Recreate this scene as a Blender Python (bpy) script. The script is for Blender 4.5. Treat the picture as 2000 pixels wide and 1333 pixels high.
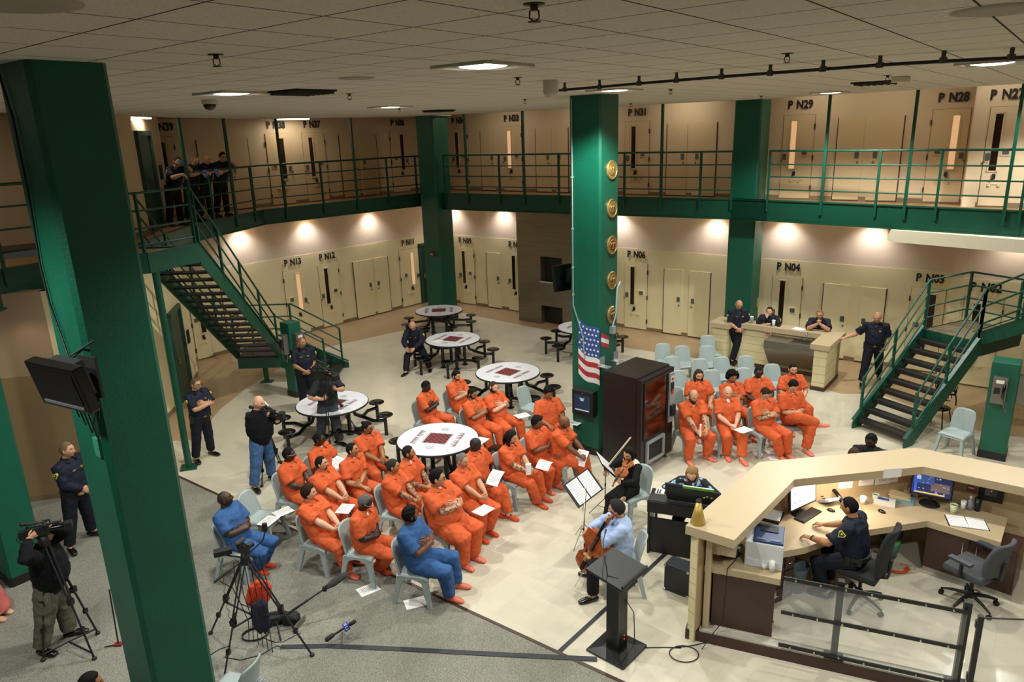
import bpy, bmesh, math, random
import numpy as np
from mathutils import Vector, Matrix, noise as mnoise
from mathutils.geometry import tessellate_polygon
random.seed(7)
for o in list(bpy.data.objects): bpy.data.objects.remove(o)
SC = bpy.context.scene
COL = SC.collection
PI = math.pi
# ---------------------------------------------------------------- camera
FPX, VX, VY, HC = 1410.0, 1165.0, 5520.0, 6.0
_dn = np.array([VX-1000, VY-666.5, FPX]); _dn /= np.linalg.norm(_dn)
_y = np.array([0, 0, 1.0]) - _dn*_dn[2]; _y /= np.linalg.norm(_y)
_z = -_dn; _x = np.cross(_y, _z)
CR = np.array([_x, _y, _z])
CAMP = np.array([0, 0, HC])
cam = bpy.data.cameras.new('camera'); cam.sensor_width = 36; cam.lens = FPX/2000*36
cam.clip_start = .05; cam.clip_end = 200
camo = bpy.data.objects.new('camera', cam); COL.objects.link(camo)
_r, _d, _f = CR @ np.array([1, 0, 0]), CR @ np.array([0, 1, 0]), CR @ np.array([0, 0, 1])
camo.matrix_world = Matrix(((_r[0], -_d[0], -_f[0], 0), (_r[1], -_d[1], -_f[1], 0), (_r[2], -_d[2], -_f[2], HC), (0, 0, 0, 1)))
SC.camera = camo
def at(px, py, z=0.0):
    d = CR @ np.array([px-1000, py-666.5, FPX]); t = (z-HC)/d[2]
    p = CAMP + d*t; return Vector((p[0], p[1], z))
def upz(base, px, py):
    """height above the floor of what is seen at (px,py) straight above the ground point base"""
    d = CR @ np.array([px-1000, py-666.5, FPX]); t = (base[0]*d[0]+base[1]*d[1])/(d[0]**2+d[1]**2)
    return HC + d[2]*t
def onplane(a, b, px, py):
    """point of the vertical plane through ground points a, b seen at (px,py)"""
    d = Vector(CR @ np.array([px-1000, py-666.5, FPX])); u = Vector((b[0]-a[0], b[1]-a[1], 0)).normalized()
    n = Vector((-u.y, u.x, 0)); c0 = Vector((0, 0, HC)); t = n.dot(Vector((a[0], a[1], 0))-c0)/n.dot(d)
    return c0 + d*t
# ---------------------------------------------------------------- world, exposure
W = bpy.data.worlds.new('world'); SC.world = W; W.use_nodes = True
W.node_tree.nodes['Background'].inputs[0].default_value = (1, .93, .8, 1)
W.node_tree.nodes['Background'].inputs[1].default_value = .03
SC.view_settings.view_transform = 'Standard'; SC.view_settings.look = 'None'
SC.view_settings.gamma = 1; SC.view_settings.use_curve_mapping = False
SC.view_settings.exposure = 0.0
SC.cycles.max_bounces = 8; SC.cycles.diffuse_bounces = 5; SC.cycles.glossy_bounces = 3
SC.cycles.use_denoising = True
SC.cycles.sample_clamp_indirect = 6
# ---------------------------------------------------------------- light sources of the hall
CEIL = 6.55
def spot(name, loc, power, angle=120, blend=.35, col=(1, .95, .85), target=None, radius=.12):
    l = bpy.data.lights.new(name, 'SPOT'); l.energy = power; l.color = col
    l.spot_size = math.radians(angle); l.spot_blend = blend; l.shadow_soft_size = radius
    o = bpy.data.objects.new(name, l); COL.objects.link(o); o.location = loc
    if target is not None:
        o.rotation_euler = (Vector(target)-Vector(loc)).to_track_quat('-Z', 'Y').to_euler()
    return o
FIX = [at(p[0], p[1], CEIL) for p in ((452, 181), (943, 127), (1200, 175), (1621, 180), (1938, 122), (762, 208), (853, 226))]
# lamps of the same grid that the frame does not reach
FIX_MORE = [Vector(p) for p in ((-6.2, 5.3, CEIL), (-4.4, 3.5, CEIL), (2.6, 2.4, CEIL), (6.2, 3.9, CEIL), (9.6, 9.4, CEIL), (10.2, 13.4, CEIL))]
HALL = (.985, 1, .935)
for i, p in enumerate(FIX): spot('hall_lamp', (p.x, p.y, CEIL-.11), (680, 500, 690, 760, 520, 800, 560)[i], 140, .4, HALL)
for p in FIX_MORE: spot('hall_lamp', (p.x, p.y, CEIL-.11), 430, 140, .4, HALL)
# ---------------------------------------------------------------- materials
def lin(h):
    h = h.lstrip('#'); c = [int(h[i:i+2], 16)/255 for i in (0, 2, 4)]
    return [x/12.92 if x <= .04045 else ((x+.055)/1.055)**2.4 for x in c]
MATS = {}
def mat(name, hexc, rough=.5, metal=0, var=0, vs=6, bump=0, bs=40, hex2=None, emit=0, alpha=1, trans=0, spec=.5, coat=0, stretch=None):
    if name in MATS: return MATS[name]
    m = bpy.data.materials.new(name); m.use_nodes = True; nt = m.node_tree; b = nt.nodes['Principled BSDF']
    c = lin(hexc); b.inputs['Base Color'].default_value = (*c, 1)
    b.inputs['Roughness'].default_value = rough; b.inputs['Metallic'].default_value = metal
    b.inputs['Specular IOR Level'].default_value = spec; b.inputs['Coat Weight'].default_value = coat
    m.diffuse_color = (*c, 1)
    tc = None
    if var or bump or hex2:
        tc = nt.nodes.new('ShaderNodeTexCoord'); mp = nt.nodes.new('ShaderNodeMapping'); nt.links.new(tc.outputs['Object'], mp.inputs[0])
        if stretch: mp.inputs['Scale'].default_value = stretch
    if var or hex2:
        n = nt.nodes.new('ShaderNodeTexNoise'); n.inputs['Scale'].default_value = vs; n.inputs['Detail'].default_value = 5
        nt.links.new(mp.outputs[0], n.inputs[0])
        r = nt.nodes.new('ShaderNodeValToRGB'); nt.links.new(n.outputs['Fac'], r.inputs[0])
        c2 = lin(hex2) if hex2 else [x*(1-var) for x in c]; c1 = c if hex2 else [min(1, x*(1+var)) for x in c]
        r.color_ramp.elements[0].position = .35; r.color_ramp.elements[1].position = .65
        r.color_ramp.elements[0].color = (*c2, 1); r.color_ramp.elements[1].color = (*c1, 1)
        nt.links.new(r.outputs[0], b.inputs['Base Color'])
    if bump:
        n2 = nt.nodes.new('ShaderNodeTexNoise'); n2.inputs['Scale'].default_value = bs; n2.inputs['Detail'].default_value = 4
        nt.links.new(mp.outputs[0], n2.inputs[0])
        bp = nt.nodes.new('ShaderNodeBump'); bp.inputs['Strength'].default_value = bump; bp.inputs['Distance'].default_value = .02
        nt.links.new(n2.outputs['Fac'], bp.inputs['Height']); nt.links.new(bp.outputs[0], b.inputs['Normal'])
    if emit:
        b.inputs['Emission Color'].default_value = (*c, 1); b.inputs['Emission Strength'].default_value = emit
    if trans: b.inputs['Transmission Weight'].default_value = trans; b.inputs['IOR'].default_value = 1.05
    if alpha < 1: b.inputs['Alpha'].default_value = alpha
    MATS[name] = m; return m
def gridmat(name, c_tile, c_line, size, ang, rough, width=.004, var=.04, vs=8, bump=.0, size2=None, spec=.5, coat=0, speckle=0, tilevar=0):
    """tiles laid on a square grid turned by ang"""
    m = bpy.data.materials.new(name); m.use_nodes = True; nt = m.node_tree; b = nt.nodes['Principled BSDF']; N = nt.nodes.new; L = nt.links.new
    b.inputs['Roughness'].default_value = rough; b.inputs['Specular IOR Level'].default_value = spec; b.inputs['Coat Weight'].default_value = coat
    b.inputs['Coat Roughness'].default_value = .12
    g = N('ShaderNodeNewGeometry'); mp = N('ShaderNodeMapping'); mp.vector_type = 'POINT'; mp.inputs['Rotation'].default_value = (0, 0, -math.radians(ang))
    L(g.outputs['Position'], mp.inputs[0])
    br = N('ShaderNodeTexBrick'); br.offset = 0; br.squash = 1
    br.inputs['Scale'].default_value = 1; br.inputs['Mortar Size'].default_value = width; br.inputs['Mortar Smooth'].default_value = .0
    br.inputs['Brick Width'].default_value = size; br.inputs['Row Height'].default_value = size2 or size
    a, l2 = lin(c_tile), lin(c_line)
    br.inputs['Color1'].default_value = (*a, 1); br.inputs['Color2'].default_value = (*[x*(1-tilevar) for x in a], 1); br.inputs['Mortar'].default_value = (*l2, 1)
    L(mp.outputs[0], br.inputs[0])
    n = N('ShaderNodeTexNoise'); n.inputs['Scale'].default_value = vs; n.inputs['Detail'].default_value = 6; L(mp.outputs[0], n.inputs[0])
    mr = N('ShaderNodeMapRange'); mr.inputs['From Min'].default_value = .3; mr.inputs['From Max'].default_value = .7
    mr.inputs['To Min'].default_value = 1-var; mr.inputs['To Max'].default_value = 1+var; L(n.outputs['Fac'], mr.inputs[0])
    mx = N('ShaderNodeVectorMath'); mx.operation = 'SCALE'; L(br.outputs['Color'], mx.inputs[0]); L(mr.outputs[0], mx.inputs['Scale'])
    out = mx.outputs[0]
    if speckle:
        n3 = N('ShaderNodeTexNoise'); n3.inputs['Scale'].default_value = 90; n3.inputs['Detail'].default_value = 3; L(mp.outputs[0], n3.inputs[0])
        m3 = N('ShaderNodeMapRange'); m3.inputs['From Min'].default_value = .35; m3.inputs['From Max'].default_value = .65
        m3.inputs['To Min'].default_value = 1-speckle; m3.inputs['To Max'].default_value = 1+speckle; L(n3.outputs['Fac'], m3.inputs[0])
        m4 = N('ShaderNodeVectorMath'); m4.operation = 'SCALE'; L(out, m4.inputs[0]); L(m3.outputs[0], m4.inputs['Scale']); out = m4.outputs[0]
    L(out, b.inputs['Base Color'])
    if bump:
        bp = N('ShaderNodeBump'); bp.inputs['Strength'].default_value = bump; bp.inputs['Distance'].default_value = .01
        L(n.outputs['Fac'], bp.inputs['Height']); L(bp.outputs[0], b.inputs['Normal'])
    MATS[name] = m; return m
# ---------------------------------------------------------------- mesh builder
class MB:
    def __init__(s): s.v = []; s.f = []; s.mi = []; s.sm = []; s.M = Matrix.Identity(4); s.m = 0; s.smooth = False
    def add(s, vs, fs, sm=None):
        k = len(s.v); s.v += [tuple(s.M @ Vector(p)) for p in vs]
        for f in fs: s.f.append([i+k for i in f]); s.mi.append(s.m); s.sm.append(s.smooth if sm is None else sm)
        return s
    def box(s, c, d, rz=0, bev=0, R=None):
        x, y, z = d[0]/2, d[1]/2, d[2]/2
        R = R or Matrix.Rotation(rz, 3, 'Z'); c = Vector(c)
        if bev <= 0 or min(d) < bev*2.2:
            P = [(a*x, b*y, e*z) for e in (-1, 1) for b in (-1, 1) for a in (-1, 1)]
            F = [(0, 2, 3, 1), (4, 5, 7, 6), (0, 1, 5, 4), (2, 6, 7, 3), (0, 4, 6, 2), (1, 3, 7, 5)]
        else:
            bm = bmesh.new(); bmesh.ops.create_cube(bm, size=1)
            for v in bm.verts: v.co = Vector((v.co.x*d[0], v.co.y*d[1], v.co.z*d[2]))
            bmesh.ops.bevel(bm, geom=bm.edges[:], offset=bev, segments=2, profile=.7, affect='EDGES')
            bm.verts.index_update(); P = [v.co.copy() for v in bm.verts]; F = [[v.index for v in f.verts] for f in bm.faces]; bm.free()
        return s.add([c + R @ Vector(p) for p in P], F, False)
    def prism(s, poly, z0, z1):
        n = len(poly); a = sum(poly[i][0]*poly[(i+1) % n][1]-poly[(i+1) % n][0]*poly[i][1] for i in range(n))
        if a < 0: poly = poly[::-1]
        P = [(p[0], p[1], z0) for p in poly]+[(p[0], p[1], z1) for p in poly]
        T = [tuple(t) for t in tessellate_polygon([[Vector((p[0], p[1], 0)) for p in poly]])] if n > 4 else [tuple(range(n))]
        up = []
        for t in T:
            a = sum(poly[t[i]][0]*poly[t[(i+1) % len(t)]][1]-poly[t[(i+1) % len(t)]][0]*poly[t[i]][1] for i in range(len(t))); up.append(t if a > 0 else t[::-1])
        F = [t[::-1] for t in up]+[tuple(i+n for i in t) for t in up]+[(i, (i+1) % n, n+(i+1) % n, n+i) for i in range(n)]
        return s.add(P, F, False)
    def bar(s, a, b, w, h, up=(0, 0, 1)):
        """box section bar from a to b, w wide, h tall"""
        a, b = Vector(a), Vector(b); t = (b-a); L = t.length; t.normalize(); sd = t.cross(Vector(up))
        if sd.length < 1e-4: sd = t.cross(Vector((1, 0, 0)))
        sd.normalize(); u = sd.cross(t)
        R = Matrix((t, sd, u)).transposed()
        return s.box((a+b)/2, (L, w, h), R=R)
    def cyl(s, a, b, r0, r1=None, n=16, caps=True):
        return s.loft([a, b], [r0, r0 if r1 is None else r1], n=n, cap=0 if caps else -1)
    def loft(s, pts, rad, n=14, side=None, cap=1, sm=True, closed=False):
        """tube through pts; rad = r or (r_side, r_other); cap 1 rounded, 0 flat, -1 open"""
        pts = [Vector(p) for p in pts]; k = len(pts)
        rad = [(r, r) if not isinstance(r, (tuple, list)) else r for r in rad]
        T = []
        for i in range(k):
            t = (pts[(i+1) % k]-pts[i-1]) if (closed or 0 < i < k-1) else (pts[1]-pts[0] if i == 0 else pts[-1]-pts[-2])
            T.append(t.normalized() if t.length > 1e-9 else Vector((0, 0, 1)))
        S = []; sd = Vector(side) if side is not None else None
        if sd is None:
            sd = T[0].orthogonal()
            keep = False
        else: keep = True
        for i in range(k):
            if keep: q = Vector(side)
            else: q = S[-1] if S else sd
            q = q - T[i]*q.dot(T[i])
            if q.length < 1e-5: q = (S[-1] if S else T[i].orthogonal())
            q = q.normalized(); S.append(q)
        rings = []
        def ring(c, a, b, q, t):
            u = t.cross(q); return [c+q*(a*math.cos(2*PI*j/n))+u*(b*math.sin(2*PI*j/n)) for j in range(n)]
        if cap == 1 and not closed:
            for f in (.92, .7, .38):
                rr = math.sqrt(1-f*f); m = min(rad[0]); rings.append(ring(pts[0]-T[0]*m*f, rad[0][0]*rr, rad[0][1]*rr, S[0], T[0]))
        for i in range(k): rings.append(ring(pts[i], rad[i][0], rad[i][1], S[i], T[i]))
        if cap == 1 and not closed:
            for f in (.38, .7, .92):
                rr = math.sqrt(1-f*f); m = min(rad[-1]); rings.append(ring(pts[-1]+T[-1]*m*f, rad[-1][0]*rr, rad[-1][1]*rr, S[-1], T[-1]))
        P = [p for r in rings for p in r]; R = len(rings); F = []
        for i in range(R if closed else R-1):
            a, b = i*n, ((i+1) % R)*n
            for j in range(n): F.append((a+j, a+(j+1) % n, b+(j+1) % n, b+j))
        s.add(P, F, sm)
        if not closed and cap >= 0:
            s.add(rings[0], [list(range(n))[::-1]], False); s.add(rings[-1], [list(range(n))], False)
        return s
    def tube(s, pts, r, n=8, cap=1): return s.loft(pts, [r]*len(pts), n=n, cap=cap)
    def lathe(s, prof, c=(0, 0, 0), n=24, sm=True):
        c = Vector(c); P = []; F = []
        for (r, z) in prof:
            for j in range(n): P.append(c+Vector((r*math.cos(2*PI*j/n), r*math.sin(2*PI*j/n), z)))
        for i in range(len(prof)-1):
            for j in range(n): F.append((i*n+j, i*n+(j+1) % n, (i+1)*n+(j+1) % n, (i+1)*n+j))
        s.add(P, F, sm)
        if prof[0][0] > 1e-5: s.add(P[:n], [list(range(n))[::-1]], False)
        if prof[-1][0] > 1e-5: s.add(P[-n:], [list(range(n))], False)
        return s
    def ell(s, c, r, R=None, nu=16, nv=10):
        c = Vector(c); R = R or Matrix.Identity(3); P = []; F = []
        for i in range(nv+1):
            th = PI*i/nv
            for j in range(nu):
                ph = 2*PI*j/nu; P.append(c+R @ Vector((r[0]*math.sin(th)*math.cos(ph), r[1]*math.sin(th)*math.sin(ph), r[2]*math.cos(th))))
        for i in range(nv):
            for j in range(nu): F.append(((i+1)*nu+j, (i+1)*nu+(j+1) % nu, i*nu+(j+1) % nu, i*nu+j))
        return s.add(P, F, True)
    def quad(s, pts): return s.add(pts, [tuple(range(len(pts)))], False)
    def mesh(s, name, mats):
        me = bpy.data.meshes.new(name); me.from_pydata(s.v, [], s.f)
        for m in (mats if isinstance(mats, (list, tuple)) else [mats]): me.materials.append(m)
        me.polygons.foreach_set('material_index', s.mi); me.polygons.foreach_set('use_smooth', s.sm)
        me.validate(); me.update(); return me
    def build(s, name, mats, parent=None, **tags):
        o = bpy.data.objects.new(name, s.mesh(name, mats)); COL.objects.link(o)
        if parent is not None: o.parent = parent
        for k, v in tags.items(): o[k] = v
        return o
def tag(o, label, cat, group=None, kind=None):
    o['label'] = label; o['category'] = cat
    if group: o['group'] = group
    if kind: o['kind'] = kind
    return o
def empty(name, label, cat, loc=(0, 0, 0), rz=0, group=None):
    o = bpy.data.objects.new(name, None); COL.objects.link(o); o.location = loc; o.rotation_euler = (0, 0, rz); o.empty_display_size = .2
    return tag(o, label, cat, group)
def copy_tree(o, parent=None):
    c = o.copy(); COL.objects.link(c); c.parent = parent
    for ch in [x for x in bpy.data.objects if x.parent == o]: copy_tree(ch, c)
    return c
KIDS = {}
def dup(root, loc, rz, label=None, group=None):
    """copy of a thing with copies of its parts and sub-parts"""
    if root.name not in KIDS: KIDS[root.name] = [(c, list(c.children)) for c in root.children]
    r = root.copy(); COL.objects.link(r); r.location = loc; r.rotation_euler = (0, 0, rz)
    if label: r['label'] = label
    if group: r['group'] = group
    for c, gs in KIDS[root.name]:
        d = c.copy(); COL.objects.link(d); d.parent = r
        for g in gs:
            e = g.copy(); COL.objects.link(e); e.parent = d
    return r
def struct(name, mb, mats, parent=None):
    o = mb.build(name, mats, parent)
    if parent is None: o['kind'] = 'structure'
    return o
def text_mesh(txt, size, m, name, parent, loc, rot, bold=0, ext=.001, sx=.82):
    cu = bpy.data.curves.new(name, 'FONT'); cu.body = txt; cu.size = size; cu.extrude = ext; cu.offset = bold; cu.align_x = 'CENTER'; cu.align_y = 'CENTER'; cu.space_word = 1.5
    cu.resolution_u = 3
    o = bpy.data.objects.new(name, cu); COL.objects.link(o)
    bpy.context.view_layer.update()
    dg = bpy.context.evaluated_depsgraph_get(); me = bpy.data.meshes.new_from_object(o.evaluated_get(dg))
    bpy.data.objects.remove(o); me.materials.clear(); me.materials.append(m)
    for v in me.vertices: v.co.x *= sx
    o = bpy.data.objects.new(name, me); COL.objects.link(o)
    o.parent = parent; o.location = loc; o.rotation_euler = rot
    return o
U = Vector((math.cos(math.radians(-38)), math.sin(math.radians(-38)), 0))   # along the back wall
V = Vector((-U.y, U.x, 0))                                                 # away from the back of the hall
# ---------------------------------------------------------------- palette
green = mat('painted green steel', '#084634', .38, var=.05, vs=5, bump=.15, bs=60)
greenp = mat('green pillar paint', '#06533f', .42, var=.06, vs=3, bump=.16, bs=45)
wallm = mat('cream wall paint', '#e4d6ab', .6, var=.03, vs=1.5, bump=.05, bs=60)
wallup = mat('tan upper wall paint', '#cdb694', .62, var=.03, vs=1.5, bump=.05, bs=60)
doorm = mat('cream door paint', '#e6d9ae', .5, var=.02, vs=2)
gap = mat('dark gap', '#3a2f22', .8)
blackp = mat('black gloss paint', '#0b0b0c', .2)
blackm = mat('black matte', '#111213', .6)
steel = mat('brushed steel', '#9a958a', .32, .9, var=.06, vs=3, bump=.04, bs=200, stretch=(1, 1, 12))
white = mat('white paper', '#eceaea', .6, var=.01, vs=20)
baseb = mat('brown rubber base', '#7d6a50', .6)
basedk = mat('dark brown base', '#40281f', .5, var=.05)
darkw = mat('dark window glass', '#2a1a12', .15)
litw = mat('lit window', '#e8b98a', .5, emit=.55)
lamp = mat('lamp glow', '#fff4e2', .5, emit=9)
# ================================================================ the hall
F2 = 4.08
v2 = lambda p: Vector((p[0], p[1], 0))
def perp(a, b):
    d = (v2(b)-v2(a)).normalized(); return Vector((d.y, -d.x, 0))    # to the right of a->b : into the room when walls run clockwise
# wall lines, left to right as seen; the room is on their right-hand side
WL = [(-12.0, 10.62), (-7.55, 11.78), (-7.92, 16.04), (-8.46, 18.46), (-9.35, 19.1), (-8.38, 20.2)]
LWa, LWb = at(445, 690), at(826, 592)
LWd = (LWb-LWa).normalized(); LW0 = LWa-LWd*1.35
BWa, BWb = Vector((-2.15, 26.14, 0)), Vector((9.7, 17.0, 0)); BWd = (BWb-BWa).normalized(); BWe = Vector((10.36, 16.49, 0))
# floor with its three coverings
vct = gridmat('vinyl tile floor', '#cac2ae', '#beb5a0', .305, -38, .2, width=.003, var=.05, vs=1.3, spec=.55, tilevar=.05)
tan = gridmat('tan vinyl floor', '#a58a68', '#957a59', .305, -38, .22, width=.003, var=.06, vs=1.5, spec=.5)
carpet = gridmat('grey carpet', '#7f7d73', '#7f7d73', 3, -38, .95, width=0, var=.09, vs=1.2, speckle=.35, spec=.1)
fl = MB(); fl.m = 1
fl.prism([(-16, -3), (16, -3), (16, 30), (-16, 30)], -.2, 0)
E1, E2 = at(362, 938), at(1040, 1253); ed = (E2-E1).normalized()
P0, P1 = E1-ed*3.0, E1+ed*14
tl = [at(380, 860), at(430, 800), at(480, 760), at(600, 687), at(760, 652), at(850, 632)]
tb = [at(905, 612), at(1010, 634), at(1108, 653), at(1225, 680), at(1390, 705)]
tr = [at(1645, 770), at(1716, 770), at(1800, 800), at(1860, 830), at(1945, 850)]
fl.m = 0; fl.prism([(P0.x, P0.y), (tl[0].x, tl[0].y)]+[(p.x, p.y) for p in tl[1:]+tb+tr]+[(12, 12), (16, 8), (16, -3), (P1.x, P1.y)], 0.001, .003)
fl.m = 2; n = Vector((ed.y, -ed.x, 0)); 
fl.prism([tuple(P0[:2]), tuple(P1[:2]), tuple((P1+n*9)[:2]), tuple((P0-ed*6+n*12)[:2]), tuple((P0-ed*6)[:2])], 0.002, .008)
struct('floor', fl, [vct, tan, carpet])
tr_ = MB(); tr_.bar(P0+Vector((0, 0, .009)), P1+Vector((0, 0, .009)), .045, .01); struct('trim_1', tr_, basedk)
# walls -----------------------------------------------------------------
def wall(name, pts, z0, z1, mats, th=.25, split=None, base=True, out=0):
    """vertical wall along pts with a cove base and a painted joint at split"""
    mb = MB()
    for a, b in zip(pts[:-1], pts[1:]):
        a, b = v2(a), v2(b); n = perp(a, b); d = (b-a).normalized()
        A, B = a-d*.02, b+d*.02
        zs = [z0]+([split] if split else [])+[z1]
        for i, (s, e) in enumerate(zip(zs[:-1], zs[1:])):
            mb.m = min(i, len(mats)-1); off = 0 if i == 0 else -.015
            q = [A+n*off, B+n*off, B-n*th, A-n*th]
            mb.prism([tuple(p[:2]) for p in q], s, e)
    o = struct(name, mb, mats)
    if base:
        mb = MB()
        for a, b in zip(pts[:-1], pts[1:]):
            a, b = v2(a), v2(b); n = perp(a, b)
            mb.prism([tuple(p[:2]) for p in (a+n*.012, b+n*.012, b-n*.0, a-n*.0)], z0, z0+.11)
        struct('baseboard_'+name.split('_', 1)[1], mb, baseb)
    return o
cream2 = mat('upper pink cream wall paint', '#ddcab4', .6, var=.03, vs=1.5, bump=.05, bs=60)
olive = mat('olive wall paint', '#8a7452', .55, var=.03, vs=2)
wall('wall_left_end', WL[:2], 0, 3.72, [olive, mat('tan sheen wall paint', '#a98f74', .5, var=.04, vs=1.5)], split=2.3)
wall('wall_left_side', WL[1:5], 0, 3.72, [wallm, wallm], split=2.5)
wall('wall_left', [LW0, LWb+LWd*.6], 0, 3.72, [wallm, cream2], split=2.5)
wall('wall_back', [BWa-BWd*1.2, BWe], 0, 3.72, [wallm, cream2], split=2.5)
RJ = perp(BWa, BWb)*.55
RWa, RWb = BWe+RJ, BWe+RJ+BWd*6.0
wall('wall_right', [BWe+BWd*.0, RWa, RWb], 0, 3.72, [wallm, cream2], split=2.5)
wall('wall_upper_left_side', [(-7.9, 14.0), WL[2], WL[3], WL[4]], F2, 6.62, [wallup])
wall('wall_upper_left_end', [(-13, 11.6), (-9.3, 14.4), (-7.95, 14.3)], F2, 6.62, [wallup])
wall('wall_upper_left', [LW0, LWb+LWd*.6], F2, 6.62, [wallup])
wall('wall_upper_back', [BWa-BWd*1.2, BWe], F2, 7.05, [wallup])
wall('wall_upper_right', [BWe, RWa, RWb], F2, 7.05, [mat('pale upper wall paint', '#dac6a6', .6, var=.03, vs=1.5)])
# dark closure behind everything that open gaps could show
# ceiling -----------------------------------------------------------------
ct = gridmat('ceiling tiles', '#cdc8ba', '#3f3a31', .592, 51.4, .9, width=.007, var=.035, vs=.35, spec=.1, speckle=.10)
mb = MB(); mb.prism([(-16, -3), (-2.7, -3), (-2.7, 30), (-16, 30)], CEIL+.05, CEIL+.25); mb.prism([(-2.7, -3), (16, -3), (16, 30), (-2.7, 30)], 7.05, 7.2); mb.prism([(-2.72, -3), (-2.7, -3), (-2.7, 30), (-2.72, 30)], CEIL+.05, 7.1); struct('ceiling_deck', mb, mat('soffit paint', '#a58c66', .8))  # thin upright sheet at the step is unseen, added to stop light leaking
FLine = [Vector((-10.4, 8.85, 0)), Vector((-8.0, 12.1, 0)), Vector((-7.3, 13.0, 0)), Vector((-7.25, 14.2, 0)), Vector((-7.5, 17.3, 0)), at(513, 410, 4.13), at(820, 378, 4.13)]
BLine = [at(873, 377, 4.2), at(1430, 388, 4.2)]
RLine = [at(1501, 390, 4.2), at(1765, 401, 4.2), at(2000, 411, 4.2)]
RLine.append(RLine[-1]+(RLine[-1]-RLine[-2]).normalized()*4)
for L in (FLine, BLine, RLine):
    for p in L: p.z = 0
cl = [(p.x, p.y) for p in FLine+[Vector((-2.4, 23.8, 0))]+BLine+RLine]
mb = MB(); mb.prism([(-10.4, -3)]+cl+[(14, -3)], CEIL, CEIL+.045); struct('ceiling', mb, ct)
# walkway slabs, soffits and fascias -----------------------------------------
walkf = mat('walkway floor tan', '#a07850', .4, var=.05, vs=3)
soff = mat('cream soffit', '#d8cfb6', .7)
def slab(name, poly):
    mb = MB(); mb.m = 0; mb.prism(poly, 3.7, 3.74); mb.m = 1; mb.prism(poly, 3.74, F2); struct(name, mb, [soff, walkf])
T = lambda L: [(p.x, p.y) for p in L]
slab('walkway_left', T(FLine)+[(-2.6, 24.5), (LWb+LWd*.5)[:2], T([LW0])[0], WL[4], WL[3], WL[2], (-7.6, 12.9), (-8.3, 13.4), (-12.5, 11.5)])
slab('walkway_back', [(-2.7, 23.7)]+T(BLine+RLine)+[tuple(RWb[:2]), tuple(RWa[:2]), tuple(BWe[:2]), tuple((BWa-BWd*.8)[:2])])
def fascia(name, L, z0, z1, k=.05, pairs=None):
    mb = MB()
    for i, (a, b) in enumerate(zip(L[:-1], L[1:])):
        n = perp(a, b); d = (b-a).normalized(); q = [a-d*.02+n*k, b+d*.02+n*k, b+d*.02-n*.03, a-d*.02-n*.03]
        mb.prism([tuple(p[:2]) for p in q], z0, z1)
        q = [a-d*.02+n*(k+.03), b+d*.02+n*(k+.03), b+d*.02+n*k, a-d*.02+n*k]
        mb.prism([tuple(p[:2]) for p in q], z1-.03, z1); mb.prism([tuple(p[:2]) for p in q], z0, z0+.03)
    return struct(name, mb, green)
fascia('trim_2', [FLine[0], FLine[1], FLine[2]], 3.47, 4.13)
fascia('trim_3', FLine[3:7]+[Vector((-2.75, 24.2, 0))], 3.72, 4.14)
fascia('trim_4', [Vector((-2.5, 23.75, 0))]+BLine+[RLine[0]], 3.68, 4.2)
fascia('trim_5', [BLine[1]]+RLine, 3.68, 4.2)
mb = MB(); q = [RLine[1]-(RLine[1]-RLine[0]).normalized()*.25, RLine[2], RLine[3]]
a, b, c_ = q; n1 = perp(a, b)
mb.prism([tuple(p[:2]) for p in (a, a+n1*.35+Vector((.25, 0, 0)), b+n1*.35, c_+n1*.35, c_)], 3.42, 3.68); struct('trim_6', mb, soff)
# pillars -------------------------------------------------------------------
def pillar(name, corner, s, base=True, s2=None):
    """square pillar, nearest corner at corner, faces along the room axes"""
    c = Vector((corner[0], corner[1], 0)); s2 = s2 or s
    pts = [c, c+V*s2, c+V*s2-U*s, c-U*s]; ch = .035
    def chf(off):
        cen = c+V*s2/2-U*s/2; out = []
        for i, p in enumerate(pts):
            a, b = pts[i-1], pts[(i+1) % 4]; P = p+(p-cen).normalized()*off
            out += [tuple((P+(a-p).normalized()*ch)[:2]), tuple((P+(b-p).normalized()*ch)[:2])]
        return out
    mb = MB(); mb.prism(chf(0), .0, CEIL); o = struct(name, mb, greenp)
    if base: mb = MB(); mb.prism(chf(.02), 0, .14); struct(name+'_base', mb, mat('black rubber base', '#1b1613', .5))
    return o
PC = Vector((1.6, 12.56, 0)); PL = Vector((-3.07, 4.99, 0)); PR = Vector((6.22, 18.25, 0)); PB = Vector((-2.22, 23.1, 0)); PF = Vector((-7.22, 8.93, 0))
pillar('pillar_centre', PC, .63); pillar('pillar_left', PL, .52); pillar('pillar_right', PR, .68); pillar('pillar_back', PB, .72); pillar('pillar_far_left', PF, .48)
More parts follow.
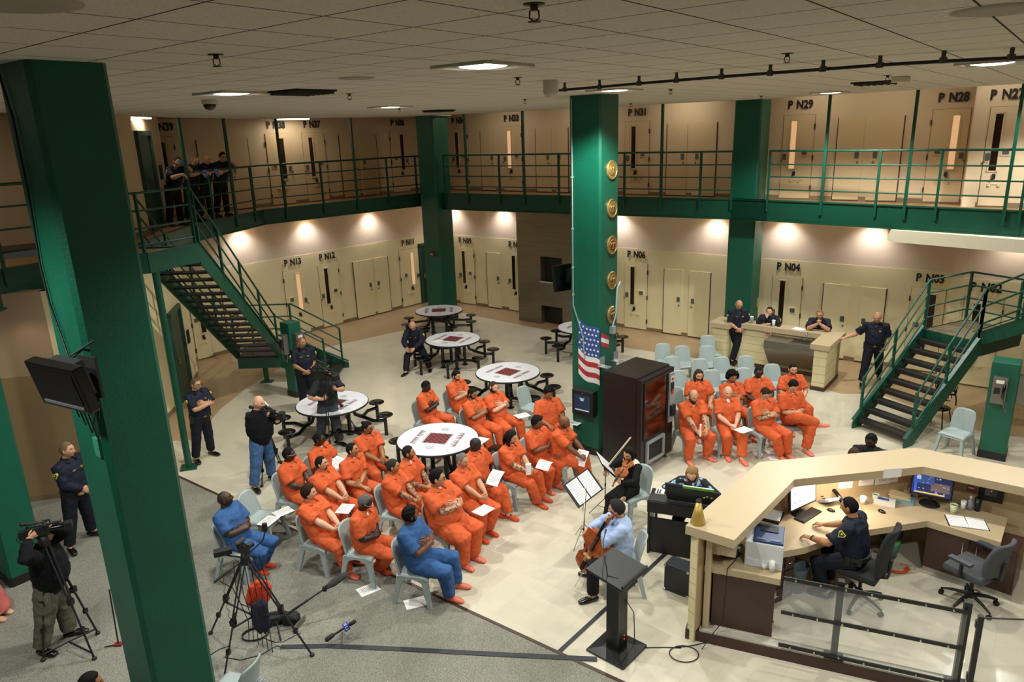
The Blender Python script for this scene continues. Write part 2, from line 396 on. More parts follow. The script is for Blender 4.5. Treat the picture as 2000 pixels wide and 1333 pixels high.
# cell doors ------------------------------------------------------------------
DN = [0]
inkm = mat('black sign paint', '#14110f', .6)
lockm = mat('grey lock plate', '#6b6c6c', .4, .5)
def wtrans(a, b, z):
    """matrix of a wall frame at a: x along the wall (from right to left as seen), y into the room, z up"""
    d = (v2(b)-v2(a)).normalized(); n = perp(a, b)
    return Matrix(((-d.x, n.x, 0, a[0]), (-d.y, n.y, 0, a[1]), (0, 0, 1, z), (0, 0, 0, 1)))
def celldoor(a, b, pxl, pyl, pxr, pyr, z, num=None, mirror=False, lit=False, pal=0, hgt=2.08):
    l = onplane(a, b, pxl, pyl); r = onplane(a, b, pxr, pyr); w = (v2(r)-v2(l)).length
    o = bpy.data.objects.new('door_%d' % (DN[0]+1), None); DN[0] += 1; COL.objects.link(o); o['kind'] = 'structure'
    o.matrix_world = wtrans(r, v2(r)*2-v2(l), z); m = [doorm, mat('tan door paint', '#cdb48c', .5), mat('pale door paint', '#d6c3a2', .5)][pal]
    X = (lambda x: w-x) if not mirror else (lambda x: x)
    mb = MB(); mb.box((w/2, .012, hgt/2+.02), (w, .03, hgt-.04)); mb.build('panel', m, o)
    mb = MB(); mb.box((w/2, .002, hgt/2), (w+.03, .012, hgt+.015)); mb.build('frame', mat('frame gap tan', '#8d7c58', .7), o)  # tan rim for the gap around the panel, darker than the wall
    mb = MB(); mb.m = 0
    for dx in (-.085, .085): mb.box((X(w*.35)+dx, .034, 1.36), (.03, .02, 1.22))
    for zz in (.76, 1.96): mb.box((X(w*.35), .034, zz), (.2, .02, .03))
    mb.build('window_frame', m, o)
    mb = MB(); mb.box((X(w*.35), .03, 1.36), (.13, .006, 1.16)); mb.build('window', litw if lit else darkw, o)
    mb = MB(); mb.m = 0; sx = X(w*.75); mb.box((sx, .034, 1.17), (.19, .02, .17)); mb.m = 1; mb.box((sx, .046, 1.17), (.12, .008, .11)); mb.build('speaking_port', [m, lockm], o)
    mb = MB(); mb.box((X(.07), .04, 1.07), (.09, .03, .14)); mb.ell((X(.0), .05, .96), (.025, .03, .025)); mb.build('lock', lockm, o)
    mb = MB(); mb.box((X(w*.45), .05, .66), (.06, .05, .1)); mb.tube([(X(w*.45), .08, .7), (X(w*.45-.02), .09, .6)], .02, 6); mb.build('padlock', blackm, o)
    mb = MB(); mb.box((w/2, .035, .5), (w*.5, .02, .02))
    for dx in (-.09, .09): mb.box((w/2+dx, .045, .47), (.05, .04, .035))
    mb.build('food_slot', m, o)
    mb = MB()
    for zz in (.3, 1.04, 1.8): mb.box((X(w+.015), .03, zz), (.03, .03, .12))
    mb.build('hinge', gap, o)
    if num: text_mesh(num, .27, inkm, 'cell_number', o, (w/2, .03, hgt+.24), (PI/2, 0, PI), bold=.011)
    return o
def plaindoor(a, b, pxl, pyl, pxr, pyr, z, knob='r', pal=0, line='l', hgt=1.98):
    l = onplane(a, b, pxl, pyl); r = onplane(a, b, pxr, pyr); w = (v2(r)-v2(l)).length
    o = bpy.data.objects.new('door_%d' % (DN[0]+1), None); DN[0] += 1; COL.objects.link(o); o['kind'] = 'structure'
    o.matrix_world = wtrans(r, v2(r)*2-v2(l), z); m = [doorm, mat('tan door paint', '#cdb48c', .5), mat('pale door paint', '#d6c3a2', .5)][pal]
    mb = MB(); mb.box((w/2, .012, hgt/2+.02), (w, .025, hgt-.04)); mb.build('panel', m, o)
    mb = MB(); x = 0 if line == 'r' else w; mb.box((x, .01, hgt/2), (.02, .03, hgt)); mb.box((w/2, .002, .01), (w, .04, .02)); mb.build('gasket', gap, o)
    kx = w-.12 if knob == 'l' else .12
    mb = MB(); mb.box((kx, .03, 1.1), (.09, .02, .14)); mb.ell((kx+(.03 if knob == 'l' else -.03), .05, .93), (.025, .03, .025)); mb.build('lock', lockm, o)
    return o
LA, LB_ = LWa, LWb; BA, BB = BWa, BWb
celldoor(LA, LB_, 376, 640, 405, 625, 0, None, True)
plaindoor(LA, LB_, 436, 600, 466, 585, 0, line='l')
celldoor(LA, LB_, 552, 532, 593, 525, 0, 'P N13', True, True)
celldoor(LA, LB_, 620, 518, 658, 514, 0, 'P N12')
plaindoor(LA, LB_, 688, 513, 724, 507, 0)
plaindoor(LA, LB_, 729, 506, 756, 502, 0, line='r', knob='l')
celldoor(LA, LB_, 779, 493, 815, 487, 0, 'P N11', True, True)
celldoor(BA, BB, 895, 483, 925, 486, 0, 'P N09')
plaindoor(BA, BB, 950, 493, 977, 494, 0)
celldoor(BA, BB, 992, 491, 1025, 495, 0, 'P N08')
celldoor(BA, BB, 1222, 511, 1265, 515, 0, 'P N06')
plaindoor(BA, BB, 1298, 523, 1335, 525, 0)
plaindoor(BA, BB, 1348, 527, 1389, 532, 0, line='r', knob='l')
celldoor(BA, BB, 1511, 535, 1568, 540, 0, 'P N04')
plaindoor(BA, BB, 1610, 550, 1662, 553, 0)
plaindoor(BA, BB, 1684, 556, 1733, 560, 0, line='r', knob='l')
celldoor(BA, BB, 1782, 558, 1849, 564, 0, 'P N03', True)
celldoor(RWa, RWb, 1885, 583, 1961, 586, 0, 'P N02')
celldoor(LA, LB_, 300, 263, 334, 259, F2, 'P N39', pal=1)
plaindoor(LA, LB_, 380, 265, 428, 264, F2, pal=1)
plaindoor(LA, LB_, 440, 265, 481, 265, F2, pal=1, line='r', knob='l')
celldoor(LA, LB_, 516, 258, 562, 258, F2, 'P N38', True, pal=1)
celldoor(LA, LB_, 588, 257, 630, 257, F2, 'P N37', pal=1)
plaindoor(LA, LB_, 660, 262, 692, 262, F2, pal=1)
plaindoor(LA, LB_, 700, 262, 733, 261, F2, pal=1, line='r', knob='l')
celldoor(LA, LB_, 760, 256, 793, 256, F2, 'P N36', True, pal=1)
celldoor(BA, BB, 881, 253, 912, 251, F2, 'P N34', pal=1)
plaindoor(BA, BB, 938, 255, 965, 253, F2, pal=1)
celldoor(BA, BB, 982, 248, 1018, 247, F2, 'P N33', lit=True, pal=1)
plaindoor(BA, BB, 1046, 251, 1076, 249, F2, pal=1)
plaindoor(BA, BB, 1086, 248, 1110, 247, F2, pal=1, knob='l', line='r')
celldoor(BA, BB, 1223, 238, 1269, 236, F2, 'P N31', pal=1)
plaindoor(BA, BB, 1304, 241, 1344, 239, F2, pal=1)
plaindoor(BA, BB, 1356, 238, 1402, 237, F2, pal=1, line='r', knob='l')
celldoor(BA, BB, 1533, 225, 1593, 223, F2, 'P N29', lit=True, pal=1)
plaindoor(BA, BB, 1639, 228, 1692, 224, F2, pal=1)
plaindoor(BA, BB, 1707, 224, 1769, 223, F2, pal=1, line='r', knob='l')
celldoor(BA, BB, 1824, 214, 1898, 210, F2, 'P N28', True, True, pal=1)
celldoor(RWa, RWb, 1937, 207, 1993, 204, F2, 'P N27', pal=2)
# green doors in the left side wall
def greendoor(a, b, x0, w, z, sign=None):
    d = (v2(b)-v2(a)).normalized(); l = v2(a)+d*(x0+w); b = l+d
    o = bpy.data.objects.new('door_%d' % (DN[0]+1), None); DN[0] += 1; COL.objects.link(o); o['kind'] = 'structure'; o.matrix_world = wtrans(l, b, z)
    dg = mat('dark green door', '#0a3a2c', .45)
    mb = MB(); mb.box((w/2, .02, 1.05), (w, .03, 2.1)); mb.build('panel', dg, o)
    mb = MB()
    for x in (-.04, w+.04): mb.box((x, .04, 1.08), (.08, .08, 2.16))
    mb.box((w/2, .04, 2.15), (w+.16, .08, .1)); mb.build('frame', mat('door frame green', '#2c4a3e', .5), o)
    mb = MB(); mb.box((w-.12, .06, 1.0), (.1, .03, .16)); mb.tube([(w-.12, .08, 1.0), (w-.02, .1, 1.0)], .012, 6); mb.build('door_handle', steel, o)
greendoor(WL[2], WL[3], .35, 1.0, 0); greendoor(WL[2], WL[3], .2, 1.05, F2); greendoor(LA, LB_, (LWb-LWa).length+.02, .4, 0)
for z in (1.2, F2+1.25):
    mb = MB(); p = v2(WL[2]).lerp(v2(WL[3]), .8); M = wtrans(p, WL[3], z); mb.M = M; mb.box((0, .02, 0), (.2, .03, .34)); mb.box((0, .03, 0), (.14, .03, .26)); o = mb.build('wall_panel', blackm)
    tag(o, 'small black wall panel beside the %s dark green door' % ('lower' if z < 2 else 'upper'), 'panel')
# railings ------------------------------------------------------------------
def railing(name, lab, L, zs, longp, shortp, zf, r=.022, off=.0, ends=()):
    """L: fascia polyline; longp/shortp pixel columns of posts"""
    o = empty(name, lab, 'railing')
    for i, z in enumerate(zs):
        mb = MB(); mb.tube([Vector((p.x, p.y, z)) for p in L], .026 if i == 0 else .017, 8); mb.build('rail', green, o)
    def seg(px, py):
        best = None
        for a, b in zip(L[:-1], L[1:]):
            p = onplane(a, b, px, py); t = (v2(p)-a).dot(b-a)/(b-a).length_squared
            e = 0 if 0 <= t <= 1 else min(abs(t), abs(t-1))
            if best is None or e < best[0]: best = (e, v2(a+(b-a)*min(1, max(0, t))))
        return best[1]
    for (px, py) in longp:
        p = seg(px, py); mb = MB(); mb.box((p.x, p.y, (zf-.3+CEIL+.04)/2), (.06, .06, CEIL+.04-zf+.3), rz=math.radians(-38)); mb.build('post', green, o)
    for (px, py) in shortp:
        p = seg(px, py); mb = MB(); mb.box((p.x, p.y, (zf-.28+zs[0])/2), (.05, .05, zs[0]-zf+.28), rz=math.radians(-38)); mb.build('post', green, o)
    return o
def offl(L, k):
    out = []
    for i, p in enumerate(L):
        a = L[max(0, i-1)]; b = L[min(len(L)-1, i+1)]; out.append(p+perp(a, b)*k)
    return out
railing('balcony_railing', 'green balcony railing from the four officers to the tall back pillar', offl([FLine[4]]+FLine[5:]+[Vector((-2.9, 24.2, 0))], .07), (5.33, 5.03, 4.73, 4.43), [(352, 340), (463, 430), (560, 420), (699, 400)], [(404, 330), (422, 455), (499, 420), (633, 405), (760, 395), (815, 380)], 4.13)
railing('balcony_railing', 'green balcony railing passing behind the tall centre pillar', offl(BLine, .07), (5.35, 5.03, 4.72, 4.41), [(914, 390), (1025, 394), (1290, 401)], [(870, 380), (977, 391), (1092, 397), (1219, 400), (1366, 405), (1428, 400)], 4.2)
railing('balcony_railing', 'green balcony railing at the far right above the sink counter', offl(RLine, .07), (5.35, 5.04, 4.75, 4.45), [(1603, 410), (1765, 420), (1959, 430)], [(1498, 405), (1708, 418), (1825, 428), (1990, 430)], 4.2)
railing('balcony_railing', 'green balcony railing behind the big left pillar at the left edge', offl(FLine[0:2]+[Vector((-7.7, 12.5, 0))], .07), (5.45, 5.1, 4.74, 4.38), [], [(2, 500)], 4.13)
# ---------------------------------------------------------------- lamps in the ceiling
diffm = lamp
for i, p in enumerate(FIX+FIX_MORE):
    if i >= len(FIX): lab = 'square recessed ceiling lamp of the hall'
    else: lab = ['recessed ceiling lamp in front of the left balcony', 'large recessed ceiling lamp at the top middle', 'recessed ceiling lamp in front of the centre pillar', 'recessed ceiling lamp before the upper P N29 door', 'recessed ceiling lamp at the far right beside the conduit', 'small recessed ceiling lamp left of the back pillar', 'farthest recessed ceiling lamp, just above the back pillar'][i]
    o = empty('ceiling_lamp', lab, 'lamp', (p.x, p.y, CEIL), math.radians(51.4), 'square recessed lamps in the tile ceiling')
    mb = MB()
    for s in (-1, 1): mb.box((s*.3, 0, -.012), (.05, .62, .024)); mb.box((0, s*.3, -.012), (.56, .05, .024))
    mb.build('frame', mat('lamp frame', '#b8b2a4', .5), o)
    mb = MB(); mb.lathe([(.0, -.028), (.12, -.026), (.2, -.014), (.22, .0)], n=24); mb.build('lens', lamp, o)
    mb = MB(); mb.box((0, 0, -.004), (.56, .56, .006)); mb.build('reflector', mat('lamp reflector', '#8e897c', .4), o)
# strip lights above the walkways
def strip(a, b, lab, pw=12):
    o = empty('strip_light', lab, 'lamp', ((a+b)/2), math.atan2((b-a).y, (b-a).x), 'fluorescent strips over the walkways')
    L = (b-a).length; mb = MB(); mb.box((0, 0, -.02), (L, .1, .03)); mb.build('diffuser', lamp, o)
    mb = MB(); mb.box((0, 0, .01), (L+.06, .16, .03)); mb.build('housing', mat('lamp frame', '#b8b2a4', .5), o)
    l = bpy.data.lights.new('strip_light_source', 'AREA'); l.shape = 'RECTANGLE'; l.size = L; l.size_y = .12; l.energy = pw; l.color = (1, .9, .74)
    q = bpy.data.objects.new('strip_light_source', l); COL.objects.link(q); q.location = (a+b)/2+Vector((0, 0, -.05)); q.rotation_euler = (0, 0, math.atan2((b-a).y, (b-a).x))
def mid(L, i, t, k): 
    a, b = L[i], L[i+1]; return a+(b-a)*t-perp(a, b)*k
Z = Vector((0, 0, CEIL+.02))
for (L, i, t) in ((FLine, 5, .3), (BLine, 0, .12), (BLine, 0, .45), (BLine, 0, .8), (RLine, 0, .2), (RLine, 0, .75), (RLine, 1, .6)):
    a, b = L[i], L[i+1]; d = (b-a).normalized(); c = mid(L, i, t, .75)+(Z if L is FLine else Vector((0, 0, 7.0))); strip(c-d*.5, c+d*.5, 'short bright strip light over the upper walkway', 5 if L is RLine else 12)
c = Vector((-8.0, 16.6, 0))+Z; strip(c-Vector((0, .5, 0)), c+Vector((0, .5, 0)), 'strip light above the four officers')
c = Vector((-9.6, 11.6, 0))+Z; strip(c-V*.5, c+V*.5, 'strip light over the walkway behind the big left pillar')
# downlights under the walkways: they throw the bright scallops on the lower walls
def down(a, b, px, py, pw=80, col=(.97, .97, 1)):
    p = onplane(a, b, px, py); q = v2(p)+perp(a, b)*.3
    o = empty('soffit_downlight', 'recessed downlight in the soffit, its bright patch on the wall below', 'lamp', (q.x, q.y, 3.7), 0, 'downlights under the walkways')
    mb = MB(); mb.lathe([(.0, -.004), (.085, -.004)], n=20); mb.build('lens', lamp, o)
    mb = MB(); mb.lathe([(.085, -.002), (.12, -.01), (.12, .0)], n=20); mb.build('ring', mat('lamp frame', '#b8b2a4', .5), o)
    spot('downlight', (q.x, q.y, 3.67), pw, 125, .9, col, radius=.06)
for px, py in ((600, 470), (722, 450), (470, 480)): down(LA, LB_, px, py)
for px, py in ((887, 430), (985, 435), (1211, 440), (1536, 450), (1706, 460), (1400, 440)): down(BA, BB, px, py)
for px, py in ((1990, 470),): down(RWa, RWb, px, py, 40)
for p in ((-8.3, 11.3), (-7.6, 14.6), (-9.6, 10.9)): spot('downlight', (p[0]+.4, p[1]-.1, 3.53), 13, 125, .9, (1, .85, .65), radius=.06)
# vents, sprinklers, speaker grilles, conduit -----------------------------------
for i, (px, py) in enumerate(((590, 177), (857, 215), (1710, 160))):
    p = at(px, py, CEIL); o = empty('ceiling_vent', ['dark ceiling vent above the officers on the balcony', 'dark ceiling vent near the back pillar', 'dark ceiling vent right of the middle, before the P N28 door'][i], 'vent', (p.x, p.y, CEIL), math.radians(51.4))
    mb = MB(); mb.box((0, 0, -.01), (.58, .58, .02)); mb.build('opening', mat('vent dark', '#0d0b09', .9), o)
    mb = MB()
    for k in range(6): mb.box((0, -.24+k*.096, -.03), (.56, .015, .035))
    mb.build('louvre', mat('vent louvre', '#2c2620', .7), o)
SP = [(421, 107), (1043, 8), (1011, 152), (682, 184), (1538, 105), (1734, 148), (780, 213), (1025, 195), (1310, 175), (1232, 203), (1487, 188)]
for i, (px, py) in enumerate(SP):
    p = at(px, py-1, CEIL); o = empty('sprinkler_head', 'small sprinkler head hanging from the ceiling tiles', 'sprinkler', (p.x, p.y, CEIL), 0, 'ceiling sprinkler heads')
    mb = MB(); mb.lathe([(.0, -.004), (.05, -.004), (.05, 0)], n=16); mb.build('escutcheon', blackm, o)
    mb = MB(); mb.cyl((0, 0, 0), (0, 0, -.03), .018); mb.tube([(-.02, 0, -.03), (-.022, 0, -.06), (0, 0, -.075), (.022, 0, -.06), (.02, 0, -.03)], .004, 6); mb.lathe([(.0, -.078), (.03, -.078), (.03, -.074)], n=12); mb.build('frame', mat('brass dull', '#4b3d2c', .4, .7), o)
for i, (px, py, k, lab) in enumerate(((1955, 18, .24, 'round pale speaker grille in the ceiling at the top right corner'), (697, 152, .17, 'small round speaker grille in the ceiling above the balcony'), (15, 3, .26, 'pale round ceiling fitting at the top left corner'))):
    p = at(px, py, CEIL); o = empty('ceiling_speaker', lab, 'speaker', (p.x, p.y, CEIL)); 
    mb = MB(); mb.lathe([(0, -.012), (k*.8, -.012), (k, 0)], n=28); mb.build('grille', mat('grille', '#8d887b', .8, var=.1, vs=200), o)
    mb = MB(); mb.lathe([(k*.8, -.013), (k*1.0, -.006), (k*1.02, 0)], n=28); mb.build('rim', mat('grille rim', '#9a9485', .7), o)
pp = [at(x, y, 6.47) for x, y in ((1072, 178), (1171, 170), (1250, 163), (1410, 150), (1600, 136), (1718, 127), (1840, 120), (2000, 112), (2100, 104))]
co = empty('conduit', 'long black conduit run hung below the ceiling tiles on clips', 'conduit')
mb = MB(); mb.tube(pp, .016, 8); mb.build('pipe', blackm, co)
for x, y in ((1083, 177), (1103, 175), (1171, 170), (1248, 163), (1321, 157), (1409, 150), (1504, 143), (1607, 135), (1718, 127), (1842, 118), (1975, 112)):
    p = at(x, y, 6.47); mb = MB(); mb.box((p.x, p.y, 6.515), (.03, .02, .068)); mb.box((p.x, p.y, 6.47), (.05, .04, .05)); mb.build('clip', mat('clip grey', '#45423c', .6), co)
p = at(1076, 184, 6.4); mb = MB(); mb.lathe([(.0, -.07), (.06, -.06), (.09, 0), (.09, .128)], c=(p.x, p.y, 6.42), n=18); o = mb.build('smoke_detector', mat('detector cream', '#c8c2ae', .5)); tag(o, 'cream detector at the left end of the black ceiling conduit', 'detector')
p = at(1760, 149, CEIL); mb = MB(); mb.box((p.x, p.y, CEIL-.04), (.2, .14, .08), bev=.02); o = mb.build('smoke_detector', mat('detector cream', '#c8c2ae', .5)); tag(o, 'cream box-shaped detector on the ceiling near the upper P N28 door', 'detector')
def dome(px, py, lab):
    p = at(px, py, CEIL); o = empty('dome_camera', lab, 'camera', (p.x, p.y, CEIL)); mb = MB(); mb.cyl((0, 0, 0), (0, 0, -.06), .1); mb.build('base', mat('detector cream', '#c8c2ae', .5), o)
    mb = MB(); mb.ell((0, 0, -.06), (.085, .085, .08)); mb.build('dome', mat('smoked dome', '#15130f', .1), o)
dome(826, 232, 'dome camera hanging from the ceiling at the back pillar'); dome(408, 195, 'dark dome camera on the soffit between two balcony posts')
# ================================================================ staircases
tread = mat('dark tread plate', '#2a2825', .55, .4, bump=.3, bs=150)
def stairflight(o, s0, s1, z0, z1, n, w, side, rails=True, rail_sides=(0, 1), zr=.95, last=False):
    """flight from ground point s0 (foot, height z0) up to s1 (z1); w = width vector; stringers, treads, rails"""
    s0, s1, w = Vector(s0), Vector(s1), Vector(w); d = s1-s0; run = d.length; u = d.normalized()
    for k in (0, 1):
        off = w*k; mb = MB()
        a = s0+off; b = s1+off; sl = (z1-z0)/run; hgt = .3
        prof = [(-.12, z0-.02), (.1, z0-.02), (run+.02, z1-hgt-.02), (run+.02, z1+.1), (-.12+.0, z0+.14)]
        nrm = w.normalized()*.03
        P = [a+u*x+Vector((0, 0, z))-nrm*.5 for x, z in prof]+[a+u*x+Vector((0, 0, z))+nrm*.5 for x, z in prof]
        m = len(prof); mb.add(P, [list(range(m)), list(range(m, 2*m))[::-1]]+[(i, i+m, (i+1) % m+m, (i+1) % m) for i in range(m)], False)
        # flanges of the channel
        mb.bar(a+Vector((0, 0, z0+.19))-u*.12, b+Vector((0, 0, z1+.1)), .075, .02)
        mb.build('stringer', green, o)
    for i in range(n):
        t = (i+.5)/n; p = s0+d*t+w*.5; z = z0+(z1-z0)*(i+1)/(n+1)+.0
        mb = MB(); R = Matrix((u, w.normalized(), Vector((0, 0, 1)))).transposed()
        if R.determinant() < 0: R = Matrix((u, -w.normalized(), Vector((0, 0, 1)))).transposed()
        mb.box((p.x, p.y, z), (run/n*1.02, w.length-.03, .035), R=R); mb.box((p.x, p.y, z-.02)-u*0 if False else Vector((p.x, p.y, z-.03))-u*(run/n*.5), (.02, w.length-.03, .05), R=R)
        mb.build('tread', tread, o)
def srail(o, pts, drops=(0, .3, .6, .9), r=.021, mat_=None):
    for i, dz in enumerate(drops):
        mb = MB(); mb.tube([Vector(p)-Vector((0, 0, dz)) for p in pts], r if i == 0 else r*.85, 8); mb.build('rail', green, o)
def spost(o, p, z0, z1, r=.022):
    mb = MB(); mb.box((p[0], p[1], (z0+z1)/2), (.045, .045, z1-z0)); mb.build('post', green, o)
# left stair ------------------------------------------------------------------
sl = empty('staircase', 'green steel staircase on the left going up to the balcony, with a low turning landing', 'staircase')
X0, X1, YT, YB, ZL = -6.92, -5.86, 13.65, 17.45, .76
stairflight(sl, (X0, YB, 0), (X0, YT, 0), ZL, 4.1, 16, (X1-X0, 0, 0), 1)
mb = MB(); mb.box(((X0+X1)/2, YB+.62, ZL-.02), (X1-X0+.06, 1.24, .04)); mb.build('landing_plate', tread, sl)
mb = MB()
for a, b in (((X0, YB), (X1, YB)), ((X0, YB+1.24), (X1, YB+1.24)), ((X0, YB), (X0, YB+1.24)), ((X1, YB), (X1, YB+1.24))): mb.bar((a[0], a[1], ZL-.17), (b[0], b[1], ZL-.17), .05, .28)
mb.build('landing_beam', green, sl)
for x in (-6.35,):
    mb = MB(); mb.box((x, YB+.2, .26), (.1, .1, .5)); mb.box((x, YB+.2, .012), (.3, .22, .024)); mb.build('leg', green, sl)
# short lower flight, turning right
stairflight(sl, (-4.55, YB+.02, 0), (X1, YB+.02, 0), 0, ZL, 4, (0, 1.15, 0), 1)
# upper landing platform
mb = MB(); mb.prism([(-6.3, 12.54), (-5.86, 13.65), (-6.95, 13.65), (-7.25, 13.62), (-7.25, 12.9), (-7.05, 12.3)], 4.06, 4.1); mb.build('upper_landing_plate', walkf, sl)
mb = MB(); q = [(-7.35, 12.12), (-6.3, 12.54), (-5.86, 13.65)]
for a, b in zip(q[:-1], q[1:]): mb.bar((a[0], a[1], 4.0), (b[0], b[1], 4.0), .05, .36)
mb.bar((-6.95, 13.65, 3.98), (-5.86, 13.65, 3.98), .05, .3); mb.build('upper_landing_beam', green, sl)
mb = MB(); mb.cyl((-6.28, 12.7, 0), (-6.28, 12.7, 3.84), .062, n=20); mb.box((-6.28, 12.7, .012), (.3, .3, .024), rz=.3); o = mb.build('support_pole', green, sl)
# rails of the upper landing and the main flight
srail(sl, [(-7.35, 12.12, 5.2), (-6.33, 12.54, 5.2), (-5.9, 13.62, 5.2)], (0, .3, .6, .9))
for p in ((-6.33, 12.54), (-5.9, 13.62), (-6.85, 12.33)): spost(sl, p, 4.0, 5.2)
slope = (4.1-ZL)/(YB-YT)
for x in (X0, X1):
    yb = YB-.05; srail(sl, [(x, YT, 5.2 if x == X1 else 5.1), (x, YB-.05, ZL+1.05)], (0, .33, .66))
    for k in range(5):
        y = YT+.05+(YB-.1-YT)*k/4; zb = 4.1-(y-YT)*slope; spost(sl, (x, y), zb, zb+1.05)
srail(sl, [(X0, YB-.05, ZL+1.05), (X0, YB+1.2, ZL+1.05), (X1+.05, YB+1.2, ZL+1.05), (-4.6, YB+1.2, 1.1)], (0, .33, .66))
for p, z in (((X0, YB+1.2), ZL), ((X1, YB+1.2), ZL)): spost(sl, p, z-.1, z+1.05)
spost(sl, (-4.6, YB+1.2), 0, 1.1)
srail(sl, [(X1, YB-.05, ZL+1.05), (-4.75, YB+.02, 1.15)], (0, .33, .66)); spost(sl, (-4.75, YB+.02), 0.1, 1.15)
# right stair -----------------------------------------------------------------
sr = empty('staircase', 'green steel staircase on the right with black treads, rising to a mid landing', 'staircase')
A, B = at(1672, 835), at(1752, 866); A.z = B.z = 0
top = at(1893, 668, 1.75); top.z = 0
w = (B-A); w = w.normalized()*1.12
u = (top-A); u = u-w.normalized()*u.dot(w.normalized()); RUN = u.length; u.normalize()
stairflight(sr, A, A+u*RUN, 0, 1.78, 9, w, 1)
T0 = A+u*RUN; lp = [T0, T0+w, T0+w+u*1.4, T0+u*1.4]
mb = MB(); mb.prism([tuple(p[:2]) for p in lp], 1.75, 1.79); mb.build('landing_plate', mat('landing brown', '#6d5f4a', .6), sr)
mb = MB()
for i in range(4):
    a, b = lp[i], lp[(i+1) % 4]; mb.bar((a.x, a.y, 1.64), (b.x, b.y, 1.64), .05, .3)
mb.build('landing_beam', green, sr)
zz = 1.78/RUN
for k, off in ((0, 0), (1, 1)):
    a = A+w*off
    srail(sr, [Vector((a.x, a.y, 1.02))+u*.05, Vector((a.x, a.y, 1.05+1.78))+u*RUN]+([Vector((a.x, a.y, 1.05+1.78))+u*(RUN+1.4), Vector((a.x, a.y, 1.05+1.78))+u*(RUN+1.4)+w] if off == 0 else []), (0, .28, .56, .8) if off == 0 else (0, .34, .68))
    for t in (.02, .5, 1.0): 
        p = a+u*(.05+(RUN-.05)*t); spost(sr, p, zz*RUN*t+.05, 1.04+1.78*t, .026)
for p in (T0+u*1.4, T0+u*1.4+w): spost(sr, p, 1.6, 2.83)
# second flight, going on up past the frame toward the balcony
fa = T0+u*1.4+w*.1
stairflight(sr, lp[1]+Vector((0, 0, 0)), lp[1]+w.normalized()*3.6, 1.78, 4.1, 11, u*1.2, 1)
for off in (0, 1):
    a = lp[1]+u*1.2*off; srail(sr, [Vector((a.x, a.y, 2.83)), Vector((a.x, a.y, 5.15))+w.normalized()*3.6], (0, .34, .68))
    for t in (.0, .33, .66): p = a+w.normalized()*3.6*t; spost(sr, p, 1.78+2.32*t, 2.83+2.32*t)
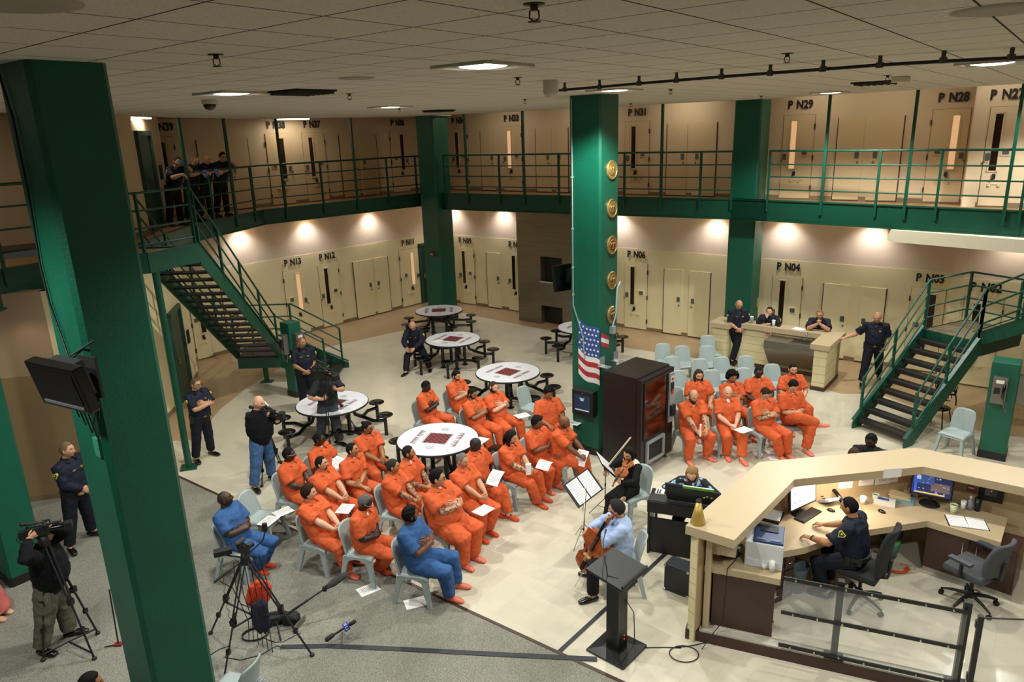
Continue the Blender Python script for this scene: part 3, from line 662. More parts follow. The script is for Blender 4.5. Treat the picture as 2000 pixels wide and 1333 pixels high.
# ================================================================ plastic stacking chairs
chairm = mat('pale blue-grey plastic', '#99a6a5', .38, var=.02, vs=20, spec=.5)
def make_chair():
    o = empty('plastic_chair', 'x', 'chair')
    N, Mh = 14, 10
    def sheet(fn, nu, nv, th):
        P = []; Q = []
        for j in range(nv+1):
            for i in range(nu+1):
                P.append(Vector(fn(i/nu, j/nv)))
        def nrm(i, j):
            a = P[j*(nu+1)+min(i+1, nu)]-P[j*(nu+1)+max(i-1, 0)]; b = P[min(j+1, nv)*(nu+1)+i]-P[max(j-1, 0)*(nu+1)+i]; return a.cross(b).normalized()
        for j in range(nv+1):
            for i in range(nu+1): Q.append(P[j*(nu+1)+i]-nrm(i, j)*th)
        K = len(P); F = []
        for j in range(nv):
            for i in range(nu):
                a = j*(nu+1)+i; F.append((a, a+1, a+nu+2, a+nu+1)); F.append((K+a+nu+1, K+a+nu+2, K+a+1, K+a))
        rim = [i for i in range(nu+1)]+[(j*(nu+1)+nu) for j in range(1, nv+1)]+[nv*(nu+1)+i for i in range(nu-1, -1, -1)]+[j*(nu+1) for j in range(nv-1, 0, -1)]
        for a, b in zip(rim, rim[1:]+rim[:1]): F.append((b, a, K+a, K+b))
        return P+Q, F
    def seat(s, t):      # x forward, y left
        x = -.2+.42*t; y = (s-.5)*(.44-.05*(1-t)); dip = -.02*(1-(2*s-1)**2)*math.sin(PI*min(1, t*1.1)); return (x, y, .44+dip-(.025*max(0, t-.85)/.15)-.02*abs(2*s-1)**6)
    mb = MB(); P, F = sheet(seat, N, Mh, .02); mb.add(P, F, True); mb.build('seat', chairm, o)
    def back(s, t):
        wd = .41-.02*t-.10*max(0, t-.8)/.2*(1 if False else .6); x = -.2-.10*t-.03*t*t+.05*(2*s-1)**2*(.4+.6*t); return (x, (s-.5)*wd, .425+.40*t-.015*(2*s-1)**4*t*1.5)
    mb = MB(); P, F = sheet(lambda s, t: back(1-s, t), N, 12, .018); mb.add(P, F, True); mb.build('backrest', chairm, o)
    for sx in (1, -1):
        for sy in (1, -1):
            mb = MB(); top = Vector((.17 if sx > 0 else -.17, .185*sy, .42)); bot = Vector((.25 if sx > 0 else -.27, .235*sy, 0))
            for a, b in ((top, bot),):
                wa, wb = (.10, .055), (.05, .04)
                P = []
                for (c, (wx, wy)) in ((a, wa), (a.lerp(b, .3), (.07, .048)), (b, wb)):
                    P += [c+Vector((wx/2*i, wy/2*j, 0)) for i, j in ((-1, -1), (1, -1), (1, 1), (-1, 1))]
                F = []
                for k in (0, 4):
                    for i in range(4): F.append((k+i, k+(i+1) % 4, k+4+(i+1) % 4, k+4+i))
                F += [(3, 2, 1, 0), (8, 9, 10, 11)]; mb.add(P, F, False)
            mb.build('leg', chairm, o)
    for sy in (1, -1):                     # the arched skirt under the seat side
        mb = MB(); P = []; n = 10
        for i in range(n+1):
            t = i/n; x = -.2+.4*t; y = .205*sy; h = .09*(2*t-1)**2*1.1+.03
            P += [(x, y-.012, .435), (x, y+.012, .435), (x, y+.012, .43-h), (x, y-.012, .43-h)]
        F = []
        for i in range(n):
            a = i*4
            for k in range(4): F.append((a+k, a+(k+1) % 4, a+4+(k+1) % 4, a+4+k))
        F += [(3, 2, 1, 0), (n*4, n*4+1, n*4+2, n*4+3)]; mb.add(P, F, False); mb.build('side_skirt', chairm, o)
    for x_ in (.2, -.2): mb = MB(); mb.box((x_, 0, .405), (.02, .37, .05)); mb.build('cross_skirt', chairm, o)
    return o
CH0 = make_chair(); _chused = [False]
def chair(x, y, yaw, label, z=0):
    if not _chused[0]:
        _chused[0] = True; CH0.location = (x, y, z); CH0.rotation_euler = (0, 0, yaw); CH0['label'] = label; CH0['group'] = 'pale plastic chairs'; return CH0
    return dup(CH0, (x, y, z), yaw, label, 'pale plastic chairs')
def chair_px(px, py, z, yawdeg, label):
    p = at(px, py, z); return chair(p.x, p.y, math.radians(yawdeg), label)
# papers ----------------------------------------------------------------------
prn = mat('printed grey lines', '#8f8e90', .7)
def paper(p, rz, label, size=(.216, .28), tilt=(0, 0), lines=True, group=None, bend=0, name='paper_sheet'):
    o = empty(name, label, 'paper', p, rz, group); o.rotation_euler = (tilt[0], tilt[1], rz)
    mb = MB(); n = 8; P = []
    for k in range(n+1):
        y = (k/n-.5)*size[1]; z = bend*math.sin(PI*k/n)
        P += [(-size[0]/2, y, z), (size[0]/2, y, z), (size[0]/2, y, z-.0012), (-size[0]/2, y, z-.0012)]
    F = []
    for k in range(n):
        a = k*4
        for i in range(4): F.append((a+(i+1) % 4, a+i, a+4+i, a+4+(i+1) % 4))
    F += [(0, 1, 2, 3), (n*4+3, n*4+2, n*4+1, n*4)]
    mb.add(P, F, False); mb.build('sheet', white, o)
    if lines:
        mb = MB(); r = random.Random(int(abs(p[0]*977+p[1]*131)))
        for k in range(9):
            y = size[1]*(.36-.08*k); w = size[0]*r.uniform(.35, .75); z = bend*math.sin(PI*(y/size[1]+.5))+.0012
            mb.box((-(size[0]*.8-w)/2*r.choice((0, 1)), y, z), (w, .006, .0008))
        mb.build('print', prn, o)
    return o
# ================================================================ round tables with stools
laminate = mat('white table laminate', '#dcdce2', .3, var=.01)
red = mat('board red', '#8e2e33', .45); blk = mat('board black', '#33262a', .45)
def make_table():
    o = empty('round_table', 'x', 'table'); z = .76; R = .735
    mb = MB(); mb.lathe([(0, z-.035), (R-.03, z-.035), (R-.012, z-.03), (R-.012, z-.001), (0, z)], n=56, sm=False); mb.build('tabletop', laminate, o)
    mb = MB(); mb.lathe([(R-.014, z-.04), (R, z-.035), (R+.004, z-.02), (R, z-.003), (R-.012, z+.001), (R-.014, z-.002)], n=56); mb.build('edge_band', blackm, o)
    mb = MB(); q = .052
    for i in range(8):
        for j in range(8):
            mb.m = (i+j) % 2; mb.box(((i-3.5)*q, (j-3.5)*q, z+.0012), (q, q, .0016))
    mb.m = 1
    for s in (-1, 1): mb.box((s*4.3*q, 0, z+.001), (.006, 8.7*q, .0012)); mb.box((0, s*4.3*q, z+.001), (8.7*q, .006, .0012))
    mb.build('chess_board', [red, blk], o)
    mb = MB()
    for s in (-1, 1):
        for k in range(12):
            x = (k-5.5)*.046+(.02 if k >= 6 else -.02); mb.m = k % 2
            y0, y1 = s*.32, s*.42
            P = [(x-.016, y1, z+.001), (x+.016, y1, z+.001), (x+.003, y0, z+.001), (x-.003, y0, z+.001)]
            P += [(a, b, c+.0012) for a, b, c in P]
            mb.add(P, [(0, 1, 2, 3), (7, 6, 5, 4), (0, 4, 5, 1), (1, 5, 6, 2), (2, 6, 7, 3), (3, 7, 4, 0)], False)
    mb.build('backgammon_points', [red, blk], o)
    mb = MB()
    for s in (-1, 1):
        for k in range(6):
            for j in range(3 if k in (0, 5) else 5): mb.box((s*(.34+.024*k), (j-(1 if k in (0, 5) else 2))*.03, z+.001), (.006, .022, .0014))
    mb.build('score_marks', mat('score grey', '#5b5b66', .5), o)
    for k in range(4):
        a = math.radians(45+90*k); mb = MB(); c, s_ = math.cos(a), math.sin(a)
        mb.cyl((c*.3, s_*.3, 0), (c*.3, s_*.3, z-.05), .042, n=14); mb.lathe([(0, 0), (.085, 0), (.085, .012), (.05, .014)], c=(c*.3, s_*.3, 0), n=16)
        mb.build('leg', blackp, o)
    mb = MB(); mb.bar((-.32, -.32, z-.055), (.32, .32, z-.055), .06, .03); mb.bar((-.32, .32, z-.055), (.32, -.32, z-.055), .06, .03); mb.build('frame', blackp, o)
    for k in range(8):
        a = math.radians(45*k+22.5); c, s_ = math.cos(a), math.sin(a); u = Vector((c, s_, 0)); a2 = math.radians(45+90*(k//2)); b = Vector((math.cos(a2), math.sin(a2), 0))
        mb = MB(); st = b*.34+Vector((0, 0, z-.07)); e = u*1.06
        mb.tube([st, st+b*.05+Vector((0, 0, -.12)), b*.44+Vector((0, 0, .42)), b*.55+u*.05+Vector((0, 0, .34)), u*.82+Vector((0, 0, .33)), e+Vector((0, 0, .33))], .037, 10); mb.build('stool_arm', blackp, o)
        mb = MB(); mb.cyl(e, e+Vector((0, 0, .43)), .037, n=12); mb.build('stool_post', blackp, o)
        mb = MB(); mb.lathe([(0, .43), (.12, .43), (.165, .445), (.17, .46), (.155, .47), (0, .465)], c=(e.x, e.y, 0), n=24); mb.build('stool_seat', blackp, o)
    return o
TB0 = make_table()
TBL = [((-1.39, 11.95), 30, 'nearest round white table, between the rows of seated men'), ((-3.74, 13.95), 22, 'round white table behind the camera crew member dressed in dark grey'), ((-.12, 15.55), 8, 'round white table just left of the centre pillar, beyond the seated men'),
       ((-1.57, 18.45), 18, 'round white table with the seated officer beside it'), ((-2.23, 21.75), 48, 'farthest round white table in front of the back pillar'), ((2.0, 19.2), 20, 'round white table half hidden behind the centre pillar')]
for i, ((x, y), a, lab) in enumerate(TBL):
    a = math.radians(a+45)
    if i == 0: TB0.location = (x, y, 0); TB0.rotation_euler = (0, 0, a); TB0['label'] = lab; TB0['group'] = 'round tables with stools'
    else: dup(TB0, (x, y, 0), a, lab, 'round tables with stools')
# ================================================================ vending machine
vc = (at(1172, 905), at(1250, 932), at(1308, 880)); vb = vc[1]; ud = (vc[0]-vb); vd = (vc[2]-vb)
ux = (vb-vc[0]).normalized(); vx = Vector((-ux.y, ux.x, 0)); 
va = math.atan2(ux.y, ux.x)
o = empty('vending_machine', 'tall black vending machine with a glass front beside the centre pillar', 'vending machine', (vc[0].x, vc[0].y, 0), va)
VW, VD, VH = .88, 1.05, 1.83      # local x: along its left side toward the front, local y: across the front
vm = mat('vending black', '#15100e', .35, var=.1, vs=30, bump=.1, bs=200)
mb = MB(); mb.box((VW/2-.02, VD/2, .1+(VH-.1)/2), (VW-.16, VD, VH-.1)); mb.build('cabinet', vm, o)
mb = MB(); mb.box((VW-.06, VD/2, .97), (.13, VD, VH-.17), bev=.01); mb.build('door', vm, o)
mb = MB(); mb.box((VW+.006, VD*.42, 1.2), (.012, VD*.68, 1.05)); mb.build('window', mat('dark glass reddish', '#1d0c08', .06, spec=.8), o)
mb = MB()
for s in (0, 1): mb.box((VW+.015, VD*(.42+(s-.5)*.70), 1.2), (.02, .02, 1.09)); mb.box((VW+.015, VD*.42, 1.2+(s-.5)*1.07), (.02, VD*.7, .02))
mb.build('window_trim', blackm, o)
mb = MB(); mb.box((VW+.02, VD*.9, 1.24), (.03, .14, .95)); mb.build('control_panel', mat('vending grey', '#8d9093', .4), o)
mb = MB(); mb.box((VW+.05, VD*.9, 1.0), (.08, .12, .2)); mb.box((VW+.04, VD*.9, 1.45), (.02, .09, .16)); mb.build('bill_acceptor', blackm, o)
mb = MB(); mb.box((VW+.038, VD*.9, 1.6), (.006, .1, .1)); mb.build('sticker', mat('sticker white', '#dcd3cc', .5), o)
mb = MB(); mb.box((VW+.042, VD*.9, 1.6), (.004, .07, .05)); mb.box((VW+.042, VD*.9, 1.36), (.02, .07, .09)); mb.build('sticker_mark', mat('sticker red', '#a8362c', .5), o)
mb = MB()
for s in (0, 1): mb.box((VW+.025, VD*(.42+(s-.5)*.5), .4), (.045, .05, .42)); mb.box((VW+.025, VD*.42, .4+(s-.5)*.38), (.045, VD*.5, .05))
mb.build('delivery_frame', mat('vending grey', '#8d9093', .4), o)
mb = MB(); mb.box((VW+.012, VD*.42, .4), (.01, VD*.46, .36)); mb.build('delivery_flap', blackm, o)
for x in (.06, VW-.1):
    for y in (.06, VD-.06):
        mb = MB(); mb.box((x, y, .05), (.05, .05, .1)); mb.box((x, y, .01), (.08, .08, .02)); mb.build('leg', steel, o)
mb = MB()
for y in (.2, .62): mb.box((-.05, y, VH+.005), (.22, .14, .008)); mb.box((-.1, y, VH+.09), (.008, .14, .18))
mb.build('wall_bracket', mat('bright bracket', '#c2c5c7', .3, .8), o)
# ================================================================ things on the centre pillar
def onface(s_u, z, face, out):
    """point on the centre pillar: face 'R' (right, facing +U) or 'L' (left, facing -V)"""
    if face == 'R': p = PC+V*s_u+U*out
    else: p = PC-U*s_u-V*out
    return Vector((p.x, p.y, z))
yawR = math.atan2(U.y, U.x); yawL = math.atan2(-V.y, -V.x)
gold = mat('medallion gold', '#a88d55', .35, .6, bump=.1, bs=60); goldd = mat('medallion bronze', '#5d4a2b', .45, .5)
cent = ['#8f7a48', '#7d6c48', '#7b2f24', '#6f6140', '#2c3352']
names = ['topmost of the five round service seals, all gold, with a spread eagle', 'second service seal from the top, with pale crossed figures', 'middle service seal, with a red centre', 'fourth service seal from the top, bronze ring pattern', 'lowest service seal, dark blue centre with an eagle']
for i, (px, py) in enumerate(((1194, 332), (1194, 407), (1194, 479), (1194, 548), (1194, 615))):
    a = PC; b = PC+V; p = onplane((PC.x, PC.y), (PC.x+V.x, PC.y+V.y), px, py)
    o = empty('service_seal', names[i], 'plaque', p+U*.002, yawR, 'service seals on the centre pillar')
    def disc(rs, mname, mt, seg=28):
        mb = MB(); prof = rs; n = seg; P = []; F = []
        for (r, x) in prof:
            for j in range(n): P.append((x, r*math.cos(2*PI*j/n), r*math.sin(2*PI*j/n)))
        for k in range(len(prof)-1):
            for j in range(n): F.append((k*n+j, k*n+(j+1) % n, (k+1)*n+(j+1) % n, (k+1)*n+j))
        F.append(list(range((len(prof)-1)*n, len(prof)*n))); mb.add(P, F, False); return mb.build(mname, mt, o)
    disc([(.165, 0), (.165, .02), (.155, .03), (.148, .02)], 'rim', gold); disc([(.148, .0), (.148, .018)], 'ring', goldd if i else gold)
    disc([(.1, .0), (.1, .026), (.092, .03)], 'inner_ring', gold); disc([(.088, .0), (.088, .032)], 'field', mat('seal field %d' % i, cent[i], .4, .3))
    mb = MB()
    for s in (-1, 1):
        mb.loft([(.036, 0, -.01), (.036, s*.03, .035), (.036, s*.055, .045), (.036, s*.06, .005)], [.012, .013, .01, .004], n=8)
    mb.loft([(.036, 0, -.05), (.038, 0, 0), (.038, 0, .045)], [.008, .016, .012], n=8); mb.loft([(.036, -.03, -.055), (.036, .03, -.055)], [.006, .006], n=6)
    mb.build('emblem', gold, o)
    mb = MB()
    for k in range(22):
        t = 2*PI*k/22; mb.box((.02, .124*math.cos(t), .124*math.sin(t)), (.006, .012, .02), R=Matrix.Rotation(t, 3, 'X'))
    mb.build('ring_lettering', gold, o)
# flag painted on the left face, wrapping onto the right face
fl_blue = mat('flag blue', '#2f4f8f', .6, var=.12, vs=8); fl_red = mat('flag red', '#a5303a', .6, var=.06, vs=8); fl_white = mat('flag white', '#dfdcd8', .6)
o = empty('flag_mural', 'waving stars and stripes flag painted low on the left face of the centre pillar', 'flag')
fz0, fz1 = 1.72, 2.76; NW = 16
def fpt(t, z, out): return PC-U*(.47*(1-t)+.0)-V*out+Vector((0, 0, z)) if True else None
def wave(t): return -.22*t-.05*math.sin(t*5)
def flagband(m, zt, zb, t0, t1, out, nm):
    mb = MB(); P = []; F = []
    for k in range(NW+1):
        t = t0+(t1-t0)*k/NW
        for z in (zt, zb): P.append(fpt(t, z+wave(t), out))
        for z in (zt, zb): P.append(fpt(t, z+wave(t), 0))
    for k in range(NW):
        a = k*4; F += [(a+1, a+5, a+4, a), (a, a+4, a+6, a+2), (a+3, a+7, a+5, a+1)]
    mb.add(P, F, False); return mb.build(nm, m, o)
flagband(fl_blue, 2.68, 2.1, 0, .98, .004, 'canton')
hs = .1
for k in range(5): flagband(fl_red if k % 2 else fl_white, 2.1-hs*k, 2.1-hs*(k+1), 0, .98, .004, 'stripe')
def star(c, r, ux_, up_, nrm):
    P = []
    for k in range(10):
        rr = r if k % 2 == 0 else r*.42; a = PI/2+k*PI/5; P.append(c+ux_*(rr*math.cos(a))+up_*(rr*math.sin(a)))
    return P
mb = MB(); Zv = Vector((0, 0, 1)); ur = -U if False else U
for i in range(6):
    for j in range(6 if i % 2 == 0 else 5):
        t = .07+.17*j*.98+(.085 if i % 2 else 0); z = 2.62-.095*i
        if t > .95: continue
        c = fpt(t, z+wave(t), .007); P = star(c, .03, U, Zv, -V); q = c-V*.001
        mb.add(P+[q], [(10, k, (k+1) % 10) for k in range(10)], False)
mb.build('star', mat('flag star white', '#e8e6e2', .6), o)
mb = MB(); 
for k, (zt, zb) in enumerate(((2.44, 2.36), (2.36, 2.28), (2.28, 2.2))):
    mb.m = k % 2; P = [PC+U*.004+V*.02+Zv*zt, PC+U*.004+V*.3+Zv*(zt-.12), PC+U*.004+V*.3+Zv*(zb-.12), PC+U*.004+V*.02+Zv*zb]; mb.quad(P)
mb.build('stripe_tail', [fl_red, fl_white], o)
# kiosk screen
p = onplane((PC.x, PC.y), (PC.x-U.x, PC.y-U.y), 1147, 783); o = empty('kiosk', 'black wall kiosk with a lit screen low on the centre pillar, under the flag', 'kiosk', p-V*.0, yawL)
mb = MB(); mb.box((.09, 0, 0), (.18, .46, .5), bev=.03); mb.build('housing', blackm, o)
mb = MB(); mb.box((.184, 0, 0), (.008, .34, .32)); mb.build('screen', mat('kiosk screen', '#26324a', .2, emit=.25), o)
mb = MB(); mb.box((.189, 0, .1), (.004, .1, .015)); mb.box((.189, 0, .07), (.004, .07, .03)); mb.box((.189, 0, -.13), (.004, .3, .02)); mb.build('screen_content', mat('screen pale', '#9fc0b4', .3, emit=.4), o)
mb = MB(); mb.ell((.18, 0, .2), (.008, .012, .012)); mb.build('camera_lens', steel, o)
# conduits on the pillar
o = empty('pillar_conduit', 'thin pale conduit running down the left face of the centre pillar', 'conduit'); wc = mat('pale conduit', '#8fa8a0', .4, .2)
q = [onface(.56, 6.5, 'L', .02), onface(.56, 3.1, 'L', .02), onface(.56, 2.9, 'L', .02), onface(.36, 2.35, 'L', .02), onface(.32, 1.9, 'L', .02)]
mb = MB(); mb.tube(q, .011, 8); mb.build('pipe', wc, o)
mb = MB()
for z in (5.2, 4.3, 3.6, 3.1): c = onface(.56, z, 'L', .02); mb.box(c, (.05, .03, .03), rz=yawL)
mb.build('clip', wc, o)
o = empty('outlet_box', 'grey outlet box with a coiled black cord on the right face of the centre pillar', 'outlet')
mb = MB(); c = onplane((PC.x, PC.y), (PC.x+V.x, PC.y+V.y), 1193, 644)+U*.04; mb.box(c, (.08, .1, .14), rz=yawR); mb.build('box', mat('box grey', '#9ea6a2', .4, .3), o)
mb = MB(); mb.tube([c+Vector((0, 0, .07)), c+V*.12+Zv*.3, c+V*.16+Zv*.75, c+V*.26+Zv*.85], .02, 8); mb.build('conduit_elbow', wc, o)
mb = MB(); mb.tube([c+U*.05+V*.06+Vector((0, 0, -.12))+V*(.05*math.cos(t))+Zv*(.05*math.sin(t)) for t in np.linspace(0, 12, 40)], .012, 6); mb.build('cord', blackm, o)
def blockmat(name, c1, c2):
    m = bpy.data.materials.new(name); m.use_nodes = True; nt = m.node_tree; b = nt.nodes['Principled BSDF']; N = nt.nodes.new; L = nt.links.new
    g = N('ShaderNodeNewGeometry'); s = N('ShaderNodeSeparateXYZ'); L(g.outputs['Position'], s.inputs[0]); a = N('ShaderNodeMath'); a.operation = 'MULTIPLY_ADD'; a.inputs[1].default_value = 8.16
    L(s.outputs[0], a.inputs[0]); L(s.outputs[1], a.inputs[2]); c = N('ShaderNodeCombineXYZ'); L(a.outputs[0], c.inputs[0]); L(s.outputs[2], c.inputs[1])
    br = N('ShaderNodeTexBrick'); br.inputs['Scale'].default_value = 1; br.inputs['Brick Width'].default_value = 2.35; br.inputs['Row Height'].default_value = .2; br.inputs['Mortar Size'].default_value = .006
    br.inputs['Color1'].default_value = (*lin(c1), 1); br.inputs['Color2'].default_value = (*lin(c1), 1); br.inputs['Mortar'].default_value = (*lin(c2), 1); L(c.outputs[0], br.inputs[0])
    L(br.outputs[0], b.inputs['Base Color']); b.inputs['Roughness'].default_value = .55; bp = N('ShaderNodeBump'); bp.inputs['Strength'].default_value = .6; bp.inputs['Distance'].default_value = .01; bp.invert = True
    L(br.outputs['Fac'], bp.inputs['Height']); L(bp.outputs[0], b.inputs['Normal']); MATS[name] = m; return m
block = blockmat('painted cream block', '#d3c79b', '#a39a76'); tanlam = mat('tan laminate', '#b7a484', .4, var=.015, vs=60)
tanlam2 = mat('tan laminate edge', '#b39a6e', .45)
# ================================================================ sink counter
RC = at(1608, 766); uo, vo = U, V
def SP_(u, v, z): p = RC+uo*u+vo*v; return Vector((p.x, p.y, z))
def sbox(mb, u0, u1, v0, v1, z0, z1, m=0): mb.m = m; mb.prism([tuple(SP_(a, b, 0)[:2]) for a, b in ((u0, v0), (u1, v0), (u1, v1), (u0, v1))], z0, z1)
o = empty('sink_counter', 'cream block counter with tan top and steel sink where officers lean', 'counter')
mb = MB(); sbox(mb, -.28, 0, 0, 1.2, 0, 1.0); sbox(mb, -2.98, 0, .95, 1.2, 0, 1.0); sbox(mb, -2.98, -2.6, .67, 1.2, 0, 1.0); mb.build('block_wall', block, o)
mb = MB(); sbox(mb, -.36, .07, -.07, 1.3, 1.0, 1.12); sbox(mb, -2.66, -.36, .86, 1.3, 1.0, 1.12); sbox(mb, -3.05, -2.52, .6, 1.3, 1.0, 1.12); mb.build('counter_top', tanlam, o)
mb = MB(); sbox(mb, -.3, .015, -.015, 1.2, 0, .1); sbox(mb, -2.6, -.28, .935, .96, 0, .1); sbox(mb, -3.0, -2.58, .655, 1.2, 0, .1); mb.build('base_trim', basedk, o)
mb = MB(); 
for u0, u1 in ((-1.55, -.29),):
    prof = [(.95, .92), (.36, .92), (.36, .72), (.82, .2), (.95, .2)]
    P = [SP_(u0, v, z) for v, z in prof]+[SP_(u1, v, z) for v, z in prof]; m = 5
    mb.add(P, [list(range(m)), list(range(m, 2*m))[::-1]]+[(i, i+m, (i+1) % m+m, (i+1) % m) for i in range(m)], False)
mb.build('steel_apron', steel, o)
mb = MB(); sbox(mb, -.95, -.4, .45, .8, .905, .928); mb.build('basin', mat('basin dark steel', '#4e4b45', .3, .9), o)
mb = MB(); sbox(mb, -.98, -.37, .42, .45, .92, .935); sbox(mb, -.98, -.37, .8, .83, .92, .935); sbox(mb, -.98, -.95, .42, .83, .92, .935); sbox(mb, -.4, -.37, .42, .83, .92, .935); mb.build('basin_rim', steel, o)
chrome = mat('chrome', '#d0d2d4', .12, 1)
mb = MB(); c = SP_(-.68, .87, .92); mb.tube([c, c+Vector((0, 0, .16)), c+Vector((0, 0, .2))-vo*.05, c+Vector((0, 0, .17))-vo*.12], .014, 8)
mb.build('faucet', chrome, o)
for du in (-.14, .14, .3): mb = MB(); q = c+uo*du; mb.cyl(q, q+Vector((0, 0, .06)), .018); mb.build('tap_knob', chrome, o)
for k, u in enumerate((-2.33, -1.62)):
    mb = MB(); p = SP_(u, .852, .97); mb.box(p, (.012, .16, .09), rz=math.atan2(-V.y, -V.x)); mb.m = 1; mb.box(p-V*.008, (.012, .12, .05), rz=math.atan2(-V.y, -V.x)); mb.build('red_switch_plate', [mat('plate grey', '#a8a49c', .4), mat('switch red', '#b0301f', .5)], o)
def cupat(p, r0, r1, h, m, label, name='paper_cup', cat='cup', lid=None, band=None, n=1):
    o = empty(name, label, cat, p); mb = MB(); mb.lathe([(0, 0), (r0, 0), (r1, h), (r1-.004, h), (r0-.004, .006), (0, .006)], n=20); mb.build('body', m, o)
    if lid: mb = MB(); mb.lathe([(r1+.003, h-.005), (r1+.003, h+.012), (r1*.6, h+.018), (0, h+.018)], n=20); mb.build('lid', lid, o)
    if band:
        mb = MB()
        for t in (.25, .45, .65, .85): r = r0+(r1-r0)*t+.001; mb.lathe([(r, h*t), (r+.0005, h*t+.006)], n=20)
        mb.build('stripe', band, o)
    return o
wht = mat('white plastic', '#e4e2dc', .4)
cupat(SP_(-2.12, 1.05, 1.12), .035, .045, .16, mat('clear grey plastic', '#8f9a96', .2), 'grey tumbler with white lid left of the woman officer', lid=wht)
cupat(SP_(-1.55, 1.0, 1.12), .03, .042, .15, wht, 'white lidded cup right of the woman officer', lid=wht)
o = tag(MB().box(SP_(-1.44, 1.05, 1.18), (.07, .07, .12)).build('small_box', blackm), 'small black box beside the white lidded cup on the sink counter', 'box')
p = SP_(-.95, 1.08, 1.121); paper(p, .7, 'sheet of paper on the sink counter below the praying-handed officer', lines=False)
# ================================================================ officers' desk
ZS0, ZS1 = 1.44, 1.55
SO = [at(x, y, ZS1) for x, y in ((1339, 1027), (1482, 903), (1790, 875), (2000, 916))]
SI = [at(x, y, ZS1) for x, y in ((1434, 1056), (1552, 937), (1803, 912), (1998, 953))]
for L in (SO, SI): L.append(L[-1]+(L[-1]-L[-2]).normalized()*1.2)
desk = empty('officers_desk', 'big angled tan and brown officers desk with a raised outer counter, lower right', 'desk')
mb = MB(); mb.prism([tuple(p[:2]) for p in SO+SI[::-1]], ZS0, ZS1); mb.build('upper_counter', tanlam, desk)
def inset(L, k): return offl(L, k)
WO = inset(SO, .05); WI = inset(SO, .15); ZP, ZW, ZE = .18, .95, 1.0
sd = (SO[0]-SI[0]).normalized()
WO[0] = WO[0]+(WO[1]-WO[0]).normalized()*.05; WI[0] = WI[0]+(WI[1]-WI[0]).normalized()*.02
mb = MB(); mb.prism([tuple(p[:2]) for p in WO+WI[::-1]], 0, ZS0); mb.build('block_wall', block, desk)
mb = MB(); Lw = offl(WO, -.012); Lw2 = offl(WO, .0); mb.prism([tuple(p[:2]) for p in Lw+Lw2[::-1]], 0, .14); mb.build('base_trim', basedk, desk)
W2 = offl(WI, .012)
mb = MB(); mb.prism([tuple(p[:2]) for p in WI+W2[::-1]], ZP, ZS0); mb.build('back_panel', mat('tan back panel', '#b9a07a', .5, var=.02), desk)
G0 = Vector((2.87, 7.06, 0)); e0 = (WI[0]-WO[0]); EU = (G0-WO[0]); EU.z = 0; EU.normalize()
# end of the desk: counter with the printer
p0 = WI[0]; 
def ep(a, b, z=0): q = WO[0]+EU*a+Vector((-EU.y, EU.x, 0))*b; return Vector((q.x, q.y, z))
EL = (v2(G0)-v2(WO[0])).length+.02
mb = MB(); mb.prism([tuple(ep(a, b)[:2]) for a, b in ((.26, .12), (EL, .12), (EL, .62), (.3, .62))], ZP, .92); mb.build('end_cabinet', mat('dark brown laminate', '#3d2620', .35, var=.08, vs=12), desk)
mb = MB(); mb.prism([tuple(ep(a, b)[:2]) for a, b in ((.15, .08), (EL+.05, .08), (EL+.05, .62), (.15, .75))], .92, ZE); mb.build('printer_counter', tanlam, desk)
mb = MB(); mb.prism([tuple(ep(a, b)[:2]) for a, b in ((.17, .04), (.24, .04), (.24, .16), (.17, .16))], .14, 1.44); mb.build('corner_trim', tanlam, desk)
mb = MB(); mb.prism([tuple(ep(a, b)[:2]) for a, b in ((.24, .1), (.5, .1), (.5, .3), (.24, .3))], 1.16, 1.44); mb.build('bracket_box', tanlam, desk)
mb = MB(); mb.prism([tuple(ep(a, b)[:2]) for a, b in ((-.02, -.02), (3.4, -.02), (3.4, .12), (-.02, .12))], 0, .14); mb.build('curb_base', basedk, desk)
mb = MB(); mb.prism([tuple(ep(a, b)[:2]) for a, b in ((.14, -.01), (3.4, -.01), (3.4, .12), (.14, .12))], .14, .165); mb.build('marble_sill', mat('marble sill', '#b9b2a6', .3, var=.12, vs=9), desk)
mb = MB()
for z in (.35, .75): q = ep(EL+.005, .13, z); mb.box(q, (.02, .05, .07), rz=math.atan2(EU.y, EU.x))
mb.build('hinge', steel, desk)
# raised floor inside the desk
mb = MB(); q_ = [ep(.3, .12), ep(6, .12), ep(6, .12)+Vector((2, 3, 0)), WI[3], WI[2], WI[1], WI[0].lerp(WI[1], .12)]
mb.prism([tuple(p[:2]) for p in q_], 0.004, ZP); mb.m = 1; struct('floor_platform', mb, [vct, vct])
# worktop
fr = [ep(EL-.1, .66), at(1572, 1070, ZW), at(1640, 1046, ZW), at(1700, 1035, ZW), at(1812, 1018, ZW), at(1955, 1060, ZW)]
bk = [WI[0].lerp(WI[1], .3), WI[1], WI[2], at(1968, 1013, ZW)]
mb = MB(); mb.prism([tuple(p[:2]) for p in [ep(.3, .6)]+fr+bk[::-1]], ZW-.09, ZW); mb.build('worktop', tanlam, desk)
dbrown = mat('dark brown laminate', '#3d2620', .35)
cr = [at(1797, 1112), at(1950, 1165)]; cdv = (cr[1]-cr[0]).normalized(); cn = Vector((-cdv.y, cdv.x, 0))
c0 = at(1812, 1018, ZW)+cdv*.0+cn*.06; c0.z = 0; CL = 1.0
mb = MB(); mb.prism([tuple(p[:2]) for p in (c0, c0+cdv*CL, c0+cdv*CL+cn*.45, c0+cn*.4)], ZP+.08, ZW-.09); mb.build('cabinet', dbrown, desk)
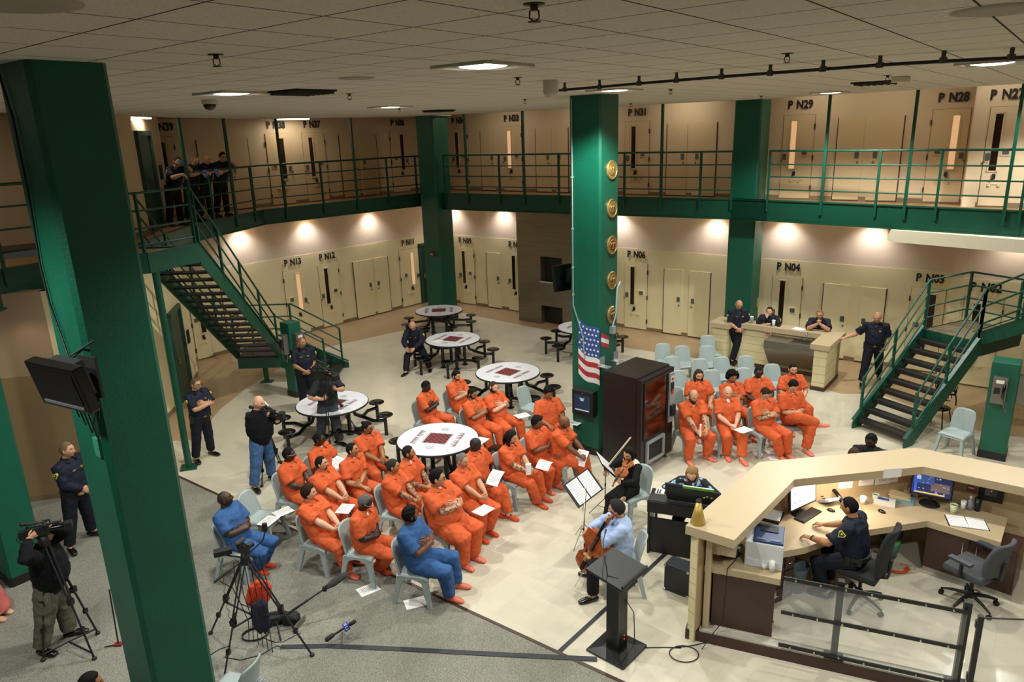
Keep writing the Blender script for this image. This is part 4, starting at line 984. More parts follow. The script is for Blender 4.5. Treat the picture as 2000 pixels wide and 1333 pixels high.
mb = MB(); mb.prism([tuple(p[:2]) for p in (c0+cn*.02, c0+cdv*CL+cn*.02, c0+cdv*CL+cn*.1, c0+cn*.1)], ZP, ZP+.08); mb.build('cabinet_plinth', mat('pale plinth', '#a8a295', .5), desk)
for k in (0, 1):
    a = c0+cdv*(.01+k*CL*.5); b = a+cdv*(CL*.5-.03); mb = MB(); mb.prism([tuple(p[:2]) for p in (a-cn*.015, b-cn*.015, b, a)], ZP+.1, ZW-.11); d_ = mb.build('cabinet_door', dbrown, desk)
    h = a+cdv*(CL*.5-.09 if k == 0 else .06)-cn*.03; mb = MB(); mb.cyl(h+Vector((0, 0, ZP+.45)), h+Vector((0, 0, ZP+.6)), .007, n=8); mb.build('door_handle', chrome, d_)
# drawer stack on the left below the worktop
a = ep(EL-.02, .64); b = fr[1]+Vector((-.06, .02, 0)); dd = (b-a); dd.z = 0; dl = dd.length; dd.normalize(); dn = Vector((-dd.y, dd.x, 0))
mb = MB(); mb.prism([tuple(p[:2]) for p in (a+dn*.05, a+dd*dl+dn*.05, a+dd*dl+dn*.5, a+dn*.5)], ZP+.04, ZW-.09); mb.build('drawer_cabinet', dbrown, desk)
for k in range(2):
    for z in (.33, .54, .74):
        q = a+dd*(dl*(.27+.48*k))+dn*.045; mb = MB(); mb.box((q.x, q.y, z+.01), (dl*.42, .02, .16), rz=math.atan2(dd.y, dd.x)); w_ = mb.build('drawer', dbrown, desk)
        mb = MB(); mb.tube([Vector((q.x, q.y, z+.02))-dd*.05-dn*.02, Vector((q.x, q.y, z+.02))-dd*.05-dn*.045, Vector((q.x, q.y, z+.02))+dd*.05-dn*.045, Vector((q.x, q.y, z+.02))+dd*.05-dn*.02], .005, 6); mb.build('drawer_pull', chrome, w_)
# warm under-counter lamp
o = empty('counter_lamp', 'slim lamp under the raised counter lighting the pinned papers', 'lamp')
q0, q1 = SI[1].lerp(SI[2], .18), SI[1].lerp(SI[2], .55); n_ = -perp(SI[1], SI[2])*.12; q0 = q0+n_; q1 = q1+n_
mb = MB(); mb.bar(Vector((q0.x, q0.y, 1.425)), Vector((q1.x, q1.y, 1.425)), .06, .02); mb.build('diffuser', mat('warm lamp', '#ffe3bd', .5, emit=5), o)
l = bpy.data.lights.new('counter_lamp_source', 'AREA'); l.shape = 'RECTANGLE'; l.size = .8; l.size_y = .06; l.energy = 9; l.color = (1, .86, .68)
q = bpy.data.objects.new('counter_lamp_source', l); COL.objects.link(q); q.location = (q0+q1)/2; q.location.z = 1.4; q.rotation_euler = (0, 0, math.atan2((q1-q0).y, (q1-q0).x))
# papers pinned to the back panel, and one on the counter edge
bpd = (WI[2]-WI[1]).normalized(); bpn = perp(WI[1], WI[2]); yb_ = math.atan2(bpd.y, bpd.x)
for i, (px, py, w_, h_) in enumerate(((1650, 948, .21, .28), (1690, 945, .22, .27), (1722, 940, .22, .26), (1742, 932, .16, .24))):
    t = onplane(WI[1], WI[2], px, py); t = t+bpn*(.016+.002*i); t.z = 1.25+.01*(i % 2)
    paper(t, 0, ['leftmost', 'second', 'third', 'rightmost'][i]+' of the papers pinned under the desk counter', (w_, h_), group='papers pinned at the desk').rotation_euler = (PI/2, 0, yb_)
t = SI[1].lerp(SI[2], .76)+perp(SI[1], SI[2])*.003; t.z = 1.5; paper(t, 0, 'paper taped over the front edge of the raised counter', (.26, .13), lines=False).rotation_euler = (PI/2, 0, yb_)
# ---- things on the desk
def onw(px, py, z=.95): return at(px, py, z)
def yw(px0, py0, px1, py1, z=.95): a, b = at(px0, py0, z), at(px1, py1, z); return math.atan2((b-a).y, (b-a).x)
# printer
pr = at(1508, 1085, .86); pr = ep(.80, .46); yv = math.atan2(EU.y, EU.x)
o = empty('printer', 'white laser printer with a dark blue top at the desk end', 'printer', (pr.x, pr.y, ZE), yv)
pw = mat('printer white', '#d6d8da', .4); pb = mat('printer blue', '#28395e', .4)
mb = MB(); mb.box((0, 0, .16), (.42, .44, .32), bev=.015); mb.build('body', pw, o)
mb = MB(); mb.box((.04, 0, .33), (.33, .41, .035), bev=.01); mb.build('top_cover', pb, o)
mb = MB(); mb.box((.04, .09, .352), (.2, .14, .012)); mb.box((-.02, .14, .357), (.24, .03, .01)); mb.build('output_tray', mat('printer dark', '#151b2a', .5), o)
mb = MB(); mb.box((.12, -.16, .352), (.12, .04, .008)); mb.box((-.04, -.16, .352), (.1, .03, .008)); mb.build('buttons', mat('printer grey', '#596a86', .5), o)
mb = MB(); mb.box((0, -.222, .06), (.36, .006, .09)); mb.build('paper_drawer', pw, o)
# monitors
def monitor(p, yaw, tilt, w, h, label, content, lit, colr):
    o = empty('monitor', label, 'monitor', p, yaw); mb = MB(); mb.lathe([(0, 0), (.13, 0), (.12, .015), (.03, .025)], n=24); mb.box((-.03, 0, .12), (.03, .06, .22)); mb.build('stand', blackm, o)
    R = Matrix.Rotation(-tilt, 3, 'Y'); c = Vector((.0, 0, .14+h/2))
    mb = MB(); mb.box(c, (.035, w+.04, h+.045), R=R); mb.build('bezel', blackm, o)
    f = R @ Vector((.0185, 0, 0)); mb = MB(); mb.box(c+f, (.002, w, h), R=R); sc = mb.build('screen', mat(label[:18]+' lit', colr, .3, emit=lit), o)
    for k, (y, z, ww, hh, cc, em) in enumerate(content):
        mb = MB(); mb.box(c+R @ Vector((.0205, y, z)), (.0012, ww, hh), R=R); mb.build('screen_content', mat('scr %s' % cc, cc, .4, emit=em), sc)
    return o
p = onw(1568, 1005); 
monitor(at(1563, 1004, ZW), math.radians(-58), .1, .5, .32, 'monitor with a white page in front of the desk officer', [(0, .05, .38, .008, '#3f7fc8', .8), (0, -.08, .40, .008, '#3f7fc8', .8), (.17, .145, .12, .015, '#e48aa8', .8)], .85, '#dfe3ea')
r_ = random.Random(3); ct_ = [(-.1, .07, .24, .13, '#3a4f8a', .7), (-.16, .09, .05, .06, '#c3d4e8', .9), (.1, -.02, .22, .12, '#6d5a58', .6), (-.02, -.12, .36, .02, '#d3b46a', .7), (-.19, -.04, .03, .2, '#2b54d0', 1)]+[(r_.uniform(-.2, .2), r_.uniform(-.12, .13), .02, .008, '#9ab8e0', .9) for _ in range(22)]
monitor(at(1815, 985, ZW), math.radians(-122), .08, .46, .29, 'monitor full of small blue windows on the right of the desk', ct_, .5, '#28305e')
o = empty('keyboard', 'black keyboard under the left hand of the desk officer', 'keyboard', onw(1578, 1008)+Vector((0, 0, .0)), math.radians(38))
mb = MB(); mb.box((0, 0, .01), (.44, .15, .02), bev=.004); mb.build('body', blackm, o)
mb = MB()
for r1 in range(5):
    for k in range(15): mb.box((-.196+.028*k, -.055+.027*r1, .022), (.022, .021, .006))
mb.build('keys', mat('key black', '#1d1e21', .5), o)
def mouse(p, yaw, label):
    o = empty('computer_mouse', label, 'mouse', p, yaw); mb = MB(); mb.ell((0, 0, .01), (.055, .032, .026)); mb.build('body', blackp, o); mb = MB(); mb.ell((.03, 0, .034), (.012, .005, .005)); mb.build('wheel', mat('key grey', '#5c5e62', .5), o)
mouse(onw(1623, 999), 2.4, 'black mouse under the right hand of the desk officer'); mouse(onw(1722, 1001), 2.1, 'lone black mouse in the middle of the worktop')
o = empty('desk_phone', 'black and grey desk phone with a pale screen beside the officer', 'phone', onw(1618, 985), math.radians(-70))
R = Matrix.Rotation(-.5, 3, 'Y'); mb = MB(); mb.box((0, 0, .06), (.2, .2, .03), R=R); mb.build('base', mat('phone grey', '#9aa3ab', .4), o)
mb = MB(); mb.box((.01, .0, .082), (.14, .09, .004), R=R); mb.build('screen', mat('phone screen', '#9db7d8', .3, emit=.4), o)
mb = MB(); mb.tube([(-.09, .14, .14), (-.05, .14, .15), (.05, .14, .09), (.09, .14, .05)], .027, 8); mb.build('handset', blackp, o)
mb = MB()
for i in range(4):
    for j in range(3): mb.box((-.04+.03*i, -.1+.018*j, .088-.015*(i-1.5)), (.018, .012, .006))
mb.build('keypad', blackm, o)
grn = mat('cup stripe green', '#5f8b7a', .5)
cupat(onw(1685, 985), .03, .045, .11, wht, 'plain white paper cup on the worktop behind the officer'); cupat(onw(1709, 980), .03, .045, .11, wht, 'green striped paper cup on the worktop', band=grn)
cupat(onw(1861, 1003), .034, .048, .13, mat('cup cream', '#d9dcc0', .4), 'pale cup with green leaf print right of the monitor', band=mat('leaf green', '#7c9a50', .5))
cupat(onw(1880, 996), .025, .035, .13, wht, 'small stack of white cups beside the leaf print cup')
o = empty('water_bottle', 'clear water bottle with pale label on the desk', 'bottle', onw(1893, 996)); mb = MB(); mb.lathe([(0, 0), (.032, 0), (.033, .12), (.015, .16), (.015, .18)], n=16); mb.build('body', mat('clear bottle', '#b4bcc4', .1, alpha=.6), o)
mb = MB(); mb.lathe([(.034, .05), (.034, .1)], n=16); mb.build('label', mat('label blue', '#7f92ad', .5), o); mb = MB(); mb.cyl((0, 0, .18), (0, 0, .2), .017); mb.build('cap', wht, o)
o = empty('tumbler', 'dark blue steel tumbler rightmost among the cups and bottles', 'tumbler', onw(1908, 998)); mb = MB(); mb.lathe([(0, 0), (.033, 0), (.042, .17), (0, .17)], n=18); mb.build('body', mat('tumbler navy', '#1c2b40', .3, .3), o); mb = MB(); mb.lathe([(.044, .165), (.044, .185), (0, .185)], n=18); mb.build('lid', blackm, o)
o = empty('small_box', 'open white box with blue packets on the worktop', 'box', onw(1727, 985), math.radians(-30)); mb = MB(); mb.box((0, 0, .035), (.26, .13, .07)); mb.build('carton', wht, o); mb = MB(); mb.box((-.02, 0, .072), (.14, .06, .006)); mb.build('contents', mat('packet blue', '#2a5c9c', .4), o)
o = empty('paper_stack', 'cream folders stacked on a blue book left of the right monitor', 'papers', onw(1757, 976), math.radians(-35)); mb = MB(); mb.box((.04, -.02, .015), (.28, .2, .03)); mb.build('book', mat('book blue', '#7ea3b4', .5), o)
mb = MB(); mb.box((0, .01, .045), (.26, .18, .02), rz=.1); mb.box((-.01, .02, .065), (.25, .17, .015), rz=-.06); mb.build('folder', mat('folder cream', '#d4c298', .6), o)
o = empty('intercom', 'small cream sloped intercom box behind the right monitor', 'intercom', onw(1785, 965), math.radians(-60)); mb = MB(); mb.prism([(-.1, -.09), (.1, -.09), (.1, .09), (-.1, .09)], 0, .05); mb.box((0, .02, .065), (.16, .1, .03)); mb.build('body', mat('intercom cream', '#b6ac94', .5), o)
mb = MB(); mb.cyl((-.03, .02, .08), (-.03, .02, .086), .03); mb.tube([(.04, .02, .08), (.05, .03, .2), (.02, .02, .28)], .006, 6); mb.build('gooseneck', blackm, o)
o = empty('notebook', 'open lined notebook at the right end of the worktop', 'notebook', onw(1888, 1022), math.radians(-20))
mb = MB(); mb.box((-.11, 0, .008), (.21, .28, .012), rz=.02); mb.box((.11, 0, .008), (.21, .28, .012), rz=-.02); mb.build('pages', white, o)
mb = MB(); mb.box((0, 0, .001), (.46, .29, .003)); mb.build('cover', blackm, o)
mb = MB()
for k in range(10):
    for s in (-1, 1): mb.box((s*.11, -.12+.025*k, .0146), (.17, .0015, .0006))
mb.build('ruled_lines', prn, o)
o = empty('writing_pad', 'white writing pad on a tan folder behind the officer', 'notepad', onw(1667, 997), math.radians(-15)); mb = MB(); mb.box((0, 0, .003), (.25, .31, .005)); mb.build('folder', mat('folder tan', '#b98e4e', .6), o); mb = MB(); mb.box((-.01, .01, .009), (.22, .28, .008), rz=.06); mb.build('pad', white, o)
o = empty('file_tray', 'black letter tray with papers behind the printer', 'tray', onw(1510, 1012), math.radians(55)); mb = MB(); mb.box((0, 0, .02), (.3, .22, .04)); mb.build('tray', blackm, o); mb = MB(); mb.box((0, 0, .045), (.27, .2, .01), rz=.1); mb.build('papers', white, o)
o = empty('alarm_station', 'red alarm pull station on the back panel beside a grey switch', 'alarm'); a_, b_ = WI[2], WI[3]; pp_ = onplane(a_, b_, 1897, 955); n_ = perp(a_, b_); ang_ = math.atan2((b_-a_).y, (b_-a_).x); pp_.z = 1.22; mb = MB(); mb.box(pp_+n_*.03, (.1, .04, .14), rz=ang_); mb.build('housing', mat('alarm red', '#8c2018', .4), o)
mb = MB(); mb.box(pp_+n_*.054+Vector((0, 0, -.01)), (.06, .01, .02), rz=ang_); mb.build('pull_handle', wht, o)
o = empty('wall_panel', 'square black inset panel with a tiny red light on the desk back', 'panel'); pp_ = onplane(a_, b_, 1935, 970); pp_.z = 1.22; mb = MB(); mb.box(pp_+n_*.025, (.28, .03, .3), rz=ang_); mb.build('plate', blackm, o); mb = MB(); mb.box(pp_+n_*.042, (.14, .01, .15), rz=ang_); mb.build('recess', blackp, o); mb = MB(); mb.ell(pp_+n_*.05, (.006, .006, .006)); mb.build('indicator', mat('red led', '#ff2a1a', .5, emit=4), o)
o = empty('phone_box', 'small black equipment box behind the right monitor', 'box', onw(1838, 968), .3); mb = MB(); mb.box((0, 0, .1), (.16, .12, .2), bev=.01); mb.build('body', blackm, o); mb = MB(); mb.box((.09, 0, .06), (.03, .05, .1)); mb.build('socket', wht, o)
# small cups and coil by the printer
cz = 1.0
for i, (px, py, r0, r1, h, bd, lab) in enumerate(((1427, 1083, .032, .044, .1, 1, 'striped paper cup stack among the cable coils, left one'), (1443, 1082, .034, .047, .12, 1, 'striped paper cup stack just left of the printer'), (1471, 1098, .034, .045, .1, 1, 'single striped paper cup in front of the printer'), (1507, 1118, .025, .036, .14, 0, 'short stack of small white cups at the counter edge'), (1492, 1112, .024, .033, .07, 0, 'single small clear cup at the counter edge'))):
    cupat(at(px, py, cz), r0, r1, h, wht, lab, band=grn if bd else None)
q = at(1500, 1098, cz); o = empty('cup_stack', 'tall stack of striped cups and clear lids in front of the printer', 'cups', q)
for k in range(9): mb = MB(); mb.lathe([(.03, k*.028), (.044, k*.028+.07), (.046, k*.028+.075), (.04, k*.028+.075)], n=18); mb.build('cup', wht if k < 6 else mat('cup pale', '#ccd8d0', .4), o)
mb = MB()
for k in range(6, 9): mb.lathe([(.0445, k*.028+.05), (.0455, k*.028+.058)], n=18)
mb.build('stripe', grn, o)
o = empty('cable_coil', 'black cable coiled on the printer counter and dropping over its edge', 'cable'); c = at(1425, 1085, cz+.015); mb = MB()
mb.tube([c+Vector((.11*math.cos(t)*(1+.1*math.sin(t*2.3)), .1*math.sin(t), .004*t)) for t in np.linspace(0, 22, 110)], .006, 6); q0 = ep(.42, .0, .8); mb.tube([c+Vector((.05, -.1, .01)), ep(.42, .06, 1.02), ep(.42, .03, .95), ep(.40, .045, .3), ep(.30, -.05, .17), ep(.2, -.15, .01)], .005, 6); mb.build('cord', blackm, o)
# cone on the counter corner
o = empty('megaphone_cone', 'gold cone standing on the near corner of the raised counter', 'cone', at(1363, 1022, ZS1)); mb = MB(); mb.lathe([(.085, 0), (.088, .004), (.028, .27), (.02, .27), (.078, .0)], n=28); mb.build('cone', mat('cone gold', '#b3974b', .35, .3), o)
mb = MB(); mb.lathe([(.028, .265), (.03, .3), (.018, .3), (.018, .27)], n=20); mb.build('mouthpiece', blackm, o)
# under the desk
o = empty('bucket', 'green and grey buckets under the worktop', 'bucket', at(1735, 1085, .18)); mb = MB(); mb.lathe([(0, 0), (.1, 0), (.13, .2), (.12, .2)], n=20); mb.build('lower_pail', mat('pail grey green', '#4f6f68', .5), o); mb = MB(); mb.lathe([(.12, .2), (.13, .26), (.0, .26)], n=20); mb.build('rim', mat('pail green', '#59b04a', .5), o); mb = MB(); mb.box((0, .02, .38), (.26, .2, .22), bev=.03); mb.build('bag', mat('dark bag', '#20262c', .6), o)
o = empty('power_strip', 'cream power strip with a tangle of orange cord on the floor under the desk', 'power strip', at(1750, 1110, .18), -.15); mb = MB(); mb.box((0, 0, .025), (.42, .06, .05)); mb.build('strip', mat('intercom cream', '#b6ac94', .5), o)
mb = MB(); mb.tube([Vector((.12*math.cos(t)*(1+.2*math.sin(1.7*t)), -.06+.09*math.sin(t), .014+.002*t)) for t in np.linspace(0, 20, 90)], .008, 6); mb.build('orange_cord', mat('orange cord', '#d2522c', .5), o)
o = empty('waste_bin', 'grey waste bin beside the end cabinet of the desk', 'bin', at(1552, 1150, .18), .3); mb = MB(); mb.lathe([(0, 0), (.12, 0), (.15, .34), (.16, .35), (.14, .34), (.11, .01)], n=24); mb.build('body', mat('bin grey', '#6f7f8a', .4), o)
# glass railing
glassm = mat('scratched clear panel', '#c9cfcd', .12, alpha=.17, spec=.8); railm = mat('dark grey steel', '#2b2b2a', .45, .4)
o = empty('glass_railing', 'clear panel railing with dark bars in front of the desk', 'railing')
g0, g1 = ep(EL+.08, -.02), ep(EL+.08, -.02)+EU*1.78; gd = (g1-g0).normalized(); gn = Vector((-gd.y, gd.x, 0)); R = Matrix((gd, gn, Vector((0, 0, 1)))).transposed()
mb = MB(); c = (g0+g1)/2; mb.box((c.x, c.y, .65), ((g1-g0).length, .012, .92), R=R); mb.build('clear_panel', glassm, o)
for z in (.22, .66, 1.1):
    mb = MB(); mb.box((c.x, c.y, z)-gn*.0 if False else Vector((c.x, c.y, z))-gn*.015, ((g1-g0).length, .015, .045), R=R); b_ = mb.build('bar', railm, o)
    mb = MB()
    for k in range(7): q = g0.lerp(g1, (k+.5)/7); mb.ell(Vector((q.x, q.y, z))-gn*.026, (.014, .014, .014), nu=8, nv=6)
    mb.build('bolt', chrome, b_)
for t in (.33, 1.0):
    q = g0.lerp(g1, t)+gn*.04; mb = MB(); mb.box((q.x, q.y, .675), (.07, .07, .99 if t < 1 else 1.04), R=R); mb.box((q.x, q.y, .187), (.2, .14, .014), R=R); mb.build('post', railm, o)
o = empty('gate', 'low clear gate hinged at the railing end post, lower right', 'gate'); h0 = g1+gd*.12
mb = MB(); mb.box((h0.x, h0.y, .55), (.05, .05, 1.06), R=R); mb.build('post', railm, o)
h1 = h0+gd*1.7+gn*.5; c = (h0+h1)/2; g2 = (h1-h0).normalized(); R2 = Matrix((g2, Vector((-g2.y, g2.x, 0)), Vector((0, 0, 1)))).transposed()
mb = MB(); mb.box((c.x, c.y, .56), ((h1-h0).length, .01, .98), R=R2); mb.build('clear_panel', glassm, o); mb = MB(); mb.box((c.x, c.y, 1.055), ((h1-h0).length, .014, .012), R=R2); mb.build('top_edge', railm, o)
mb = MB(); mb.box((h0.x, h0.y, .95)+Vector((0,)*3) if False else Vector((h0.x, h0.y, .95))+gn*.04, (.06, .05, .08), R=R); mb.box(Vector((h0.x, h0.y, .3))+gn*.04, (.06, .05, .08), R=R); mb.build('hinge', railm, o)
q = at(1978, 1010); o = empty('side_gate', 'dark upright gate frame at the right end of the desk', 'gate'); mb = MB(); mb.box((q.x+.05, q.y-.25, .85), (.06, .06, 1.7)); mb.box((q.x+.2, q.y+.1, .85), (.06, .06, 1.7)); mb.build('post', railm, o); mb = MB(); mb.bar((q.x+.05, q.y-.25, 1.66), (q.x+.2, q.y+.1, 1.66), .05, .05); mb.build('bar', railm, o)
# office chairs
def office_chair(p, yaw, tall, m, label, arms):
    o = empty('office_chair', label, 'chair', p, yaw)
    for k in range(5):
        a = 2*PI*k/5+.3; c, s_ = math.cos(a), math.sin(a); mb = MB(); mb.loft([(c*.04, s_*.04, .14), (c*.2, s_*.2, .12), (c*.31, s_*.31, .085)], [(.028, .022), (.024, .018), (.018, .012)], n=8); l_ = mb.build('base_arm', blackm, o)
        mb = MB(); mb.cyl((c*.31-s_*.022, s_*.31+c*.022, .03), (c*.31-s_*.006, s_*.31+c*.006, .03), .03); mb.cyl((c*.31+s_*.022, s_*.31-c*.022, .03), (c*.31+s_*.006, s_*.31-c*.006, .03), .03); mb.cyl((c*.31, s_*.31, .03), (c*.31, s_*.31, .09), .008, n=6); mb.build('caster', blackm, l_)
    mb = MB(); mb.cyl((0, 0, .1), (0, 0, .2), .035); mb.cyl((0, 0, .2), (0, 0, .42), .022); mb.box((0, 0, .43), (.2, .14, .05)); mb.tube([(0, -.05, .42), (.02, -.22, .41), (.02, -.28, .38)], .007, 6); mb.build('gas_column', blackm, o)
    mb = MB(); mb.box((.01, 0, .495), (.48, .5, .09), bev=.04); mb.build('seat', m, o)
    H = .62 if tall else .46; mb = MB(); n = 8; P = []; F = []
    for j in range(n+1):
        t = j/n; z = .56+H*t; w = .22*(.8+.35*math.sin(PI*(t*.8+.15)))*(1 if t < .9 else .88); x = -.24-.08*t+.03*math.sin(PI*t)
        for i in range(9):
            s = i/8*2-1; e = 1-.35*s**6; P.append((x+.05*s*s, s*w, z*1.0))
        for i in range(9):
            s = 1-i/8*2; P.append((x-.055+.05*s*s, s*w, z))
    m_ = 18
    for j in range(n):
        for i in range(m_): a = j*m_; F.append((a+i, a+(i+1) % m_, a+m_+(i+1) % m_, a+m_+i))
    F += [list(range(m_))[::-1], list(range(n*m_, (n+1)*m_))]
    mb.add(P, F, True); b_ = mb.build('backrest', m, o); bv = b_.modifiers.new('soft', 'BEVEL'); bv.width = .018; bv.segments = 3; bv.limit_method = 'ANGLE'
    mb = MB(); mb.bar((-.12, 0, .44), (-.3, 0, .5), .07, .02); mb.bar((-.3, 0, .5), (-.32, 0, .75), .07, .02); mb.build('back_bracket', blackm, o)
    if arms:
        for s in (-1, 1):
            mb = MB(); mb.bar((0, s*.24, .47), (0, s*.3, .5), .05, .02); mb.bar((0, s*.3, .49), (0, s*.3, .68), .05, .025, up=(1, 0, 0)); ar = mb.build('armrest_post', blackm, o)
            mb = MB(); mb.box((.02, s*.3, .7), (.27, .09, .035), bev=.015); mb.build('armrest_pad', mat('arm pad grey', '#2d3238', .5), ar)
    return o
OC1 = at(1676, 1178, ZP); OC2 = at(1892, 1180, ZP)
office_chair(OC1, math.radians(136), True, mat('black fabric', '#1e2023', .9, bump=.3, bs=300), 'tall black office chair the desk officer sits on', False)
office_chair(OC2, math.radians(118), False, mat('charcoal fabric', '#45474b', .9, var=.1, vs=200, bump=.3, bs=300), 'empty grey fabric office chair with armrests at the right', True)
# ================================================================ kitchen hatch block on the back wall
o = empty('steel_hatch', 'brushed steel serving hatch block on the back wall left of the centre pillar', 'serving hatch')
a, b = at(1014, 626), at(1108, 641); d = (b-a).normalized(); n = perp(a, b); dep = 1.05
def hb(mb, x0, x1, z0, z1, y0, y1):
    mb.prism([tuple((a+d*x-n*y)[:2]) for x, y in ((x0, y0), (x1, y0), (x1, y1), (x0, y1))], z0, z1)
Lh = (b-a).length+.25
x1_ = (at(1058, 633)-a).length; x2_ = (at(1098, 640)-a).length
mb = MB(); hb(mb, 0, x1_, 0, 2.2, 0, dep); hb(mb, x2_, Lh, 0, 2.2, 0, dep); hb(mb, x1_, x2_, .62, 1.4, 0, dep); hb(mb, 0, Lh, 2.2, 3.55, 0, dep); mb.build('steel_cladding', mat('hatch steel', '#8a8172', .34, .85, var=.07, vs=1.5, bump=.05, bs=100, stretch=(1, 1, 10)), o)
for za, zb in ((0, .62), (1.4, 2.2)): mb = MB(); hb(mb, x1_, x2_, za, zb, .25, dep); mb.build('opening', mat('hatch dark', '#17130f', .5), o)
mb = MB(); hb(mb, x1_-.02, x2_+.02, 1.38, 1.42, -.04, .2); mb.build('ledge', chrome, o)
# ================================================================ phone posts
def phonepost(near, s, h, name, label, faces):
    o = empty(name, label, 'post', near, math.atan2(U.y, U.x)); near = Vector(near)
    mb = MB(); mb.box((-s/2, s/2, h/2), (s, s, h), bev=.03); mb.build('post', greenp, o)
    mb = MB(); mb.box((-s/2, s/2, .07), (s+.02, s+.02, .14)); mb.build('base_trim', mat('black rubber base', '#1b1613', .5), o)
    return o
def payphone(p, yaw, label):
    o = empty('wall_phone', label, 'phone', p, yaw); mb = MB(); mb.box((.07, 0, 0), (.14, .22, .48), bev=.01); mb.build('housing', mat('phone steel', '#7d7a74', .35, .7), o)
    mb = MB(); mb.tube([(.17, .07, .12), (.2, .07, .06), (.2, .07, -.06), (.17, .07, -.1)], .024, 8); mb.build('handset', blackp, o)
    mb = MB(); mb.box((.143, 0, .17), (.006, .12, .06)); mb.build('instruction_card', wht, o)
    mb = MB(); mb.box((.143, -.03, 0), (.008, .09, .11)); mb.build('keypad', blackm, o)
    mb = MB(); mb.tube([(.16, .07, -.12), (.2, .12, -.3), (.14, .16, -.42), (.1, .14, -.3), (.08, .12, -.22)], .007, 6); mb.build('cord', mat('phone cord', '#7f7f7c', .3, .8), o)
p = at(1962, 903); phonepost(p, .42, 1.83, 'phone_post', 'short green phone post at the right edge under the stairs', 1)
payphone(p-U*.25-V*.0+Vector((0, 0, 1.35)), yawL, 'steel wall phone on the left face of the right green post'); payphone(p+V*.2+Vector((0, 0, 1.35)), yawR, 'steel wall phone at the right edge of the frame')
p = at(580, 778); phonepost(p, .34, 1.85, 'phone_post', 'short green phone post by the left stairs behind a standing officer', 1)
payphone(p-U*.17+Vector((0, 0, 1.35)), yawL, 'steel wall phone on the left green post near the stairs'); payphone(p+V*.2+Vector((0, 0, 1.35)), yawR, 'wall phone behind the head of the officer by the stairs')
# ================================================================ television sets
def tv(p, yaw, tilt, w, h, label, arm):
    o = empty('television', label, 'television', p, yaw); R = Matrix.Rotation(tilt, 3, 'Y'); mb = MB(); mb.box((0, 0, 0), (.08, w, h), R=R, bev=.012); mb.build('casing', blackp, o)
    mb = MB(); mb.box(R @ Vector((.042, 0, .01)), (.004, w-.08, h-.1), R=R); mb.build('screen', mat('tv screen off', '#0c0c0e', .12), o)
    mb = MB(); mb.box(R @ Vector((.043, 0, -h/2+.035)), (.006, w-.1, .02), R=R); mb.build('speaker_strip', mat('tv strip', '#5c6068', .3), o)
    mb = MB(); mb.box((-.07, 0, .04), (.08, .3, .26), R=R); mb.bar((-.1, .0, 0), (-arm, .0, 0), .07, .07); mb.box((-arm, 0, 0), (.02, .2, .3)); mb.build('wall_arm', blackm, o)
    mb = MB()
    for k in range(4): mb.tube([(-.08, .05*k-.1, -.1), (-.12, .06*k-.1, -.3-.05*k), (-arm*.8, .03*k, -.22), (-arm, .02*k, -.1)], .006, 6)
    mb.build('cable', blackm, o); return o
fl_ = PL-U*.26; q0 = onplane(PL-V*.24-U, PL-V*.24, 122, 752)
tv(q0, math.radians(-119), .2, .56, .34, 'black television on a bracket on the left face of the big left pillar', .2)
o = empty('hanging_cable', 'black cable running down the left face of the big left pillar to the television', 'cable')
mb = MB(); F0 = PL-V*.02; mb.tube([Vector((*(F0-U*t)[:2], z)) for t, z in ((.42, 6.53), (.34, 6.2), (.35, 5.7), (.42, 5.2), (.40, 4.9), (.26, 4.5))]+[q0+V*.25+Vector((0, 0, .25))], .008, 6); mb.build('cord', blackm, o)
mb = MB(); mb.box(Vector((*(PL-V*.01-U*.10)[:2], q0.z-.62)), (.02, .09, .15), rz=yawL); tag(mb.build('wall_plate', mat('plate green', '#2c7a62', .5)), 'small painted wall plate below the television on the left pillar', 'plate')
q1 = onplane(PC-U*.85-V, PC-U*.85+V, 1103, 505)
tv(PC-U*.98+V*.55+Vector((0, 0, 3.3)), math.atan2(-U.y, -U.x)-.35, .12, .8, .5, 'television seen edge-on at the left of the centre pillar', .4)
# alarm light & plates on the back pillar
q = PB+V*.0; 
q = onplane(PB, PB-U, 846, 497)-V*.02; o = empty('alarm_light', 'small red alarm light on the back pillar', 'alarm', q, yawL); mb = MB(); mb.box((.02, 0, 0), (.04, .13, .13)); mb.build('housing', mat('alarm red', '#8c2018', .4), o); mb = MB(); mb.box((.045, 0, .01), (.01, .08, .03)); mb.build('lens', wht, o)
q = onplane(PR, PR+V, 1480, 592)+U*.01; tag(MB().box(q, (.02, .14, .22), rz=yawR).build('notice_plate', mat('notice tan', '#a89668', .5)), 'tan notice plate on the right pillar above the counter', 'plate')
# ================================================================ podium
pc = at(1204, 1273); pa = math.atan2((at(1258, 1262)-at(1212, 1308)).y, (at(1258, 1262)-at(1212, 1308)).x)
pc = (at(1150, 1275)+at(1258, 1262))/2
o = empty('podium', 'black podium with a slanted top and a gooseneck microphone, bottom middle', 'podium', (pc.x, pc.y, 0), pa)
pm = mat('podium black', '#141517', .32, var=.1, vs=20); pt = mat('podium top black', '#1d1e20', .5)
mb = MB(); n=4; mb.prism([(-.26, -.26), (.26, -.26), (.26, .26), (-.26, .26)], 0, .03)
P = [(-.26, -.26, .03), (.26, -.26, .03), (.26, .26, .03), (-.26, .26, .03), (-.12, -.12, .055), (.12, -.12, .055), (.12, .12, .055), (-.12, .12, .055)]
mb.add(P, [(4, 5, 6, 7)]+[(i, (i+1) % 4, 4+(i+1) % 4, 4+i) for i in range(4)], False); mb.build('base', pm, o)
